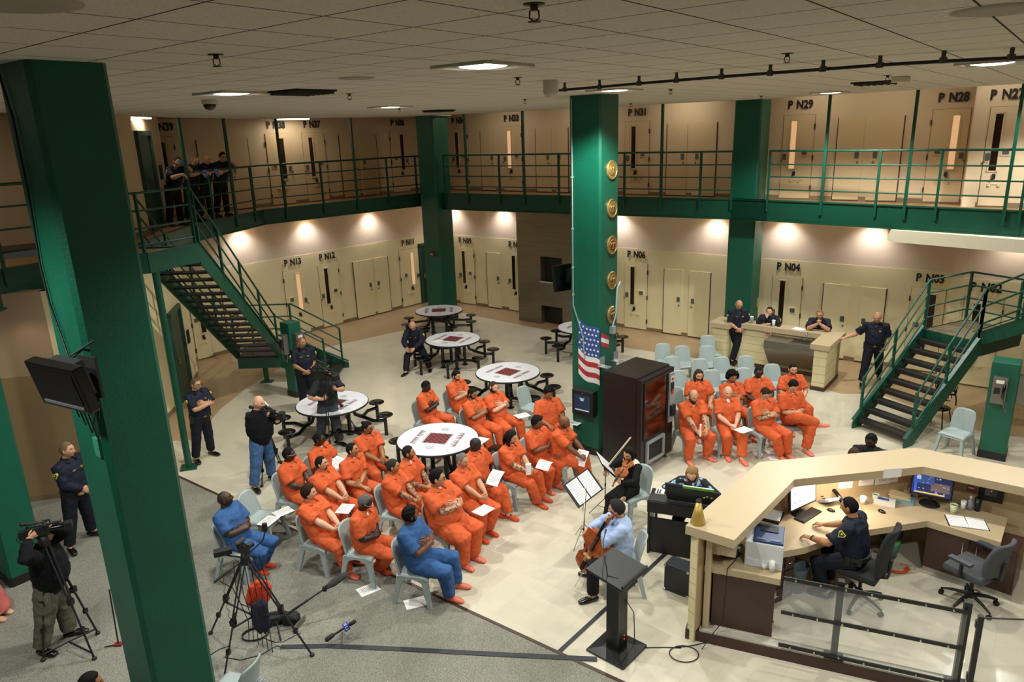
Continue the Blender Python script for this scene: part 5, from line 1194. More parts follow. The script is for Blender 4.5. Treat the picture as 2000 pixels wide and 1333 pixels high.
mb = MB(); mb.box((0, 0, .56), (.2, .17, 1.02), bev=.01); mb.build('column', pm, o)
R = Matrix.Rotation(math.radians(9), 3, 'X'); mb = MB(); mb.box((0, .0, 1.1), (.56, .5, .03), R=R); mb.build('top', pt, o)
mb = MB(); mb.box(Vector((0, 0, 1.1))+R @ Vector((0, -.235, .03)), (.52, .02, .04), R=R); mb.build('book_stop', pm, o)
mb = MB(); a = Vector((-.2, .0, 1.12)); mb.tube([a, a+Vector((0, .02, .12)), a+Vector((.06, .1, .22)), a+Vector((.2, .2, .26)), a+Vector((.4, .3, .27))], .006, 8); mb.tube([a+Vector((.36, .28, .27)), a+Vector((.42, .31, .272))], .012, 8); mb.tube([a, a+Vector((.05, -.1, -.02)), a+Vector((.18, -.2, -.07)), a+Vector((.2, -.24, -.15))], .005, 6); mb.build('microphone', blackm, o)
mb = MB(); mb.box((.102, .0, .86), (.006, .09, .2)); mb.build('control_plate', mat('plate dark', '#26282b', .4), o)
mb = MB(); mb.ell((.108, .0, .88), (.006, .01, .01)); mb.build('power_light', mat('blue led', '#2a55ff', .4, emit=6), o)
mb = MB()
for z in (.17, .22): mb.ell((.03, -.088, z), (.007, .004, .007))
mb.build('red_light', mat('red led', '#ff2a1a', .5, emit=4), o)
o = empty('power_cable', 'black cable looping on the floor from the podium to the desk corner', 'cable'); mb = MB()
pts = [at(1210, 1190, .55)*0+Vector((pc.x+.1, pc.y-.02, .7)), Vector((pc.x+.2, pc.y+.0, .5)), Vector((pc.x+.22, pc.y+.02, .08)), at(1235, 1266, .012), at(1300, 1265, .012), at(1330, 1266, .012)]
ctr = at(1336, 1278, .012)
pts += [ctr+Vector((.17*math.cos(t), .14*math.sin(t), .002)) for t in np.linspace(2.2, 2.2-2*PI, 26)]+[at(1350, 1262, .012), at(1378, 1256, .012), at(1395, 1230, .14)]
mb.tube(pts, .006, 6); mb.build('cord', blackm, o)
# tape lines on the floor
tm = mat('dark gaffer tape', '#22252c', .6, var=.15, vs=20)
def tape(pts, w, label):
    mb = MB(); P = [at(x, y, .0) for x, y in pts]
    for i in range(len(P)-1):
        a, b = P[i], P[i+1]; mb.bar(Vector((a.x, a.y, .012+.001*i)), Vector((b.x, b.y, .012+.001*i)), w, .003)
    tag(mb.build('floor_tape', tm), label, 'tape')
tape([(548, 1266), (640, 1264), (780, 1270), (960, 1280), (1166, 1290)], .075, 'long dark tape strip over the carpet running to the podium')
tape([(1090, 1277), (1300, 1083)], .055, 'straight dark tape line from the carpet edge under the podium to the keyboard')
# ================================================================ digital piano
ka, kb = at(1262, 1082), at(1440, 1113); kd = (kb-ka).normalized(); kn = Vector((-kd.y, kd.x, 0)); kang = math.atan2(kd.y, kd.x)
o = empty('digital_piano', 'long black digital piano on a panel stand', 'piano', (ka.x, ka.y, 0), kang)
kb_ = mat('piano black', '#101013', .45)
mb = MB(); mb.box((.72, .21, .77), (1.44, .42, .17)); mb.build('keyboard_case', kb_, o)
mb = MB(); mb.box((.72, .06, .3), (1.40, .025, .56)); mb.build('front_panel', kb_, o)
for x in (.02, 1.42): mb = MB(); mb.box((x, .2, .34), (.03, .36, .68)); mb.build('side_panel', kb_, o)
for x in (.12, .78): mb = MB(); mb.box((x, .08, .64), (.03, .04, .16)); mb.build('bracket', kb_, o)
mb = MB()
for k in range(36): mb.box((.08+.0355*k, .33, .865), (.033, .15, .018))
mb.build('white_keys', mat('ivory', '#e2dfd6', .3), o)
mb = MB()
for k in range(35):
    if k % 7 not in (2, 6): mb.box((.098+.0355*k, .3, .88), (.016, .09, .02))
mb.build('black_keys', blackp, o)
mb = MB(); mb.box((.72, .13, .858), (1.42, .2, .01)); mb.build('control_panel', mat('piano top', '#26262a', .5), o)
R = Matrix.Rotation(.35, 3, 'X'); mb = MB(); mb.box((.62, .07, 1.0), (.72, .012, .27), R=R); mb.build('music_rest', kb_, o)
mo = empty('music_binder', 'open music book with a bright green cover standing on the piano', 'book', (ka.x, ka.y, 0), kang); mb = MB(); mb.box((.70, .055, 1.05), (.42, .01, .25), R=R); mb.build('green_cover', mat('book green', '#5d9a2c', .5), mo)
mb = MB(); mb.box((.70, .066, 1.055), (.41, .01, .25), R=R); mb.build('pages', white, mo); mb = MB(); mb.box((.36, .06, 1.06), (.24, .012, .26), R=R); mb.build('binder', mat('binder dark', '#25282b', .5), mo)
mb = MB(); mb.box((.36, .072, 1.06), (.22, .01, .24), R=R); mb.build('sheet', white, mo)
mb = MB()
for x, z in ((.84, 0), (.80, .02), (.87, .03), (.82, -.03), (.88, -.04), (.78, -.05)): mb.box(Vector((x, .049, 1.06+z)), (.025, .004, .018), R=R)
mb.build('cover_pattern', mat('cover pale', '#b8d88f', .5), mo)
text_mesh('save', .035, mat('cover pale', '#b8d88f', .5), 'cover_text', mo, (.54, .035, 1.12), (PI/2+.35, 0, 0))
o = empty('speaker_case', 'black equipment case with metal corners between piano and desk', 'case', at(1330, 1165), .9)
mb = MB(); mb.box((.12, .08, .2), (.24, .34, .4), bev=.008); mb.build('case', mat('case navy black', '#151a21', .5), o)
for z in (.02, .38):
    for y in (-.08, .24): mb = MB(); mb.ell((.0, y, z), (.02, .02, .02), nu=8, nv=6); mb.build('corner_cap', chrome, o)
# ================================================================ music stands
def notes(mb, w, h, n=9):
    for k in range(n):
        z = h*(.42-.84*k/(n-1))
        for q in range(4): mb.box((0, 0, z-.0025*q), (w, .0015, .0008))
def music_stand(base, top, yaw, tilt, m, label, w=.5, h=.3, pages=True, blackdesk=True):
    o = empty('music_stand', label, 'music stand', base, yaw); H = top
    for k in range(3):
        a = 2*PI*k/3+.5; c, s_ = math.cos(a), math.sin(a); mb = MB(); mb.tube([(0, 0, .34), (c*.27, s_*.27, .01)], .006, 6); mb.tube([(0, 0, .16), (c*.13, s_*.13, .18)], .004, 6); mb.build('leg', m, o)
    mb = MB(); mb.tube([(0, 0, .14), (0, 0, H)], .008, 8); mb.cyl((0, 0, .32), (0, 0, .37), .016); mb.cyl((0, 0, H*.62), (0, 0, H*.62+.05), .013); mb.build('shaft', m, o)
    R = Matrix.Rotation(-tilt, 3, 'Y'); c = Vector((.0, 0, H+.04)); mb = MB()     # desk faces +x
    mb.box(c, (.012, w, h), R=R); mb.box(c+R @ Vector((.03, 0, -h/2)), (.06, w, .008), R=R); mb.build('desk', blackm if blackdesk else m, o)
    b = empty('score_binder', label.split(' stand')[0]+' binder of sheet music lying open on it', 'binder', base, yaw)
    b['label'] = 'open black binder of sheet music on the '+('near' if blackdesk else 'far')+' music stand'
    mb = MB(); mb.box(c+R @ Vector((.012, 0, .01)), (.008, w+.03, h+.03), R=R); mb.build('cover', blackm, b)
    for s in (-1, 1):
        mb = MB(); mb.box(c+R @ Vector((.018, s*w*.235, .01)), (.006, w*.42, h-.01), R=R); pg = mb.build('page', white, b)
        mb = MB()
        for k in range(10):
            z = (h*.42-h*.84*k/9)
            for q in (0, .006): mb.box(c+R @ Vector((.0216, s*w*.235, z+.01-q)), (.001, w*.36, .0016), R=R)
            for q in range(9): mb.box(c+R @ Vector((.0216, s*w*.235+w*.16*(q/4-1), z+.006)), (.001, .006, .007), R=R)
        mb.build('staves', mat('note ink', '#6a6a6e', .7), pg)
    return o
brs = mat('stand nickel', '#8d866f', .35, .8)
s1 = at(1140, 1062); music_stand((s1.x, s1.y, 0), .88, math.radians(-38), .75, brs, 'nickel folding music stand in front of the cellist', .66, .36)
s2 = at(1182, 1010); music_stand((s2.x, s2.y, 0), .88, math.radians(5), .75, blackm, 'black music stand in front of the violinist', .5, .3, blackdesk=False)
# ================================================================ camera gear
def tripod(base, r, H, label, spread=3, a0=0, brace=True, name='tripod', foot=None):
    o = empty(name, label, 'tripod'); b = Vector((base[0], base[1], 0))
    ft = foot or [b+Vector((r*math.cos(a0+2*PI*k/3), r*math.sin(a0+2*PI*k/3), 0)) for k in range(3)]
    top = b+Vector((0, 0, H))
    for f in ft:
        f = Vector((f[0], f[1], .02)); d = (f-top).normalized(); sd = d.cross(Vector((0, 0, 1))).normalized(); st = top+Vector(((f-top).x*.06, (f-top).y*.06, 0))
        mid_ = st.lerp(f, .5); mb = MB()
        for s in (-1, 1): mb.tube([st+sd*.025*s, mid_+sd*.018*s], .011, 6)
        mb.tube([mid_-d*.1, f], .012, 6); l_ = mb.build('leg', blackm, o)
        for c_, k_ in ((mid_, .06), (st.lerp(f, .74), .045)): mb = MB(); mb.box(c_, (k_, k_, k_*1.2)); mb.build('clamp', blackp, l_)
        mb = MB(); mb.ell(f+Vector((0, 0, .005)), (.03, .03, .022), nu=10, nv=6); mb.build('foot', blackm, l_)
        if brace: 
            mb = MB(); mb.tube([mid_.lerp(f, .9 if brace == 'floor' else .1)*1, Vector((b.x, b.y, .12 if brace == 'floor' else H*.36))], .012, 6); mb.build('spreader', blackm, o)
    mb = MB(); mb.lathe([(0, -.05), (.05, -.04), (.06, 0), (.05, .05), (.04, .1), (0, .1)], c=top, n=16); mb.build('head', blackm, o)
    return o, top+Vector((0, 0, .1))
def vcam(p, yaw, label, scale=1, body=blackm, lamp_=False, hood=True, pitch=0):
    """shoulder video camera, lens along local +x"""
    o = empty('video_camera', label, 'camera', p, yaw); o.scale = (scale,)*3; o.rotation_euler = (0, pitch, yaw)
    mb = MB(); mb.box((-.05, 0, .09), (.3, .1, .15), bev=.02); mb.box((-.24, 0, .08), (.1, .09, .13), bev=.01); mb.box((-.05, 0, .008), (.2, .06, .016)); mb.build('body', body, o)
    mb = MB(); mb.loft([(.1, 0, .09), (.22, 0, .09), (.3, 0, .09)], [.045, .05, .04], n=16, cap=0); mb.build('lens_barrel', blackp, o)
    mb = MB(); mb.box((.34, 0, .09), (.1, .13, .1)); mb.build('lens_hood', blackm, o)
    mb = MB(); mb.tube([(-.18, 0, .16), (-.16, 0, .22), (.04, 0, .22), (.08, 0, .17)], .014, 8); mb.build('top_handle', blackm, o)
    mb = MB(); mb.tube([(.02, -.07, .2), (.26, -.07, .21)], .02, 8); mb.build('shotgun_microphone', blackm, o)
    mb = MB(); mb.loft([(-.06, .08, .19), (-.18, .09, .2), (-.24, .09, .21)], [.025, .022, .034], n=10); mb.build('viewfinder', blackm, o)
    mb = MB(); mb.box((.06, .11, .16), (.1, .02, .07)); mb.build('flip_screen', mat('flip screen', '#2b3038', .3), o)
    mb = MB(); mb.tube([(-.2, .04, .02), (-.22, .1, -.1), (-.1, .08, -.16), (0, .04, -.05)], .006, 6); mb.tube([(-.28, 0, .12), (-.34, .02, .0), (-.25, .05, -.12)], .005, 6); mb.build('cable', blackm, o)
    return o
# left: operator with headphones
fL = [at(85, 1293), at(192, 1240), at(185, 1290)]; tb = at(138, 1270); _, th = tripod((tb.x, tb.y), .5, 1.5, 'black tripod of the operator with headphones, lower left', brace='floor', foot=fL)
vcam(th, math.radians(25), 'black camcorder used by the operator with headphones', .8)
# standing bald operator
tb = at(532, 950); _, th2 = tripod((tb.x, tb.y), .42, 1.18, 'black tripod of the bald operator in jeans', foot=[at(512, 952), at(560, 930), at(545, 905)])
navyc = mat('camera rain cover navy', '#1a2233', .8, bump=.3, bs=30)
vcam(th2, math.radians(-5), 'big shoulder camera wrapped in a dark blue cover, pointing right', 1.0, body=navyc)
mb = MB(); c = th2+Vector((-.0, 0, .26)); mb.tube([c+Vector((-.12, 0, 0)), c+Vector((-.05, 0, .08)), c+Vector((.07, 0, .08)), c+Vector((.12, 0, .0))], .012, 8); tag(mb.build('carry_strap', wht), 'white strap looped over the dark blue covered camera', 'strap')
# operator in dark grey
tb = at(650, 892); _, th3 = tripod((tb.x, tb.y), .42, 1.5, 'black tripod of the operator whose face is hidden by a camera', foot=[at(648, 905), at(695, 838), at(630, 845)], brace=False)
vcam(th3, math.radians(-35), 'black camera hiding the face of the operator in dark grey', .95)
# unattended tripod with DSLR, monitor and boom microphone
fC = [at(610, 1283), at(436, 1340), at(412, 1240)]; tb = at(505, 1262); tbv = Vector((tb.x, tb.y, 0))
_, th4 = tripod((tb.x, tb.y), .6, 1.2, 'unattended black tripod in front with bags and cables', foot=fC)
o = empty('still_camera', 'black still camera with a furry microphone on the unattended tripod', 'camera', th4, math.radians(60))
mb = MB(); mb.box((0, 0, .06), (.07, .14, .1), bev=.012); mb.box((-.01, 0, .12), (.05, .05, .03)); mb.build('body', blackp, o); mb = MB(); mb.loft([(.03, 0, .06), (.13, 0, .06)], [.036, .038], n=16, cap=0); mb.build('lens', blackm, o)
mb = MB(); mb.loft([(.0, .1, .1), (.1, .12, .1)], [.032, .03], n=12); mb.build('furry_windshield', mat('grey fur', '#4b4a48', 1, var=.3, vs=120, bump=1, bs=200), o)
o = empty('tripod_accessories', 'small recorder on an arm, pan handle and coiled leads on the unattended tripod', 'recorder'); mb = MB(); mb.box(th4+Vector((-.26, .02, .02)), (.2, .1, .06), rz=.4); mb.tube([th4+Vector((0, 0, -.06)), th4+Vector((-.26, .02, -.02))], .01, 6); mb.build('recorder', blackm, o)
mb = MB(); mb.tube([th4+Vector((0, 0, -.08)), th4+Vector((-.28, -.2, -.22))], .009, 6); mb.tube([th4+Vector((-.16, -.12, -.15)), th4+Vector((-.3, -.21, -.23))], .016, 8); mb.build('pan_handle', blackm, o)
mb = MB(); mb.tube([th4+Vector((.02, 0, -.03)), th4+Vector((.2, .1, .1)), th4+Vector((.24, .12, .22))], .009, 6); mb.box(th4+Vector((.24, .12, .27)), (.05, .04, .1)); mb.build('side_arm', blackm, o)
mb = MB(); a = th4+Vector((-.3, .0, 0)); mb.tube([a+Vector((.012*math.cos(t*9), .012*math.sin(t*9), -t*.16)) for t in np.linspace(0, 6.2, 150)], .003, 5); mb.build('coiled_lead', blackm, o)
mb = MB()
for k in range(6):
    x = -.1+.05*k; mb.tube([th4+Vector((x, .03*k-.1, -.05)), th4+Vector((x*1.2, .04*k-.1, -.5)), th4+Vector((x*.8+.03, .02*k-.06, -.9)), Vector((th4.x+x*1.5, th4.y+.1-.05*k, .02))], .005, 5)
mb.build('hanging_cable', blackm, o)
def softbag(c, d, m, name, label, cat, R=None, seed=0):
    bm = bmesh.new(); bmesh.ops.create_icosphere(bm, subdivisions=4, radius=1)
    for v in bm.verts:
        p = v.co.copy(); q = Vector([math.copysign(abs(t)**.7, t) for t in p]); k = 1+.16*mnoise.noise(p*2.2+Vector((seed,)*3)); q = Vector((q.x*d[0]*k, q.y*d[1]*k, q.z*d[2]*k)); v.co = q
    me = bpy.data.meshes.new(name); bm.to_mesh(me); bm.free(); me.materials.append(m)
    for p in me.polygons: p.use_smooth = True
    o = bpy.data.objects.new(name, me); COL.objects.link(o); o.location = c
    if R: o.rotation_euler = R
    if label: tag(o, label, cat)
    return o
softbag(tbv+Vector((.05, .12, .66)), (.15, .05, .17), mat('orange red nylon', '#c93d1d', .6, bump=.4, bs=12), 'sandbag', 'orange-red bag hung under the unattended tripod', 'bag', (0, .3, .6), 3)
softbag(tbv+Vector((.08, 0, .42)), (.1, .05, .23), mat('dark jacket cloth', '#1c1b2a', .9, bump=.4, bs=15), 'hanging_cloth', 'dark cloth bag hanging among the legs of the unattended tripod', 'bag', (0, 0, .4), 5)
b0, b1 = at(560, 1205, .2), at(650, 1145, .42)
o = empty('boom_microphone', 'boom arm with a grey furry microphone reaching right from the tripod', 'microphone'); e_ = at(660, 1133, .48); s_ = at(540, 1215, .14)
mb = MB(); mb.tube([s_, s_.lerp(e_, .78)], .011, 8); mb.tube([s_.lerp(e_, .2), s_.lerp(e_, .5)], .016, 8); q = s_.lerp(e_, .78); mb.box(q, (.05, .04, .06)); mb.tube([q, q+Vector((.03, 0, .05))], .01, 6); mb.build('arm', blackm, o)
mb = MB(); d = (e_-s_).normalized(); mb.loft([q+d*.04, q+d*.12, q+d*.28], [.03, .05, .045], n=16); mb.build('furry_windshield', mat('grey fur', '#4b4a48', 1), o)
mb = MB(); mb.tube([s_, Vector((s_.x-.15, s_.y-.05, .02))], .01, 6); mb.tube([s_, Vector((s_.x+.02, s_.y+.2, .02))], .01, 6); mb.tube([s_, Vector((s_.x+.1, s_.y-.2, .02))], .01, 6); mb.build('floor_stand', blackm, o)
c = at(535, 1218); o = empty('camera_bag', 'heap of black camera pouches on the carpet behind the tripod', 'bag', (c.x, c.y, 0), .2)
for dx, dy, sx, sy, sz, r in ((0, 0, .17, .09, .07, .1), (.22, -.06, .12, .08, .08, -.2), (-.16, .08, .1, .07, .06, .5)):
    q = softbag((dx, dy, sz), (sx, sy, sz), mat('black nylon', '#141416', .7, bump=.3, bs=20), 'pouch', None, None, (0, 0, r), dx*9); q.parent = o
mb = MB(); mb.box((.33, -.16, .04), (.02, .26, .08), rz=-.5); mb.build('silver_bar', steel, o)
mb = MB(); mb.tube([Vector((-.2+.16*math.cos(t), -.2+.12*math.sin(t), .01+.002*t)) for t in np.linspace(0, 16, 70)], .006, 6); mb.tube([(-.1, -.28, .01), (.05, -.4, .01), (.15, -.42, .01), (.35, -.3, .01)], .006, 6); mb.build('cable', blackm, o)
c = at(672, 1252); o = empty('handheld_microphone', 'reporter microphone with a blue cube flag on a tiny desk stand', 'microphone', (c.x, c.y, 0), math.radians(28))
mb = MB(); mb.tube([(-.12, 0, .13), (.1, 0, .2)], .013, 10); mb.build('handle', blackm, o); mb = MB(); mb.loft([(.1, 0, .2), (.15, 0, .216)], [.024, .026], n=12); mb.build('grille', blackm, o); mb = MB(); mb.loft([(-.2, 0, .10), (-.13, 0, .13)], [.03, .026], n=12); mb.build('transmitter', blackm, o)
Rm = Matrix.Rotation(-.3, 3, 'Y'); mb = MB(); mb.box((.045, 0, .183), (.07, .07, .07), R=Rm); mb.build('flag_cube', mat('mic cube blue', '#23409c', .4), o)
mb = MB()
for s in (-1, 1): mb.tube([Vector((.045, 0, .183))+Rm @ Vector((.02*math.cos(t), s*.036, .006+.02*math.sin(t))) for t in np.linspace(.6, 5.4, 10)], .004, 5)
mb.tube([Vector((.045, 0, .183))+Rm @ Vector((.015*math.cos(t), .015*math.sin(t), .037)) for t in np.linspace(0, 6, 12)], .004, 5); mb.build('cube_mark', wht, o)
mb = MB()
for a in (0, 2.1, 4.2): mb.tube([(-.01, 0, .13), (-.01+.08*math.cos(a), .08*math.sin(a), .004)], .005, 6)
mb.build('tripod_leg', chrome, o)
c = at(232, 1262); o = empty('light_stand_foot', 'lower leg of a thin black stand with a red foot beside the left pillar', 'stand'); mb = MB(); mb.tube([(c.x, c.y, .01), (c.x-.02, c.y+.08, .75)], .009, 6); mb.tube([(c.x, c.y, .02), (c.x-.16, c.y-.03, .01)], .009, 6); mb.build('pole', blackm, o); mb = MB(); mb.box((c.x, c.y, .02), (.09, .06, .03)); mb.build('red_foot', mat('foot red', '#7c1f1a', .5), o)
o = empty('loose_cables', 'thin black cables trailing over the carpet between pillar and tape', 'cable'); mb = MB(); mb.tube([at(x, y, .014) for x, y in ((395, 1290), (430, 1268), (450, 1262), (440, 1285), (470, 1290), (510, 1280), (540, 1262), (556, 1266))], .006, 6); mb.tube([at(x, y, .014) for x, y in ((428, 1135), (455, 1150), (470, 1180), (520, 1200), (560, 1206))], .005, 6); mb.build('cord', blackm, o)
# papers lying about
paper(at(719, 1152, .011), math.radians(-55), 'printed sheet on the carpet beside the man in glasses'); paper(at(811, 1178, .011), math.radians(-70), 'folded sheet on the carpet by the chair of the man in blue with braids', lines=False)
paper(at(1500, 888, .006), math.radians(30), 'sheet on the vinyl floor under the right group, tilted one', lines=False); paper(at(1513, 893, .008), math.radians(-10), 'sheet on the vinyl floor under the right group, nearest the desk')
# ================================================================ people
def wv(*a): return Vector(a)
def remesh(mb, vox, smooth=3, fac=.5, disp=0, dscale=6, seed=0, shear=1.0):
    me = bpy.data.meshes.new('tmp'); me.from_pydata(mb.v, [], mb.f); me.update()
    o = bpy.data.objects.new('tmp', me); COL.objects.link(o)
    m = o.modifiers.new('r', 'REMESH'); m.mode = 'VOXEL'; m.voxel_size = vox
    if smooth: s = o.modifiers.new('s', 'SMOOTH'); s.iterations = smooth; s.factor = fac
    bpy.context.view_layer.update(); dg = bpy.context.evaluated_depsgraph_get()
    r = bpy.data.meshes.new_from_object(o.evaluated_get(dg)); bpy.data.objects.remove(o); bpy.data.meshes.remove(me)
    n = len(r.vertices); co = np.empty(n*3); r.vertices.foreach_get('co', co); co = co.reshape(-1, 3)
    if disp:
        no = np.empty(n*3); r.vertices.foreach_get('normal', no); no = no.reshape(-1, 3); off = seed*3.17
        for i in range(n):
            p = co[i]; q = Vector((p[0]*dscale+off, p[1]*dscale, p[2]*dscale*shear)); f = 1-abs(mnoise.noise(q))*2.2; g = mnoise.noise(q*2.3)
            co[i] += no[i]*disp*(f*.7+g*.6)
        r.vertices.foreach_set('co', co.ravel())
    for p in r.polygons: p.use_smooth = True
    return r
def addmesh(mb, me, m=0):
    k = len(mb.v); mb.v += [tuple(v.co) for v in me.vertices]
    for p in me.polygons: mb.f.append([i+k for i in p.vertices]); mb.mi.append(m); mb.sm.append(True)
    bpy.data.meshes.remove(me)
# ---- head, modelled once on a warped sphere grid
NU, NV = 56, 42
HB = (.096, .076, .114)
def gs(x, s): return math.exp(-(x/s)**2)
def headgrid():
    P = []; D = []
    for i in range(NV+1):
        th = PI*i/NV
        for j in range(NU):
            u = 2*PI*j/NU; u = u if u <= PI else u-2*PI; ph = u-.5*math.sin(u)
            d = (math.sin(th)*math.cos(ph), math.sin(th)*math.sin(ph), math.cos(th)); x, y, z = d[0]*HB[0], d[1]*HB[1], d[2]*HB[2]
            t = max(0, -z/HB[2])
            y *= 1-.26*t**1.2; 
            if x > 0: x *= 1-.05*t
            else: x *= 1-.38*t; 
            if z > .03 and x > 0: x *= 1-.08*(z-.03)/.08
            f = max(0, min(1, d[0]*1.6))
            if f > 0:
                x += f*(.016*gs(z+.095, .022)*gs(y, .026) + .021*gs(y, .0105)*gs(z+.026, .016) + .012*gs(y, .009)*gs(z-.0, .022) - .009*(gs(y-.031, .015)+gs(y+.031, .015))*gs(z-.010, .012)
                        + .0055*gs(z-.034, .010)*gs(y, .045) + .007*gs(z+.058, .010)*gs(y, .022) + .005*(gs(y-.042, .02)+gs(y+.042, .02))*gs(z+.022, .022) - .004*gs(z+.074, .008)*gs(y, .03))
            P.append(Vector((x, y, z))); D.append((abs(ph), d[2]))
    return P, D
HP, HD = headgrid()
HF = []
for i in range(NV):
    for j in range(NU): HF.append(((i+1)*NU+j, (i+1)*NU+(j+1) % NU, i*NU+(j+1) % NU, i*NU+j))
HFC = [sum((HP[k] for k in f), Vector())/4 for f in HF]
def sst(x, a, b): x = min(1, max(0, (x-a)/(b-a))); return x*x*(3-2*x)
def hairmask(a, e, style):
    rec = style.get('rec', 0)
    if a < .75: eh = .66+rec-.10*(a/.75)*0
    elif a < 1.25: eh = .66+rec+(.14-.66-rec)*(a-.75)/.5
    elif a < 1.5: eh = .12-(.22)*(a-1.25)/.25*style.get('burn', 1)
    elif a < 1.75: eh = .02-.5*(a-1.5)/.25
    else: eh = -.52
    m = sst(e, eh-.03, eh+.09)
    if style.get('kind') == 'bald': m *= 1-sst(e, .28, .4) if a > 1.2 else 0
    return m
def hairmesh(style, R, c, s):
    """a cap of hair that grows out of the scalp with the style's own thickness"""
    T = style.get('t', .012); nz = style.get('noise', .0); ns = style.get('ns', 60); MB_ = MB(); V_ = []; M_ = []
    for k, p in enumerate(HP):
        a, e = HD[k]; m = hairmask(a, e, style); M_.append(m); n = Vector((p.x/HB[0]**2, p.y/HB[1]**2, p.z/HB[2]**2)).normalized(); t = T
        if style.get('top'): t += style['top']*sst(e, .3, .8)
        if style.get('fringe') and a < .9: t += style['fringe']*gs(e-.65, .25)
        if nz: t += nz*(mnoise.noise(p*ns)+.6*mnoise.noise(p*ns*2.1))
        if style.get('rows'):
            t += .0045*math.sin(math.atan2(p.y, p.z+.02)*style['rows'])
        if style.get('flat') and p.z > 0: t += style['flat']*max(0, e-.35)
        V_.append(c+R @ ((p+n*(t*m-.003*(1-m)))*s))
    F = [f for f in HF if max(M_[k] for k in f) > .04]; used = sorted({k for f in F for k in f}); ix = {k: i for i, k in enumerate(used)}
    MB_.add([V_[k] for k in used], [[ix[k] for k in f] for f in F], True); return MB_
# ---- limbs
def ik(a, c, l1, l2, pole):
    d = c-a; L = d.length; m = (l1+l2)*.999
    if L > m: c = a+d*(m/L); d = c-a; L = m
    x = (l1*l1-l2*l2+L*L)/(2*L); h = math.sqrt(max(0, l1*l1-x*x)); u = d/L; p = Vector(pole); p = p-u*p.dot(u)
    if p.length < 1e-4: p = Vector((1, 0, 0))
    return a+u*x+p.normalized()*h, c
def hand(mb, w, d, n, side, curl=.35, s=1, thumb=.6, spread=1):
    """fingers and thumb rooted in the palm at wrist w, along d, palm facing n; side=+1 left hand"""
    d = Vector(d).normalized(); n = Vector(n); n = (n-d*n.dot(d)).normalized(); ax = d.cross(n)*(-1 if side > 0 else 1)   # toward the thumb
    ln = (.066, .076, .082, .06)
    for k, off in enumerate((.03, .0105, -.0095, -.029)):
        b = w+d*.082*s+ax*off*s; a = curl*(.9+.1*k); pts = [b-d*.02*s, b]; q = b; ang = 0
        for sg, f in ((.46, .8), (.3, 1.1), (.24, .8)):
            ang += a*f; dr = (d*math.cos(ang)+n*math.sin(ang)+ax*(off*1.5*spread)).normalized(); q = q+dr*ln[k]*sg*s; pts.append(q)
        mb.loft(pts, [.0095*s, .0093*s, .0086*s, .0078*s, .0066*s], n=7)
    b = w+d*.028*s+ax*.026*s; d1 = (d*.65+ax*.75+n*.35*thumb).normalized(); d2 = (d*.95+ax*.2+n*.5*thumb).normalized()
    mb.loft([b-d1*.01, b+d1*.034*s, b+d1*.034*s+d2*.03*s, b+d1*.034*s+d2*.052*s], [.014*s, .0115*s, .0098*s, .0075*s], n=7)
SK = {'pale': '#d3a084', 'light': '#c08e6d', 'olive': '#a9764f', 'tan': '#96643f', 'brown': '#6f452b', 'dark': '#472c1d', 'deep': '#34201a', 'asian': '#bb8b64'}
def skinm(k):
    m = mat('skin '+k, SK[k], .48, var=.05, vs=18, bump=.06, bs=220)
    m.node_tree.nodes['Principled BSDF'].inputs['Subsurface Weight'].default_value = .06; m.node_tree.nodes['Principled BSDF'].inputs['Subsurface Radius'].default_value = (.02, .008, .004)
    return m
def mixhex(a, b, t): return '#'+''.join('%02x' % int(int(a[i:i+2], 16)*(1-t)+int(b[i:i+2], 16)*t) for i in (1, 3, 5))
def cloth(name, hx, rough=.85, var=.06, bump=.5, bs=14): 
    m = mat(name, hx, rough, var=var, vs=9, bump=bump, bs=bs, spec=.25); return m
orange = cloth('orange cotton', '#c95a30', .8); orange2 = cloth('faded orange cotton', '#df5a26', .8); blue = cloth('blue cotton', '#33588b', .8); navy = cloth('navy uniform cloth', '#15192a', .7, bump=.3); navy2 = cloth('navy trousers cloth', '#12151f', .75, bump=.3)
ushirt = cloth('white cotton', '#dcd8cf', .85, bump=.2)
coral = mat('coral foam shoe', '#e2745a', .45, var=.03, vs=12); canvas = mat('orange canvas shoe', '#cb4722', .8, bump=.3, bs=80); rubber = mat('white rubber', '#d9d5cc', .5); bshoe = mat('black leather', '#0c0c0d', .25); sockw = cloth('white sock', '#d6d3ca', .9, bump=.2); goldb = mat('badge gold', '#d3ab4c', .3, .7)
inkt = mat('tattoo ink skin', '#3c3c44', .6)
PN = [0]
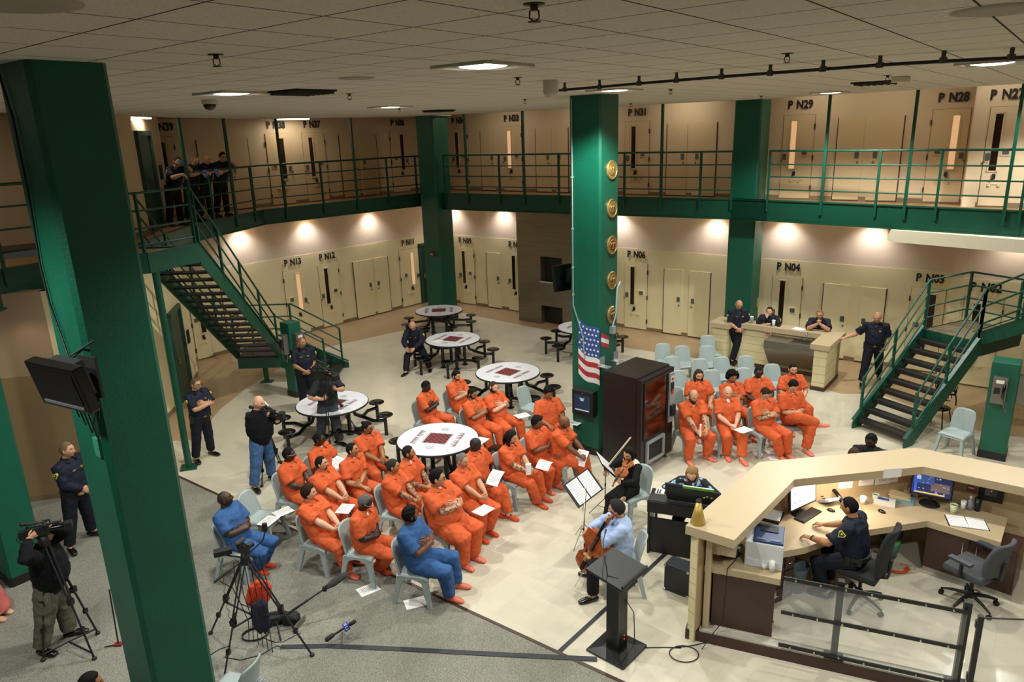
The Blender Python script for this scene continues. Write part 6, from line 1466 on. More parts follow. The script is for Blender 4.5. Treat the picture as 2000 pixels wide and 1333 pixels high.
def person(label, root, yaw, z0=0, seat=None, lean=0, slean=0, hyaw=0, hpitch=0, hroll=0, s=1.0, g=1.0, skin='light', hair=None, hairc='#1c140f', beard=None,
           arms='lap', feet=None, shoe='clog', top='inmate', topm=None, legm=None, sleeve='short', glasses=None, tattoo=False, belt=False, badge=False, cat='person', group=None, under=True, baggy=1.0, kneew=.14, legpole=None, armsL=None, armsR=None, skirt=False, soft=False, nolegs=False, ponytail=None, headz=0, twist=0):
    PN[0] += 1; seed = PN[0]
    o = empty('person', label, cat, (root[0], root[1], z0), yaw, group)
    hz = (seat+.098*g) if seat is not None else .925*s
    Pv = wv(0, 0, hz); sl = math.radians(slean)
    def upv(L): L = math.radians(L); return wv(math.sin(L), math.sin(sl), math.cos(L)).normalized()
    u0, u1 = upv(lean-(6 if seat is not None else 0)), upv(lean+(4 if seat is not None else 0))
    C1 = Pv+u0*.22*s; C2 = C1+u1*.25*s; N0 = C2+u1*.055*s; nk = (u1+wv(.25, 0, .5)).normalized(); H = N0+nk*.138*s+wv(.014, 0, headz)
    side = wv(math.sin(-math.radians(twist)), math.cos(math.radians(twist)), 0)
    fwd = side.cross(wv(0, 0, 1)); fwd = (u1.cross(side)*-1).normalized()
    sh = {1: C2+side*.194*s*(.9+.1*g)*(.89 if soft else 1)-wv(0, 0, .015), -1: C2-side*.194*s*(.9+.1*g)*(.89 if soft else 1)-wv(0, 0, .015)}
    hip = {1: Pv+wv(0, .088*s, -.0), -1: Pv+wv(0, -.088*s, -.0)}
    # ---- legs
    LT, LS = .43*s, .41*s; knee = {}; ank = {}; toe = {}
    for i, k in enumerate((1, -1)):
        if feet and feet[i] is not None: f = feet[i]
        elif seat is not None: f = (.46, kneew*k, 0, 8*k)
        else: f = (.0, .12*k, 0, 14*k)
        fx, fy, fz, fa = f[:4]; A = wv(fx, fy, .085+fz)
        pole = (1, .25*k, .9) if seat is not None else (1, .1*k, 0)
        if len(f) > 4: pole = f[4]
        kn, A = ik(hip[k], A, LT, LS, pole); knee[k], ank[k] = kn, A; a = math.radians(fa); toe[k] = wv(math.cos(a), math.sin(a), f[5] if len(f) > 5 else 0).normalized()
    # ---- arms
    UA, FA = .285*s, .25*s; elb = {}; wri = {}; hd = {}; pn = {}; cu = {1: .5, -1: .5}
    def L2W(f, y, z): return C1+fwd*f+side*y+u1*z
    presets = {
        'crossed': {1: (L2W(.20*g+.02, -.01, .10), (-.5, 1, -.35), (-.15, -1, .12), (-1, 0, -.2), .35), -1: (L2W(.235*g+.02, .02, .055), (-.5, -1, -.35), (-.2, 1, .15), (-1, 0, -.3), .35)},
        'crosslow': {1: (L2W(.20*g+.02, .0, -.01), (-.5, 1, -.3), (-.1, -1, .08), (-1, 0, -.2), .4), -1: (L2W(.235*g+.02, -.0, -.04), (-.5, -1, -.3), (-.15, 1, .05), (-1, 0, -.3), .4)},
        'lap': {1: (wv(.30, .05, hz+.10), (-.4, 1, -.3), (.6, -.7, -.1), (0, -.3, -1), .6), -1: (wv(.29, -.06, hz+.11), (-.4, -1, -.3), (.6, .7, -.1), (0, .3, -1), .6)},
        'clasp': {1: (wv(.36, .045, hz+.12), (-.5, 1, -.4), (.75, -.6, 0), (-.2, -1, -.2), .9), -1: (wv(.36, -.055, hz+.13), (-.5, -1, -.4), (.75, .6, 0), (-.2, 1, -.2), .9)},
        'knees': {1: (wv(.44, .10, hz+.09), (-.2, 1, -.3), (.8, -.4, -.4), (0, -.6, -.6), .5), -1: (wv(.44, -.10, hz+.09), (-.2, -1, -.3), (.8, .4, -.4), (0, .6, -.6), .5)},
        'thighs': {1: (wv(.27, .13, hz+.11), (-.6, 1, -.2), (.9, -.1, -.15), (0, 0, -1), .3), -1: (wv(.27, -.13, hz+.11), (-.6, -1, -.2), (.9, .1, -.15), (0, 0, -1), .3)},
        'front': {1: (wv(.17*g, .03, hz+.06), (-.5, 1, -.1), (.2, -.8, -.6), (-1, 0, 0), .5), -1: (wv(.19*g, -.04, hz+.05), (-.5, -1, -.1), (.2, .8, -.6), (-1, 0, 0), .5)},
        'down': {1: (wv(.05, .27, hz-.05), (-1, .2, 0), (.1, 0, -1), (0, -1, 0), .4), -1: (wv(.05, -.27, hz-.05), (-1, -.2, 0), (.1, 0, -1), (0, 1, 0), .4)},
    }
    A_ = dict(presets[arms]) if isinstance(arms, str) else dict(arms)
    if armsL: A_[1] = armsL
    if armsR: A_[-1] = armsR
    for k in (1, -1):
        W_, pole, dr, nn, cc = A_[k]; e, w_ = ik(sh[k], Vector(W_), UA, FA, Vector(pole)); elb[k], wri[k] = e, w_; hd[k] = Vector(dr).normalized(); pn[k] = Vector(nn); cu[k] = cc
    # ---- body (skin), one continuous mesh
    q = MB()
    q.loft([Pv-wv(0, 0, .04), Pv+u0*.1*s, C1, C1+u1*.13*s, C2-u1*.02, C2+u1*.035], [(.12, .085), (.115, .085), (.12, .09), (.13, .092), (.12, .08), (.06, .055)], n=16, side=side)
    q.loft([C2-u1*.02, N0+u1*.01, H-wv(.012, 0, .05)], [(.08, .065), (.061*s*(.88 if soft else 1), .06*s*(.9 if soft else 1)), (.056*s*(.88 if soft else 1), .058*s)], n=14, side=side)
    am = (1 if g < 1.15 else 1.15)*(.8 if soft else 1)
    for k in (1, -1):
        S_, E_, W_ = sh[k], elb[k], wri[k]
        q.loft([C2+side*k*.09*s, S_, S_.lerp(E_, .35), S_.lerp(E_, .8), E_, E_.lerp(W_, .25), E_.lerp(W_, .7), W_], [.045*s, .06*s*am, .062*s*am, .052*s*am, .048*s*am, .054*s*am, .041*s, .03*s], n=12)
        d = hd[k]; n_ = (pn[k]-d*pn[k].dot(d)).normalized(); ax = d.cross(n_)
        q.loft([W_-d*.0, W_+d*.04*s, W_+d*.085*s], [(.028*s, .018*s), (.039*s, .017*s), (.04*s, .014*s)], n=12, side=ax)
        if not skirt or True:
            q.loft([hip[k], hip[k].lerp(knee[k], .5), knee[k], knee[k].lerp(ank[k], .4), knee[k].lerp(ank[k], .85), ank[k]], [.068*s, .062*s, .05*s, .048*s, .035*s, .034*s], n=10)
            q.loft([ank[k]-toe[k]*.02, ank[k]+toe[k]*.1*s-wv(0, 0, .045)], [.034*s, .026*s], n=10)
    me = remesh(q, .0125, 2, .5)
    B = MB(); addmesh(B, me, 0)
    if tattoo:                     # ink patches on the forearms
        for i, f in enumerate(B.f):
            c = Vector(B.v[f[0]])
            for k in (1, -1) if tattoo is True else ((tattoo,)):
                dE = wri[k]-elb[k]; t = (c-elb[k]).dot(dE)/dE.length_squared
                if -.9 < t < .95 and (c-elb[k]-dE*t).length < .07 and mnoise.noise(c*34+wv(seed, 0, 0)) > .12 and (t > 0 or (c-elb[k]).length < .16): B.mi[i] = 4
    for k in (1, -1): B.m = 0; B.smooth = True; hand(B, wri[k], hd[k], pn[k], k, cu[k], s)
    hy, hp, hr = math.radians(hyaw), math.radians(hpitch), math.radians(hroll)
    Rh = Matrix.Rotation(hy, 3, 'Z') @ Matrix.Rotation(hp+math.radians(lean)*.2, 3, 'Y') @ Matrix.Rotation(hr, 3, 'X'); hs = s*1.05*(1.05 if g > 1.25 else 1)
    mats_i = []; hst = hair or {}; fat = 1.05+.12*max(0, g-1)
    for i, c in enumerate(HFC):
        m = 0; a, e = HD[HF[i][0]]
        if c.x > .03:
            ay = abs(c.y)
            if .020 < ay < .041 and .005 < c.z < .0135: m = 2
            elif .015 < ay < .047 and .028 < c.z < .035: m = 1
            elif ay < .025 and -.066 < c.z < -.052: m = 3
        if m == 0 and beard in ('full', 'stubble', 'goatee', 'mustache'):
            onj = c.z < -.035 and c.x > -.005 and not (abs(c.y) < .02 and c.z > -.050)
            if beard in ('full', 'stubble') and (c.z < -.045-.0*abs(c.y) or (c.z < .01 and abs(c.y) > .052 and c.x > -.005 and c.x < .045)) and c.x > -.02 : m = 1 if beard == 'full' else 5
            if beard == 'full' and abs(c.y) < .03 and -.052 < c.z < -.042 and c.x > .04: m = 1
            if beard in ('goatee', 'mustache') and abs(c.y) < .030 and -.054 < c.z < -.042 and c.x > .04: m = 1
            if beard == 'goatee' and abs(c.y) < .03 and c.z < -.070 and c.x > .03: m = 1
        if m == 0 and hst.get('buzz') and hairmask(a, e, hst) > .5: m = 5
        mats_i.append(m)
    hv = [H+Rh @ Vector((p.x, p.y*fat, p.z))*hs for p in HP]; k0 = len(B.v)
    B.v += [tuple(v) for v in hv]
    for f, m in zip(HF, mats_i): B.f.append([i+k0 for i in f]); B.mi.append(m); B.sm.append(True)
    for k in (1, -1):
        B.m = 0; B.ell(H+Rh @ wv(-.004, k*.076*fat, -.004)*hs, (.019*hs, .009*hs, .031*hs), R=Rh @ Matrix.Rotation(k*.25, 3, 'Z'), nu=10, nv=8)
    sk = skinm(skin); hm = mat('hair '+hairc, hairc, .75, var=.25, vs=90, bump=.25, bs=180, spec=.18); skh = SK[skin]
    stub = mat('stubble %s %s' % (skin, hairc), mixhex(skh, hairc, .55), .6); lip = mat('lip '+skin, mixhex(skh, '#7a3030', .35), .45); eye = mat('eye dark', '#20160f', .25)
    body = B.build('body', [sk, hm, eye, lip, mat('ink '+skin, mixhex(skh, '#26262f', .6), .55), stub], o)
    # ---- hair
    if hair and not hair.get('buzz'):
        hairmesh(hair, Rh, H, hs).build('hair', hm, o)
        X = lambda x, y, z: H+Rh @ wv(x, y, z)*hs
        if hair.get('long'):
            L = hair['long']; dn = wv(0, 0, -1); mb = MB()
            mb.loft([X(-.045, 0, .05), X(-.085, 0, -.01), X(-.085, 0, -.08), X(-.08, 0, -.08)+dn*L*.5, X(-.075, 0, -.08)+dn*L], [(.06, .04), (.078, .035), (.08, .032), (.072, .03), (.045, .018)], n=14, side=Rh @ wv(0, 1, 0))
            for k in (1, -1):
                mb.loft([X(-.0, k*.06, .07), X(.01, k*.082, .0), X(.0, k*.08, -.07), X(.02, k*.07, -.07)+dn*L*.6, X(.03, k*.055, -.07)+dn*L*.95], [(.028, .02), (.036, .016), (.034, .018), (.028, .016), (.014, .01)], n=10, side=Rh @ wv(1, 0, 0))
            mb.build('long_hair', hm, o)
        if hair.get('bun'): c = hair['bun']; mb = MB(); mb.ell(X(*c), (.034, .034, .03)); mb.build('hair_bun', hm, o)
        if hair.get('tail'): mb = MB(); mb.loft([X(-.09, 0, .03), X(-.125, 0, .0), X(-.12, 0, -.08), X(-.1, 0, -.16)], [.022, .03, .026, .01], n=10); mb.build('ponytail', hm, o)
        if hair.get('curls'):
            mb = MB(); r = random.Random(seed)
            for k in range(95):
                a = r.uniform(0, 2*PI); e = r.uniform(-.35, 1); rr = math.sqrt(max(0, 1-e*e)); x, y, z = math.cos(a)*rr, math.sin(a)*rr, e
                if x > .35 and z < .55: continue
                mb.ell(X(x*.115-.012, y*.108, z*.12+.02), (.022+.01*r.random(),)*3, nu=8, nv=6)
            mb.build('curls', hm, o)
    if beard == 'long':
        mb = MB(); mb.loft([H+Rh @ wv(.05, 0, -.06)*hs, H+Rh @ wv(.075, 0, -.105)*hs, H+Rh @ wv(.085, 0, -.15)*hs], [(.055, .03), (.045, .032), (.018, .015)], n=14, side=Rh @ wv(0, 1, 0)); 
        for k in (1, -1): mb.loft([H+Rh @ wv(.01, k*.07, .0)*hs, H+Rh @ wv(.035, k*.062, -.05)*hs, H+Rh @ wv(.062, k*.03, -.085)*hs], [.014, .02, .02], n=8)
        mb.build('beard', hm, o)
    if glasses:
        gm = mat('glasses '+glasses, {'black': '#101012', 'silver': '#cfd3d6'}[glasses], .25, .6); mb = MB(); X = lambda x, y, z: H+Rh @ wv(x, y, z)*hs
        for k in (1, -1):
            mb.loft([X(.098+.0, k*.033+.024*math.cos(t), .010+.016*math.sin(t)) for t in np.linspace(0, 2*PI, 13)[:-1]], [.0028]*12, n=5, closed=True, cap=-1)
            mb.tube([X(.096, k*.056, .014), X(.06, k*.079, .013), X(.0, k*.083, .012)], .0025, 5)
        mb.tube([X(.101, -.010, .014), X(.103, 0, .016), X(.101, .010, .014)], .0025, 5); mb.build('glasses', gm, o)
    # ---- clothes
    topm = topm or orange; legm = legm or topm; bg = baggy; q = MB()
    belly = max(0, g-1)
    lo = 1 if soft else 1.13 if top == 'uniform' else 1.21
    tor = [(Pv-wv(0, 0, .03)+fwd*.01, (.158*g*lo, .122*g*lo)), (Pv+u0*.1*s+fwd*(.025+belly*.08), (.168*g*lo, .140*g*lo)), (C1+fwd*(.02+belly*.10), (.168*g*lo, .138*g*lo)), (C1+u1*.13*s+fwd*.012, (.185*(.5+.5*g)*lo, .13*(.6+.4*g)*lo)), (C2-u1*.03, (.182*(.6+.4*g)*lo, .112*(.7+.3*g)*lo)), (C2+u1*.034, (.145, .085)), (C2+u1*.062, (.08, .066))]
    if seat is None: tor[0] = (Pv-wv(0, 0, .09 if top == 'jacket' else .02), (.158*g, .115*g))
    q.loft([a for a, b in tor], [b for a, b in tor], n=18, side=side, cap=0)
    for k in (1, -1):
        S_, E_, W_ = sh[k], elb[k], wri[k]; st = C2+side*k*.08*s
        if sleeve == 'short': pts, rr = [st, S_, S_.lerp(E_, .4), S_.lerp(E_, .84)], [.068*s, .083*s, .084*s*bg*am, .092*s*bg*am]
        else: pts, rr = [st, S_, S_.lerp(E_, .5), E_, E_.lerp(W_, .5), E_.lerp(W_, .95)], [.066*s, .08*s, .08*s*am, .078*s*am, .068*s*(.85 if soft else 1), .047*s]
        q.loft(pts, rr, n=14, cap=0)
    shm = remesh(q, .0165, 2, .5, disp=.0115 if not soft else .004, dscale=8.5, seed=seed)
    S = MB(); addmesh(S, shm); S.build({'inmate': 'jumpsuit_shirt', 'uniform': 'uniform_shirt', 'scrub': 'scrub_shirt', 'jacket': 'jacket', 'dress': 'dress_top', 'shirt': 'shirt'}.get(top, 'shirt'), topm, o)
    if not skirt:
        q = MB(); lr = 1.0*bg
        q.loft([Pv+u0*.07, Pv-wv(0, 0, .0), Pv-wv(0, 0, .05)], [(.165*g, .125*g), (.17*g, .13*g), (.14*g, .11*g)], n=16, side=(0, 1, 0))
        for k in (1, -1):
            h_, kn, an = hip[k], knee[k], ank[k]; d = (kn-h_).normalized(); ds = (an-kn).normalized(); gg = .5+.5*g
            q.loft([h_-d*.02, h_.lerp(kn, .4), h_.lerp(kn, .8), kn+(d-ds)*.012, kn+ds*.09, kn.lerp(an, .6), an-ds*.03], [.112*gg*s, .112*gg*lr*s, .1*gg*lr*s, .096*gg*lr*s, .092*lr*s, .088*lr*s, .084*lr*s], n=14, cap=0)
        trm = remesh(q, .0165, 2, .5, disp=.012 if bg > .95 else .006, dscale=8, seed=seed+50)
        S = MB(); addmesh(S, trm); S.build('trousers', legm, o)
    else:
        q = MB(); kn = (knee[1]+knee[-1])/2; an = (ank[1]+ank[-1])/2
        q.loft([Pv+u0*.05, Pv, Pv.lerp(kn, .5), kn, kn.lerp(an, .5), an-wv(0, 0, .0)], [(.14, .11), (.16, .12), (.17, .10), (.15, .09), (.18, .12), (.22, .16)], n=18, side=(0, 1, 0), cap=0)
        trm = remesh(q, .0165, 2, .5, disp=.007, dscale=6, seed=seed+50); S = MB(); addmesh(S, trm); S.build('long_skirt', legm, o)
    # ---- shoes
    for k in (1, -1):
        a = ank[k]; t = toe[k]; gz = wv(0, 0, 1); base = a-gz*.06 if t.z == 0 else a-(gz-t*t.z).normalized()*.06; sd = t.cross(gz).normalized(); up = sd.cross(t).normalized()
        mb = MB(); mb.loft([base-t*.055*s+up*.012, base-t*.03*s+up*.02, base+t*.05*s+up*.016, base+t*.13*s+up*.006, base+t*.185*s-up*.0], [(.034, .032), (.043, .046), (.048, .042), (.052, .034), (.038, .022)], n=14, side=sd)
        if shoe in ('clog', 'canvas', 'black', 'sandal'):
            m_ = {'clog': coral, 'canvas': canvas, 'black': bshoe, 'sandal': mat('sandal tan', '#c79b7c', .5)}[shoe]; so = mb.build('shoe', m_, o)
        if shoe == 'canvas':
            mb = MB(); mb.loft([base-t*.06*s-up*.012, base+t*.05*s-up*.012, base+t*.18*s-up*.012], [(.034, .012), (.046, .012), (.036, .012)], n=14, side=sd); mb.build('sole', rubber, so)
        if shoe in ('clog', 'canvas'):
            mb = MB(); ds = (ank[k]-knee[k]).normalized(); mb.loft([ank[k]-ds*.06, ank[k]+ds*.01, base+up*.03], [.042*s, .041*s, .04*s], n=12); mb.build('sock', sockw, o)
    # ---- collar, undershirt, belt, badges
    if top in ('inmate', 'uniform', 'shirt'):
        mb = MB(); n1, n2 = N0-u1*.012, N0-u1*.035
        for k in (1, -1):
            P = []; K = 8
            for i in range(K+1):
                t = i/K; a = math.radians(28+150*t); cs, sn = math.cos(a), math.sin(a)*k; r0, r1 = .068*s, (.122-.03*t)*s
                P += [N0+fwd*cs*r0+side*sn*r0*1.05+u1*(.022+.012*t), N0+fwd*cs*r1*(.95+.1*(1-t))+side*sn*r1*1.12-u1*(.03*(1-t)+.002)+(fwd*.012)]
            P += [p-u1*.009 for p in P]; F = []; m2 = 2*(K+1)
            for i in range(K): a = 2*i; F += [(a, a+1, a+3, a+2), (m2+a+2, m2+a+3, m2+a+1, m2+a), (a+1, m2+a+1, m2+a+3, a+3), (a+2, m2+a+2, m2+a, a)]
            mb.add(P, F, True)
        mb.build('collar', topm, o)
        if under:
            mb = MB(); c = N0+fwd*.05*s; mb.loft([c+u1*.0, c-u1*.05+fwd*.035, c-u1*.11+fwd*.068], [(.052, .02), (.036, .02), (.006, .012)], n=12, side=side, cap=0); mb.build('undershirt', ushirt if under is True else under, o)
    if top == 'inmate':
        mb = MB()
        for z in (.05, .13, .2): mb.ell(C1+u1*z+fwd*(.150*(.6+.4*g)+belly*.09), (.005, .005, .005), nu=8, nv=6)
        mb.build('snap', white, o)
    if belt:
        mb = MB(); bz = hz+.03 if seat is None else hz+.06; cb = Pv+wv(0, 0, bz-hz)
        mb.loft([cb-wv(0, 0, .025), cb+wv(0, 0, .025)], [(.192*g, .156*g)]*2, n=24, side=(0, 1, 0), cap=0); mb.build('belt', blackm, o)
        mb = MB(); mb.box(cb+wv(.158*g, 0, 0), (.01, .05, .04)); mb.build('buckle', goldb, o)
        for k, (yy, xx, dd) in enumerate(((.185*g, .03, (.06, .04, .11)), (-.185*g, .03, (.07, .05, .16)), (.13*g, -.09, (.05, .05, .1)), (-.13*g, .1, (.04, .03, .09)))):
            mb = MB(); mb.box(cb+wv(xx, yy, -.03), dd, bev=.008); mb.build(('radio_pouch', 'holster', 'pouch', 'handcuff_case')[k], blackm, o)
        mb = MB(); mb.tube([cb+wv(.1, .125*g, -.02), cb+wv(.12, .14*g, -.1)], .006, 6); mb.tube([cb+wv(.12, .14*g, -.1)+wv(0, .015*math.cos(t), -.03+.03*math.sin(t)) for t in np.linspace(0, 6.28, 12)], .005, 5); mb.build('key_ring', goldb, o)
    if badge:
        c = C1+u1*.15*s+side*.075+fwd*(.158+.07*(g-1)); mb = MB(); st = []
        for k in range(10): r_ = .03 if k % 2 == 0 else .014; a = PI/2+k*PI/5; st.append(c+side*(r_*math.cos(a))+u1*(r_*math.sin(a)))
        st2 = [p-fwd*.012 for p in st]; mb.add(st+st2+[c+fwd*.006], [(20, i, (i+1) % 10) for i in range(10)]+[(i, 10+i, 10+(i+1) % 10, (i+1) % 10) for i in range(10)], False); mb.build('badge', goldb, o)
        mb = MB(); mb.box(C1+u1*.15*s-side*.075+fwd*(.158+.07*(g-1)), (.01, .06, .014), R=Matrix((fwd, side, u1)).transposed()); mb.build('name_plate', goldb, o)
        for k in (1, -1):
            d = (elb[k]-sh[k]).normalized(); ot = (side*k-d*(side*k).dot(d)).normalized(); ft = d.cross(ot).normalized(); c = sh[k]+d*.085*s+ot*.081*s
            P5 = [(-.038, .03), (.038, .03), (.045, 0), (0, -.055), (-.045, 0)]
            mb = MB(); a_ = [c+ft*x-d*y+ot*.006 for x, y in P5]; b_ = [c+ft*x*1.0-d*y-ot*.03 for x, y in P5]; mb.add(a_+b_, [(0, 1, 2, 3, 4), (4, 3, 2, 1, 0)]+[(i, i+5, (i+1) % 5+5, (i+1) % 5) for i in range(5)], False); pt_ = mb.build('shoulder_patch', mat('patch yellow', '#c3bb45', .6), o)
            mb = MB(); a_ = [c+ft*x*.75-d*(y*.75-.002)+ot*.0075 for x, y in P5]; mb.add(a_+[p-ot*.003 for p in a_], [(0, 1, 2, 3, 4), (4, 3, 2, 1, 0)]+[(i, i+5, (i+1) % 5+5, (i+1) % 5) for i in range(5)], False); mb.build('patch_field', mat('patch dark', '#2f3322', .6), pt_)
            mb = MB(); mb.ell(c+ot*.009, (.012, .012, .012), nu=8, nv=6); mb.build('patch_star', mat('patch yellow', '#c3bb45', .6), pt_)
    return o, dict(H=H, wri=wri, elb=elb, knee=knee, ank=ank, C1=C1, C2=C2, N0=N0, Rh=Rh, side=side, fwd=fwd, u1=u1, hip=hip, Pv=Pv)
def L2World(o, p):
    a = o.rotation_euler.z; return Vector((o.location.x+p.x*math.cos(a)-p.y*math.sin(a), o.location.y+p.x*math.sin(a)+p.y*math.cos(a), o.location.z+p.z))
def W2Local(root, yaw, p):
    dx, dy = p[0]-root[0], p[1]-root[1]; return (dx*math.cos(yaw)+dy*math.sin(yaw), -dx*math.sin(yaw)+dy*math.cos(yaw))
# ================================================================ seated men in jumpsuits
GAZE = (1.7, 9.6, 1.1)
HS = dict(
 buzzed=dict(buzz=1), short=dict(t=.006, noise=.003), neat=dict(t=.009, noise=.003, top=.008), bowl=dict(t=.02, fringe=.012, noise=.002), afro=dict(t=.02, noise=.006, ns=90, top=.006), slick=dict(t=.006, noise=.001, top=.003), mop=dict(t=.012, top=.03, noise=.010, ns=45),
 braids=dict(t=.014, rows=16), long=dict(t=.014, long=.16), longw=dict(t=.016, long=.12), curly=dict(t=.03, curls=1, noise=.008, ns=50), flat=dict(t=.008, flat=.045, noise=.004), bald=None, fringe=dict(kind='bald', t=.006, noise=.003), cap=dict(t=.009), bun=dict(t=.007, bun=(-.095, 0, .05)), grey=dict(t=.007, rec=.1, noise=.003))
def gaze(root, yaw, hd, tgt=GAZE):
    return math.degrees((math.atan2(tgt[1]-hd[1], tgt[0]-hd[0])-yaw+PI) % (2*PI)-PI)
def seated(label, hpx, yawd, dist, feet=None, hz=1.19, pitch=8, look=GAZE, lookd=None, ch=None, seat=.455, z0=0, group=None, **kw):
    if hpx[0] < 1200:
        yawd -= 13; lookd = None if lookd is None else lookd+9
    yaw = math.radians(yawd); h = at(hpx[0], hpx[1], hz); d = Vector((math.cos(yaw), math.sin(yaw), 0)); off = max(-.2, min(.15, dist-.44))
    root = h+d*off; root.z = 0; ln = -math.degrees(math.asin(max(-.5, min(.5, (off+.035)/.66))))
    ft = None
    if feet:
        loc = [W2Local(root, yaw, at(f[0], f[1], z0+.04)) for f in feet]; fa = [f[2] if len(f) > 2 else 0 for f in feet]
        loc = [(max(.12, min(.95, x)), y, 0, a) for (x, y), a in zip(loc, fa)]
        if len(loc) == 2 and loc[0][1] < loc[1][1] and not kw.pop('xfeet', False): loc = loc[::-1]
        ft = [loc[0], loc[1] if len(loc) > 1 else (loc[0][0]-.05, loc[0][1]-.22, 0, -8)]
        for i, sg in enumerate((1, -1)):
            x, y, z, a = ft[i]; ft[i] = (x-.07, max(-.3, min(.3, y)), z, a+5*sg)
    else: kw.pop('xfeet', None)
    hy = lookd if lookd is not None else max(-60, min(60, gaze(root, yaw, h, look)))
    kw.setdefault('s', .97); kw.setdefault('kneew', .19)
    o, J = person(label, root, yaw, z0=z0, seat=seat, lean=ln, hyaw=hy, hpitch=pitch, feet=ft, group=group, **kw)
    if ch: c = root-d*.0; chair(c.x, c.y, yaw, ch, z0)
    return o, J, root, yaw
L = {}
def S(key, *a, **k): L[key] = seated(*a, **k)
bl = dict(topm=blue, legm=blue, top='scrub')
S('A', 'man in blue with shaved head and folded arms, front row far left', (436, 973), -5, .60, [(522, 1104), (511, 1116)], pitch=-14, lookd=25, arms='crosslow', skin='dark', hair=HS['buzzed'], hairc='#15100d', shoe='canvas', beard='stubble', ch='pale plastic chair under the far left man in blue', **bl)
S('B', 'young man in orange with brown bowl haircut, hands in his lap, front row', (600, 960), -12, .60, [(697, 1098), (688, 1124)], pitch=2, lookd=18, arms='clasp', skin='pale', hair=HS['bowl'], hairc='#241811', ch='pale plastic chair under the young man with the bowl haircut')
S('C', 'older man in orange with silver glasses looking down, grey hair, front row', (712, 981), -6, .36, [(726, 1100), (749, 1116)], pitch=32, lookd=5, arms='crosslow', skin='deep', hair=HS['grey'], hairc='#5c5956', glasses='silver', shoe='canvas', ch='pale plastic chair under the older man with silver glasses')
S('D', 'man in blue with braids and beard, arms crossed, front row nearest the carpet edge', (800, 1011), -4, .50, [(902, 1144), (888, 1170)], pitch=4, lookd=28, arms='crossed', skin='brown', hair=HS['braids'], hairc='#100c0b', beard='full', tattoo=1, g=1.1, s=1.02, ch='pale plastic chair under the man in blue with braids', **bl)
S('E', 'heavy man in orange with black hair and dark glasses, arms crossed high', (853, 943), -22, .54, [(932, 1092), (912, 1107)], pitch=4, lookd=24, arms='crossed', skin='light', hair=HS['neat'], hairc='#0f0c0c', glasses='black', tattoo=True, g=1.42, s=1.03, baggy=1.15, ch='pale plastic chair under the heavy man in orange')
S('F', 'man in orange with greying hair tied in a black bun, hands on lap, second row', (766, 912), -6, .46, None, pitch=2, lookd=14, arms='clasp', skin='olive', hair=HS['bun'], hairc='#2b2725', tattoo=True, g=1.05, ch='pale plastic chair under the man with the black bun')
S('G', 'man in orange with slicked hair and tattooed arms before the near table', (796, 885), -8, .46, None, pitch=0, lookd=16, arms='lap', skin='olive', hair=HS['slick'], hairc='#1d1917', beard='stubble', tattoo=True, ch='pale plastic chair under the slick-haired man before the near table')
S('H', 'gaunt older man in orange with grey hair, white shirt at the neck, hands clasped', (901, 898), -28, .56, [(960, 1042), (944, 1054)], pitch=14, lookd=0, arms='clasp', skin='light', hair=HS['grey'], hairc='#6f6a64', beard='goatee', shoe='canvas', ch='pale plastic chair under the gaunt grey-haired man')
S('I', 'dark-skinned man in orange with shaved head reading a sheet, beside the near table', (927, 869), -26, .47, [(1000, 1012), (975, 1005)], pitch=34, lookd=8, arms='thighs', skin='deep', hair=HS['buzzed'], hairc='#141010', shoe='canvas', g=1.1, ch='pale plastic chair under the shaved man reading a sheet')
S('J', 'man in orange with long dark hair and a rolled sheet, legs stretched out', (997, 854), -22, .42, [(1066, 976), (1058, 988)], pitch=20, lookd=2, arms='clasp', skin='light', hair=HS['long'], hairc='#17110f', beard='goatee', tattoo=-1, shoe='canvas', ch='pale plastic chair under the long-haired man')
S('K', 'man in orange with short afro, one fist on his chest, sheet on his knee', (1048, 826), -32, .44, [(1090, 950), (1074, 960)], pitch=12, lookd=0, arms='thighs', armsR=((.22, .02, .80), (-.3, -1, -.5), (.2, 1, .1), (-1, 0, 0), 1.1), skin='brown', hair=HS['afro'], hairc='#0e0c0b', beard='mustache', ch='pale plastic chair under the man with the short afro')
S('L', 'bald man in orange leaning forward with a sheet between his knees, nearest the pillar', (1102, 825), -14, .33, [(1158, 934), (1148, 942)], pitch=18, lookd=-4, arms='knees', skin='brown', hair=None, beard='stubble', ch='pale plastic chair under the bald man leaning forward')
S('M', 'man in orange with a tall curly black crop, looking down, beside the pillar', (1070, 769), -54, .44, None, pitch=22, lookd=-4, arms='thighs', skin='tan', hair=HS['mop'], hairc='#0e0b0a', tattoo=1, g=1.08, ch='pale plastic chair under the curly-cropped man by the pillar')
S('N', 'bearded man in orange with combed brown hair, arms crossed, tilting his head', (961, 755), -30, .60, None, pitch=12, lookd=0, hroll=-14, arms='crossed', skin='pale', hair=HS['slick'], hairc='#3c2a20', beard='full', tattoo=1, ch='pale plastic chair under the bearded man tilting his head')
S('O', 'man in orange with thick dark beard, arms crossed, behind the near table', (921, 769), -24, .52, None, pitch=20, lookd=-4, arms='crossed', skin='tan', hair=HS['slick'], hairc='#100d0c', beard='full', g=1.05, ch='pale plastic chair under the dark-bearded man behind the near table')
S('P', 'light-skinned man in orange with dark hair and beard, arms crossed, rearmost row', (890, 734), -24, .47, None, pitch=16, lookd=-8, arms='crossed', skin='light', hair=HS['neat'], hairc='#130f0d', beard='stubble', ch='pale plastic chair under the rearmost man with folded arms')
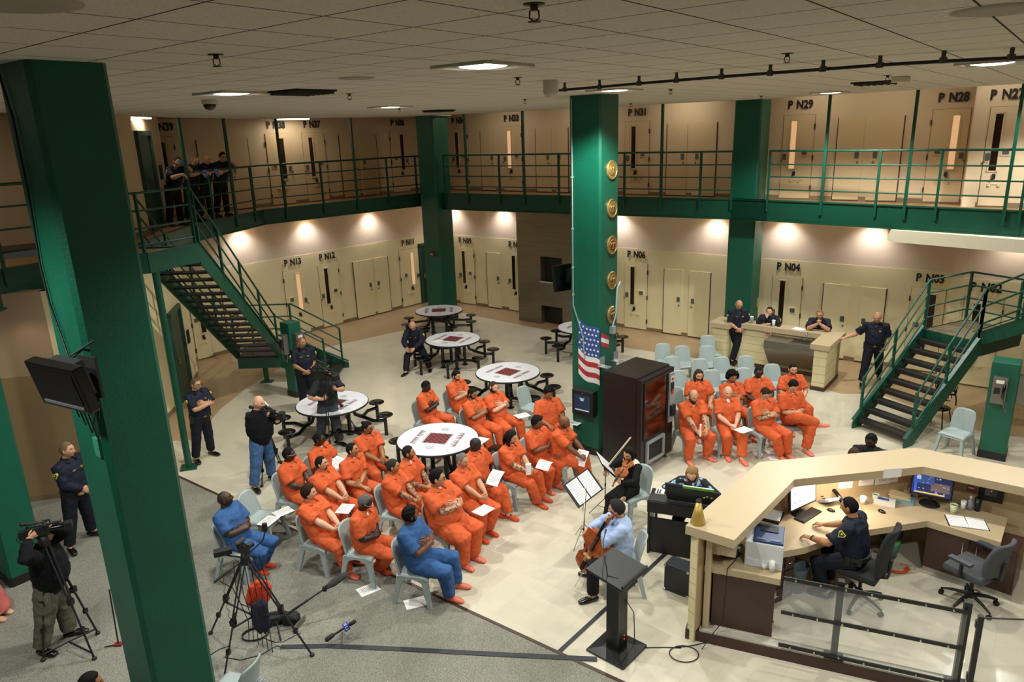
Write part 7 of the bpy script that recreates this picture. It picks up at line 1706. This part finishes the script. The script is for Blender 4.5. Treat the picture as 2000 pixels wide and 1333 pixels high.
S('Q', 'very dark-skinned man in orange, arms crossed, farthest left behind the near table', (831, 755), -14, .45, None, pitch=20, lookd=-6, arms='crossed', skin='deep', hair=HS['short'], hairc='#0c0a0a', ch='pale plastic chair left of the near table under a man with crossed arms')
S('R', 'man in orange with glasses and short dark hair, leftmost of the orange group', (563, 888), -6, .46, None, pitch=2, lookd=16, arms='lap', skin='dark', hair=HS['cap'], hairc='#0f0c0b', glasses='silver', ch='pale plastic chair under the leftmost man in orange')
S('S', 'man in orange with mustache and necklace, hands clasped, head tilted back', (626, 905), -16, .52, None, pitch=-6, lookd=14, arms='clasp', skin='light', hair=HS['short'], hairc='#17120f', beard='goatee', ch='pale plastic chair under the man with mustache and necklace')
S('T', 'man in orange with black glasses holding a sheet, left rear near the stool', (622, 858), -8, .46, None, pitch=4, lookd=12, arms='thighs', skin='dark', hair=HS['short'], hairc='#0f0c0b', glasses='black', ch='pale plastic chair under the man in black glasses holding a sheet')
S('U', 'young clean-shaven man in orange with black hair holding his own arm', (687, 879), -18, .46, None, pitch=-8, lookd=16, arms='thighs', armsL=((.22, -.10, .72), (-.2, 1, -.6), (.1, -1, .1), (-1, 0, -.2), .5), skin='olive', hair=HS['short'], hairc='#110e0d', ch='pale plastic chair under the young man holding his own arm')
S('V', 'man in orange with topknot and glasses, hands clasped on one knee, rear left', (717, 836), -30, .42, None, pitch=6, lookd=14, arms='clasp', skin='tan', hair=dict(t=.010, bun=(-.085, 0, .075)), hairc='#120e0d', glasses='black', beard='goatee', ch='pale plastic chair under the man with topknot and glasses')
RG = (1.5, 9.0, 1.1)
S('a', 'bald bearded man with tattooed arms holding a roll, front left of the right group', (1354, 776), -74, .34, [(1384, 897, 25), (1347, 903)], pitch=26, lookd=-2, arms='knees', skin='light', hair=HS['fringe'], hairc='#3a2c24', beard='long', tattoo=True, g=1.12, s=1.0, ch='pale plastic chair under the bald tattooed man')
S('b', 'pale completely bald man in orange with clasped hands, right group front row', (1421, 766), -84, .47, [(1452, 903), (1422, 895)], pitch=14, lookd=-8, arms='lap', skin='pale', hair=None, ch='pale plastic chair under the pale bald man')
S('c', 'man in orange with long brown hair and beard, left of the right group back row', (1364, 733), -80, .47, None, pitch=10, lookd=-4, arms='thighs', skin='light', hair=HS['longw'], hairc='#3d2619', beard='stubble', ch='pale plastic chair under the long brown-haired man')
S('d', 'man in orange with big curly black hair, arms crossed, right group back row', (1430, 737), -72, .44, None, pitch=12, lookd=-8, arms='crossed', skin='tan', hair=HS['curly'], hairc='#0d0a0a', beard='mustache', ch='pale plastic chair under the curly-haired man')
S('e', 'man in orange asleep with head bowed, arms crossed and legs stretched out', (1494, 768), -74, .46, [(1543, 893), (1528, 896)], pitch=42, lookd=0, arms='crossed', skin='light', hair=HS['cap'], hairc='#2a1d17', tattoo=-1, ch='pale plastic chair under the man with bowed head')
# ankle over the knee: right ankle rests on the left knee
rt = at(1548, 757, 1.19); S('f', 'man in orange with flat-top hair and white undershirt, ankle crossed over his knee', (1548, 757), -76, .45, None, pitch=30, lookd=-4, arms='crosslow', skin='light', hair=HS['flat'], hairc='#120e0e', ch='pale plastic chair under the man with the flat-top') if False else None
def sf():
    yaw = math.radians(-76); h = at(1548, 757, 1.19); root = h.copy(); root.z = 0
    L['f'] = person('man in orange with flat-top hair and white undershirt, ankle crossed over his knee', root, yaw, seat=.455, lean=-4, hyaw=-6, hpitch=32, arms='crosslow', skin='light', hair=HS['flat'], hairc='#120e0e', s=1.0,
        feet=[(.40, .16, .0, 0), None] if False else [(.40, .10, 0, 5), (.43, .30, .50, 70, (.2, -1, .55), .1)])
    chair(root.x, root.y, yaw, 'pale plastic chair under the man with the flat-top')
sf()
S('g', 'heavy-set man in orange with glasses and short beard, centre of the right group back row', (1481, 729), -82, .45, None, pitch=10, lookd=-8, arms='thighs', skin='dark', hair=HS['short'], hairc='#0e0c0b', glasses='black', beard='stubble', g=1.15, ch='pale plastic chair under the man in glasses, right group back row')
S('h', 'slim man in orange with short dark hair, rightmost of the right group back row', (1548, 722), -84, .45, None, pitch=4, lookd=-6, arms='thighs', skin='light', hair=HS['slick'], hairc='#15110f', beard='stubble', ch='pale plastic chair under the rightmost back-row man')
# ================================================================ officers
OF = dict(top='uniform', topm=navy, legm=navy2, shoe='black', belt=True, badge=True, under=mat('dark undershirt', '#0d0e12', .9), baggy=.92, cat='officer')
def stand(label, fpx, yawd, hpx=None, z0=0, **kw):
    p = (at(fpx[0][0], fpx[0][1], z0+.04)+at(fpx[1][0], fpx[1][1], z0+.04))/2; yaw = math.radians(yawd)
    loc = [W2Local(p, yaw, at(f[0], f[1], z0+.04)) for f in fpx]; fa = [f[2] if len(f) > 2 else 0 for f in fpx]
    fs = sorted([(x-.07, y, 0, a) for (x, y), a in zip(loc, fa)], key=lambda t: -t[1])
    if kw.pop('xfeet', False): fs = fs[::-1]
    return person(label, p, yaw, z0=z0, feet=fs, **kw)
stand('bald officer standing with crossed legs against the left end of the sink counter', [(1431, 711), (1441, 704)], -88, arms='front', skin='light', hair=None, hpitch=26, hyaw=-4, s=1.0, xfeet=True, **OF)
def behind_counter(px, label, vv=1.52, **kw):
    p = onplane(SP_(-3, vv, 0), SP_(0, vv, 0), px, 640); yaw = math.atan2(-V.y, -V.x)+math.radians(kw.pop('dyaw', 12)); o = dict(OF); o.update(kw)
    return person(label, v2(p), yaw, **o)
behind_counter(1503, 'woman officer with pulled-back dark hair leaning on the sink counter, chin on her hand', lean=24, hpitch=-8, hyaw=-8, s=.93, skin='pale', hair=dict(t=.012, tail=1), hairc='#1f1512', sleeve='long',
    arms={1: (wv(.50, .05, 1.15), (0, 1, -.6), (.3, -1, 0), (0, 0, -1), .4), -1: (wv(.42, -.04, 1.30), (.2, -1, -.8), (-.1, .2, 1), (-1, 0, 0), 1.2)})
behind_counter(1600, 'officer leaning on the sink counter with both hands at his mouth', lean=24, hpitch=8, hyaw=-6, s=.98, skin='light', hair=dict(buzz=1), hairc='#38291f',
    arms={1: (wv(.47, .03, 1.31), (.3, 1, -1), (-.2, -.3, 1), (-.3, -1, 0), .9), -1: (wv(.47, -.03, 1.31), (.3, -1, -1), (-.2, .3, 1), (-.3, 1, 0), .9)})
cR = at(1680, 750); 
stand('tall bald officer with one hand on the sink counter beside the right stairs', [(1682, 755), (1716, 742)], -112, arms='down', hpitch=22, hyaw=-10, skin='light', hair=None, g=1.1, s=1.04,
    armsR=(wv(.10, -.62, 1.14), (-.3, -.5, -1), (.1, -1, -.2), (0, 0, -1), .3), armsL=(wv(.10, .24, .93), (-1, .6, 0), (.4, -.5, -.5), (0, -1, 0), .5), **OF)
h = at(809, 636, 1.22); p = Vector((h.x, h.y+.16, 0))
person('bald officer with glasses sitting on a table stool, hands clasped, by the fourth table', p, math.radians(-103), seat=.49, lean=14, hyaw=14, hpitch=14, arms='knees', skin='light', hair=None, glasses='silver', s=1.0,
    feet=[(*W2Local(p, math.radians(-103), at(840, 722, .04)), 0, 15), (*W2Local(p, math.radians(-103), at(793, 730, .04)), 0, -15)], sleeve='long', **OF)
p = at(588, 665, 1.66); person('officer with grey crew cut standing before the left phone post, hands joined', (p.x, p.y, 0), math.radians(-62), arms='front', hyaw=28, hpitch=2, skin='olive', hair=dict(buzz=1), hairc='#5a4b40', g=1.12, s=1.02, **OF)
stand('officer with dark glasses standing behind the thin green pole, arms crossed', [(388, 901, -20), (418, 887, 10)], -30, arms='crossed', hyaw=10, hpitch=6, skin='light', hair=dict(t=.008), hairc='#5b4a3b', glasses='black', g=1.08, s=.99, **OF)
stand('officer with grey hair and long sleeves standing between the two left pillars', [(145, 1076, -30), (188, 1044, 15)], -12, arms='front', sleeve='long', hyaw=14, hpitch=0, skin='light', hair=HS['slick'], hairc='#6a5843', g=1.08, s=1.02, **OF)
# four officers leaning on the balcony rail
Fa, Fb = FLine[4], FLine[5]; nF = perp(Fa, Fb); yF = math.atan2(nF.y, nF.x)
gl = mat('blue nitrile glove', '#3f78d8', .5)
for i, (px, lab, sk, hr, hc, lean_, hp_) in enumerate(((342, 'leftmost balcony officer, blue glove held to his face', 'light', dict(t=.008), '#3b3028', 26, 14), (378, 'second balcony officer, blue gloved hand hanging over the rail', 'light', dict(buzz=1), '#4a3c32', 24, 30), (403, 'third balcony officer, bald, forearms along the rail with a blue glove', 'light', None, '#4a3c32', 24, 22), (436, 'rightmost balcony officer with dark hair, hand at his chin', 'light', dict(t=.010), '#17120f', 18, 10))):
    a, b = (FLine[4], FLine[5]) if i < 4 else (FLine[5], FLine[6]); n_ = perp(a, b); q = onplane(a-n_*.42, b-n_*.42, px, 400)
    rt = v2(q); ry = math.atan2(n_.y, n_.x); 
    arms_ = {1: (wv(.52, .05, 1.22), (0, 1, -.6), (.7, -.5, -.6), (0, 0, -1), .4), -1: (wv(.52, -.08, 1.22), (0, -1, -.6), (.7, .3, -.6), (0, 0, -1), .4)}
    if i in (0, 3): arms_[1] = (wv(.40, .03, 1.46), (.6, 1, -1), (-.3, -.2, 1), (-1, 0, 0), 1.0)
    o_, J = person(lab, rt, ry-.25, z0=F2, lean=lean_, hpitch=hp_, hyaw=-6, arms=arms_, skin=sk, hair=hr, hairc=hc, s=.99, group='officers on the balcony', feet=[(-.05, .14, 0, 10), (-.12, -.14, 0, -8)], **OF)
    if i < 3:
        k = 1 if i != 2 else -1; mb = MB(); w_ = J['wri'][k]; d = (w_-J['elb'][k]).normalized()
        mb.loft([w_-d*.05, w_+d*.02, w_+d*.09], [.034, (.047, .026), (.044, .024)], n=12); mb.smooth = True; A_ = arms_[k]; hand(mb, w_, Vector(A_[2]), Vector(A_[3]), k, A_[4], 1.14); mb.build('blue_glove', gl, o_)
# desk officer
yd = math.radians(134); dO = OC1+Vector((math.cos(yd), math.sin(yd), 0))*.02; dO.z = 0; hd = at(1645, 992, 1.46)
rt = Vector((hd.x, hd.y, 0))-Vector((math.cos(yd), math.sin(yd), 0))*.12; rt = rt.lerp(Vector((OC1.x, OC1.y, 0)), .55)
o_, J = person('desk officer seen from behind, typing at the keyboard with a watch on his wrist', rt, yd, z0=.18, seat=.54, lean=9, hyaw=4, hpitch=12, skin='olive', hair=HS['short'], hairc='#0f0d0d', s=1.0, g=1.05,
    arms={1: (wv(.46, .26, .84), (-.3, 1, -.6), (1, -.1, -.1), (0, 0, -1), .35), -1: (wv(.47, -.16, .84), (-.3, -1, -.6), (1, .1, -.1), (0, 0, -1), .3)}, feet=[(.3, .14, 0, 5), (.34, -.14, 0, -5)], **OF)
w_ = J['wri'][1]; d = (w_-J['elb'][1]).normalized(); mb = MB(); mb.loft([w_-d*.04, w_-d*.012], [.033, .033], n=14, cap=0); mb.box(w_-d*.026+wv(0, 0, .033), (.034, .034, .012)); mb.build('watch', blackm, o_)
# ================================================================ musicians
yv = math.radians(-150); hv_ = at(1236, 884, 1.14); rv = Vector((hv_.x, hv_.y, 0))
blackd = cloth('black dress cloth', '#0d0d0f', .85, bump=.2)
vio, J = person('woman violinist with long black hair in a black dress with cream shoulders', rv, yv, seat=.455, lean=4, hyaw=14, hpitch=20, hroll=-10, skin='asian', hair=dict(t=.014, long=.26), hairc='#0f0b0b', s=.92, g=.84, top='dress', topm=blackd, legm=blackd, sleeve='long', skirt=True, shoe='black', under=False, soft=True, cat='person',
    feet=[(.42, .08, 0, 5), (.30, -.06, 0, 0)], arms={1: (wv(.42, .20, .82), (.1, 1, -1), (.2, -.4, .8), (-.4, -1, .2), 1.1), -1: (wv(.36, -.22, .86), (-.2, -1, -.7), (.5, .5, -.4), (0, .2, -1), .8)})
mb = MB(); mb.ell(J['C2']+wv(0, 0, .01), (.09, .19, .075)); mb.build('cream_shoulders', cloth('cream knit', '#d9d2bd', .9, bump=.3), vio)
chair(rv.x, rv.y, yv, 'pale plastic chair under the woman violinist')
varn = mat('violin varnish', '#8a4415', .22, var=.3, vs=14, coat=.5); ebony = mat('ebony', '#0e0b0a', .3)
def fiddle(mb_list, Lb, W1, W2_, Wc, th, n=20):
    """outline half widths along the body; returns points of the outline"""
    pts = []
    for i in range(n+1):
        t = i/n; w = (W1*math.sin(PI*min(1, t/.42)*.5+0) if False else 0)
        if t < .12: w = W1*math.sqrt(1-((.12-t)/.12)**2)*.98
        elif t < .36: w = W1*(1-.0*(t-.12))
        elif t < .60: w = Wc
        elif t < .9: w = W2_
        else: w = W2_*math.sqrt(max(0, 1-((t-.9)/.1)**2))
        pts.append([t*Lb, w])
    for _ in range(2): pts = [pts[0]]+[[pts[i][0], (pts[i-1][1]+pts[i][1]*2+pts[i+1][1])/4] for i in range(1, n)]+[pts[-1]]
    return pts
def string_instrument(name, label, M, Lb, W1, W2_, Wc, th, neck, sc, endpin=0):
    """body lies along local x from tail (0) to neck, belly faces +z"""
    o = empty(name, label, 'instrument'); o.matrix_world = M
    op = fiddle(None, Lb, W1, W2_, Wc, th, 28); mb = MB(); n = len(op); ring = [(x, w) for x, w in op]+[(x, -w) for x, w in op[::-1]]
    m = len(ring); P = []
    for z, k in ((-th/2-.0, .93), (-th/2, 1), (th/2, 1), (th/2, .93)): P += [((x-Lb/2)*k+Lb/2, y*k, z) for x, y in ring]
    P += [(x, 0, -th/2-.06*Lb*.6*math.sin(PI*x/Lb)*.5) for x, y in ring]+[(x, 0, th/2+.05*Lb*.6*math.sin(PI*x/Lb)*.5) for x, y in ring]
    F = []
    for k in range(3):
        for i in range(m): F.append((k*m+i, k*m+(i+1) % m, (k+1)*m+(i+1) % m, (k+1)*m+i))
    for i in range(m): F.append((4*m+i, 4*m+(i+1) % m, (i+1) % m, i)); F.append((3*m+i, 3*m+(i+1) % m, 5*m+(i+1) % m, 5*m+i))
    mb.add(P, F, True); mb.build('body', varn, o)
    zt = th/2+.05*Lb*.3
    mb = MB(); mb.box((Lb+neck*.45, 0, th/2-.01*sc), (neck, .03*sc, .03*sc)); mb.loft([(Lb+neck*.95, 0, th/2-.01*sc), (Lb+neck*1.1, 0, th/2-.03*sc), (Lb+neck*1.16, 0, th/2-.05*sc)], [.018*sc, .016*sc, .024*sc], n=10); mb.build('neck', varn, o)
    mb = MB(); mb.box((Lb*.80+neck*.35, 0, zt+.015*sc), (Lb*.35+neck*.9, .032*sc, .012*sc)); mb.box((Lb*.17, 0, zt+.01*sc), (Lb*.24, .035*sc, .012*sc)); mb.build('fingerboard', ebony, o)
    mb = MB(); mb.box((Lb*.42, 0, zt+.01*sc), (.012*sc, .09*sc, .05*sc)); mb.build('bridge', mat('bridge maple', '#c79a5a', .5), o)
    mb = MB()
    for k in (-1.5, -.5, .5, 1.5): mb.tube([(Lb*.28, k*.007*sc, zt+.02*sc), (Lb*.42, k*.009*sc, zt+.037*sc), (Lb+neck*.98, k*.005*sc, th/2+.012*sc)], .0012*sc, 4)
    mb.build('string', chrome, o)
    mb = MB()
    for k in (-1, 1): mb.tube([(Lb*.36, k*Wc*.62, zt-.002), (Lb*.42, k*Wc*.5, zt+.004), (Lb*.5, k*Wc*.55, zt+.003)], .006*sc, 5)
    mb.build('sound_hole', ebony, o)
    mb = MB()
    for k in (-1, 1):
        for q in (0, .05): mb.cyl((Lb+neck*1.02+q*sc, 0, th/2-.02*sc), (Lb+neck*1.02+q*sc, k*.036*sc, th/2-.02*sc), .006*sc)
    mb.build('peg', ebony, o)
    if endpin: mb = MB(); mb.tube([(0, 0, 0), (-endpin, 0, 0)], .006, 6); mb.build('endpin', chrome, o)
    return o
def frame_to(orig, xdir, zdir):
    x = Vector(xdir).normalized(); z = Vector(zdir); z = (z-x*z.dot(x)).normalized(); y = z.cross(x); return Matrix(((x.x, y.x, z.x, orig[0]), (x.y, y.y, z.y, orig[1]), (x.z, y.z, z.z, orig[2]), (0, 0, 0, 1)))
chin = L2World(vio, J['N0']+wv(.07, .07, .04)); lw = L2World(vio, J['wri'][1]+Vector((.0, -.02, .09))); xd = lw-chin
string_instrument('violin', 'glossy brown violin under the chin of the seated woman', frame_to(chin, xd, (0, 0, 1)), .36, .083, .103, .055, .035, .16, .6)
rw = L2World(vio, J['wri'][-1]+wv(.05, .03, 0)); br_ = chin+xd.normalized()*.2+Vector((0, 0, .07)); tip = at(1256, 828, 1.45); tip = br_+(br_-rw).normalized()*.32 if False else rw+((at(1256, 826, 1.42)-rw).normalized())*.72
def bow(a, b, label, c='#c8ad7c'):
    o = empty('bow', label, 'bow'); mb = MB(); d = (b-a).normalized(); up = Vector((0, 0, 1)); mb.tube([a, a.lerp(b, .5)-up*.008, b], .0045, 6); mb.build('stick', mat('bow stick '+c, c, .4), o)
    mb = MB(); of = up.cross(d).normalized()*.018; mb.bar(a+of, b+of, .008, .002); mb.build('horsehair', mat('horsehair', '#ddd7c6', .6), o); mb = MB(); mb.box(a+d*.03+of*.5, (.03, .02, .02)); mb.build('frog', ebony, o)
bow(rw, tip, 'long pale violin bow held upright by the woman')
# cellist
yc = math.radians(178); hc_ = at(1216, 1000, 1.14); rc = Vector((hc_.x+.02, hc_.y, 0)); shirtb = cloth('pale blue checked shirt cloth', '#9fb2d6', .8, var=.07, bump=.5)
blackt = cloth('black trousers cloth', '#101013', .8, bump=.3)
rc = Vector((hc_.x-.02, hc_.y-.04, 0))
cel, J = person('cellist with greying black hair in a pale blue shirt and black trousers', rc, yc, seat=.455, lean=2, hyaw=-12, hpitch=12, skin='asian', hair=dict(t=.018, noise=.004, fringe=.004), hairc='#262424', s=.99, g=1.08, top='shirt', topm=shirtb, legm=blackt, sleeve='long', shoe='black', under=False, glasses='silver', baggy=.95,
    feet=[(.40, .27, 0, 18), (.36, -.27, 0, -15)], arms={1: (wv(.20, .06, 1.02), (.1, 1, -.9), (-.1, -.4, .9), (-1, -.3, 0), 1.0), -1: (wv(.42, -.20, .78), (-.1, -1, -.4), (.8, .1, -.5), (0, .2, -1), .8)})
chair(rc.x+.02, rc.y, yc, 'pale plastic chair under the cellist, behind the podium')
ct0 = L2World(cel, wv(.50, .04, .32)); ct1 = L2World(cel, wv(.14, .10, 1.12))
string_instrument('cello', 'reddish brown cello leaning on the man in the pale blue shirt', frame_to(ct0, ct1-ct0, L2World(cel, wv(1, .9, .45))-L2World(cel, wv(0, 0, 0))), .62, .175, .215, .12, .12, .28, 1.3, endpin=.30)
rw = L2World(cel, J['wri'][-1]+wv(.06, .0, -.02)); bow(rw, rw+(at(1143, 992, 1.0)-rw).normalized()*.6, 'dark cello bow pointing up to the sheet music', '#2a1812')
# pianist
yp = kang-PI/2; rp = at(1352, 925, 1.13); rp = Vector((rp.x, rp.y, 0))+kn*.18
dark = mat('black cloth with pale blue flowers', '#86abcf', .8, hex2='#0e0f11', vs=13); _r = [n for n in dark.node_tree.nodes if n.type == 'VALTORGB'][0].color_ramp; _r.elements[0].position = .57; _r.elements[1].position = .6
pia, J = person('blonde woman pianist bowed over the keyboard in a black top with pale blue flowers', rp, yp, seat=.48, lean=18, hyaw=0, hpitch=30, skin='pale', hair=dict(t=.014, long=.10), hairc='#8a6a45', s=.93, g=.92, top='jacket', topm=dark, legm=blackt, sleeve='long', shoe='black', under=False, soft=True,
    arms={1: (wv(.40, .24, .86), (-.4, 1, -.3), (1, -.1, -.2), (0, 0, -1), .4), -1: (wv(.40, -.24, .86), (-.4, -1, -.3), (1, .1, -.2), (0, 0, -1), .4)})
st = empty('piano_stool', 'black piano stool under the blonde pianist', 'stool', (rp.x, rp.y, 0), yp); mb = MB(); mb.box((0, 0, .43), (.34, .5, .08), bev=.02); mb.build('seat', blackm, st)
for x in (-.13, .13):
    for y in (-.2, .2): mb = MB(); mb.cyl((x, y, 0), (x, y, .4), .018, n=8); mb.build('leg', blackm, st)
# ================================================================ camera operators and others
fleece = cloth('black fleece', '#0d0e12', .95, bump=.4); khaki = cloth('khaki trousers cloth', '#5d584b', .85); jeans = cloth('blue jeans cloth', '#41608a', .85, var=.12); grey = cloth('dark grey shirt cloth', '#26282c', .85); slate = cloth('slate trousers cloth', '#3a3f45', .85)
def grip(cam_, fpx, yawd, dl, dr):
    p = (at(*fpx[0], .04)+at(*fpx[1], .04))/2; yw_ = math.radians(yawd); x, y = W2Local(p, yw_, cam_)
    return {1: (wv(x+dl[0], y+dl[1], cam_.z+dl[2]), (.1, 1, -1), (.8, -.4, .4), (0, -1, .2), .7), -1: (wv(x+dr[0], y+dr[1], cam_.z+dr[2]), (.1, -1, -1), (.8, .4, .4), (0, 1, .2), .7)}
o1, J = stand('camera operator with headphones in a black fleece and khaki trousers, lower left', [(95, 1274, -25), (150, 1236, 10)], 14, s=.99, g=1.2, lean=4, hyaw=8, hpitch=2, skin='light', hair=HS['slick'], hairc='#55504b', top='jacket', topm=fleece, legm=khaki, sleeve='long', shoe='black', under=False, baggy=1.1,
    arms=grip(th, [(95, 1274), (150, 1236)], 14, (.02, .09, .05), (-.12, -.09, .03)))
mb = MB(); H = J['H']; R_ = J['Rh']; mb.tube([H+R_ @ wv(.0, .1*math.cos(t), .13*math.sin(t)) for t in np.linspace(0, PI, 13)], .009, 8)
for k in (1, -1): mb.ell(H+R_ @ wv(0, k*.098, -.005), (.034, .02, .04))
mb.build('headphones', blackm, o1)
o2, J = stand('bald camera operator in a black vest and blue jeans behind the seated men', [(503, 957, -25), (538, 935, 10)], -22, s=1.02, g=1.15, lean=3, hyaw=10, hpitch=14, skin='pale', hair=None, top='jacket', topm=fleece, legm=jeans, sleeve='long', shoe='black', under=False, baggy=.98,
    arms=grip(th2, [(503, 957), (538, 935)], -22, (.05, .08, .08), (-.1, -.10, .06)))
softbag(J['Pv']+wv(-.16, .05, .13), (.07, .13, .12), mat('olive bag', '#3e412c', .9), 'waist_bag', None, None).parent = o2
o3, J = stand('camera operator in a dark grey shirt, face hidden behind the camera, at the second table', [(628, 868, -15), (668, 868, 10)], -46, s=1.0, lean=5, hyaw=0, hpitch=8, skin='light', hair=HS['short'], hairc='#2a211c', top='shirt', topm=grey, legm=slate, sleeve='short', shoe='black', under=False, baggy=1.0,
    arms={1: (wv(.40, .02, 1.30), (.1, 1, -.8), (.5, -.5, .6), (-.2, -1, 0), .8), -1: (wv(.22, -.20, 1.12), (-.3, -1, -.6), (.6, .2, .4), (0, 1, 0), 1.1)})
suit = cloth('dark suit cloth', '#15161b', .8, bump=.2)
yy = math.radians(-120); p = at(1702, 858, 1.2); rr_ = Vector((p.x, p.y, 0)); o4, J = person('man in a dark suit and white shirt sitting beyond the desk below the right stairs', rr_, yy, seat=.455, hpitch=26, hyaw=-30, skin='deep', hair=HS['short'], hairc='#0e0c0b', top='shirt', topm=suit, legm=suit, sleeve='long', shoe='black', s=.98, arms='lap'); chair(rr_.x, rr_.y, yy, 'pale plastic chair under the man in the dark suit')
p = at(1668, 888, 1.16); rr_ = Vector((p.x, p.y, 0)); person('brown-haired person whose crown just shows above the desk counter', rr_, math.radians(-115), seat=.455, hpitch=12, skin='light', hair=dict(t=.016), hairc='#3d2c21', top='jacket', topm=suit, legm=suit, sleeve='long', shoe='black', s=.93, arms='lap', under=False); chair(rr_.x, rr_.y, math.radians(-115), 'pale plastic chair hidden beyond the desk counter')
p = at(168, 1345, 1.16); rr_ = Vector((p.x, p.y, 0)); person('person with black hair whose crown shows at the bottom edge of the frame', rr_, math.radians(25), seat=.455, hpitch=4, skin='tan', hair=dict(t=.016), hairc='#0f0c0b', top='jacket', topm=suit, legm=suit, sleeve='long', shoe='black', s=.96, arms='lap', under=False); chair(rr_.x, rr_.y, math.radians(25), 'pale plastic chair under the black-haired person at the bottom edge')
p = at(14, 1204, .02); rr_ = Vector((p.x-.55, p.y+.05, 0)); wp = person('seated woman in a pink dress, only her bare leg and tan sandal in frame', rr_, math.radians(-8), seat=.455, skin='light', hair=dict(t=.014, long=.2), hairc='#5b3a20', top='dress', topm=cloth('pink dress cloth', '#b9605a'), legm=cloth('pink dress cloth', '#b9605a'), sleeve='short', shoe='sandal', s=.94, g=.9, arms='lap', under=False, skirt=True, feet=[(.38, .1, 0, 0), (.42, -.06, 0, 0)])[0]; chair(rr_.x, rr_.y, math.radians(-8), 'pale plastic chair under the woman with the tan sandals')
# ================================================================ empty chairs
chair_px(515, 1010, .44, -14, 'empty plastic chair with two sheets, beside the far left man in blue')
chair_px(1040, 795, .44, -40, 'empty plastic chair between the bearded man and the curly-cropped man')
chair_px(1868, 845, .44, 215, 'empty plastic chair under the right stairs')
chair_px(455, 1345, .44, 165, 'plastic chair cut by the bottom edge beside the big left pillar')
chair_px(700, 1400, .44, 160, 'plastic chair cut by the bottom edge under the long tape')
EC = [((1338, 712), 'rear row chair right behind the vending machine top'), ((1387, 712), 'rear row chair touching the left end of the sink counter'), ((1318, 735), 'chair half hidden by the vending machine corner, third row'), ((1373, 740), 'empty chair behind the long-haired man'), ((1416, 736), 'empty chair between long-haired and curly-haired men, third row'), ((1464, 734), 'empty chair in the third row left of the sink'), ((1330, 765), 'empty chair beside the vending machine, second row left'), ((1397, 764), 'empty second row chair behind the pale bald man'), ((1459, 760), 'empty second row chair behind the bowed head man'), ((1516, 752), 'empty second row chair between the two back-row men'), ((1323, 800), 'empty chair beside the vending machine door, front row left'), ((1388, 690), 'rearmost chair by the left end of the sink counter'), ((1300, 707), 'chair just showing over the vending machine')]
for (x, y), lab in EC: chair_px(x, y, .44, -84, lab)
# black scroll chair under the stairs
bp_ = at(1848, 850); o = empty('wire_chair', 'black chair of curling metal wire under the right stairs', 'chair', (bp_.x, bp_.y+.35, 0), math.radians(215))
mb = MB(); r = random.Random(2)
for k in range(16):
    cx, cy, cr = r.uniform(-.14, .14), r.uniform(.52, .86), r.uniform(.05, .1); mb.tube([Vector((-.2, cx+cr*math.cos(t), cy+cr*math.sin(t))) for t in np.linspace(0, 5.5, 12)], .009, 6)
mb.tube([Vector((-.2, .22*math.cos(t), .5+.42*math.sin(t))) for t in np.linspace(0, PI, 14)], .014, 8); mb.build('scroll_back', blackp, o)
mb = MB(); mb.lathe([(0, .43), (.2, .43), (.21, .45), (0, .46)], n=20); mb.build('seat', blackp, o)
for x, y in ((-.17, -.17), (-.17, .17), (.17, -.17), (.17, .17)): mb = MB(); mb.tube([(x*.8, y*.8, .43), (x, y, .2), (x*1.2, y*1.2, 0)], .012, 6); mb.build('leg', blackp, o)
# ================================================================ papers held or lying on laps and seats
def pp(px, py, z, rz, label, **k): return paper(at(px, py, z), math.radians(rz), label, **k)
pp(524, 1018, .475, -20, 'sheet on the empty chair, the one nearer the man in blue'); pp(553, 1000, .47, -45, 'sheet on the empty chair, the one farther from the man in blue', lines=False)
pp(674, 994, .66, -10, 'sheet on the thigh of the man with mustache and necklace'); pp(657, 907, .72, -30, 'sheet held by the man in black glasses', tilt=(.5, .2), bend=.03)
pp(944, 997, .68, -40, 'sheet on the thigh of the gaunt grey-haired man', lines=False); pp(967, 934, .80, -30, 'sheet held close by the shaved man reading', tilt=(.55, 0), bend=.02)
pp(1063, 909, .72, -20, 'curling sheet held on the knee of the man with the short afro', tilt=(.1, .15), bend=.04); pp(1136, 895, .58, -40, 'sheet hanging from the hands of the bald man leaning forward', tilt=(1.0, 0), bend=.02)
pp(1020, 812, .63, -60, 'sheet on the thigh of the bearded man tilting his head'); pp(1126, 825, .60, -40, 'sheet by the knee of the curly-cropped man'); pp(938, 861, .765, -30, 'sheet overhanging the near table behind the dark-bearded man', lines=False)
pp(1452, 840, .66, -60, 'sheet on the left thigh of the pale bald man'); pp(855, 667, .765, -20, 'sheet at the edge of the table beside the seated officer', lines=False)
c = at(1368, 842, .72); o = empty('paper_roll', 'pale rolled sheet in the hands of the bald tattooed man', 'paper', c, .3); mb = MB(); mb.loft([(0, 0, -.10), (0, 0, .12)], [(.035, .012), (.035, .016)], n=14, cap=0); mb.build('roll', white, o)
c = at(1032, 918, .76); o = empty('paper_roll', 'translucent curled sheet in the hand of the long-haired man', 'paper', c, -.3); mb = MB(); mb.loft([(0, 0, -.08), (0, 0, .1)], [(.045, .03), (.05, .036)], n=14, cap=0); mb.build('roll', white, o)
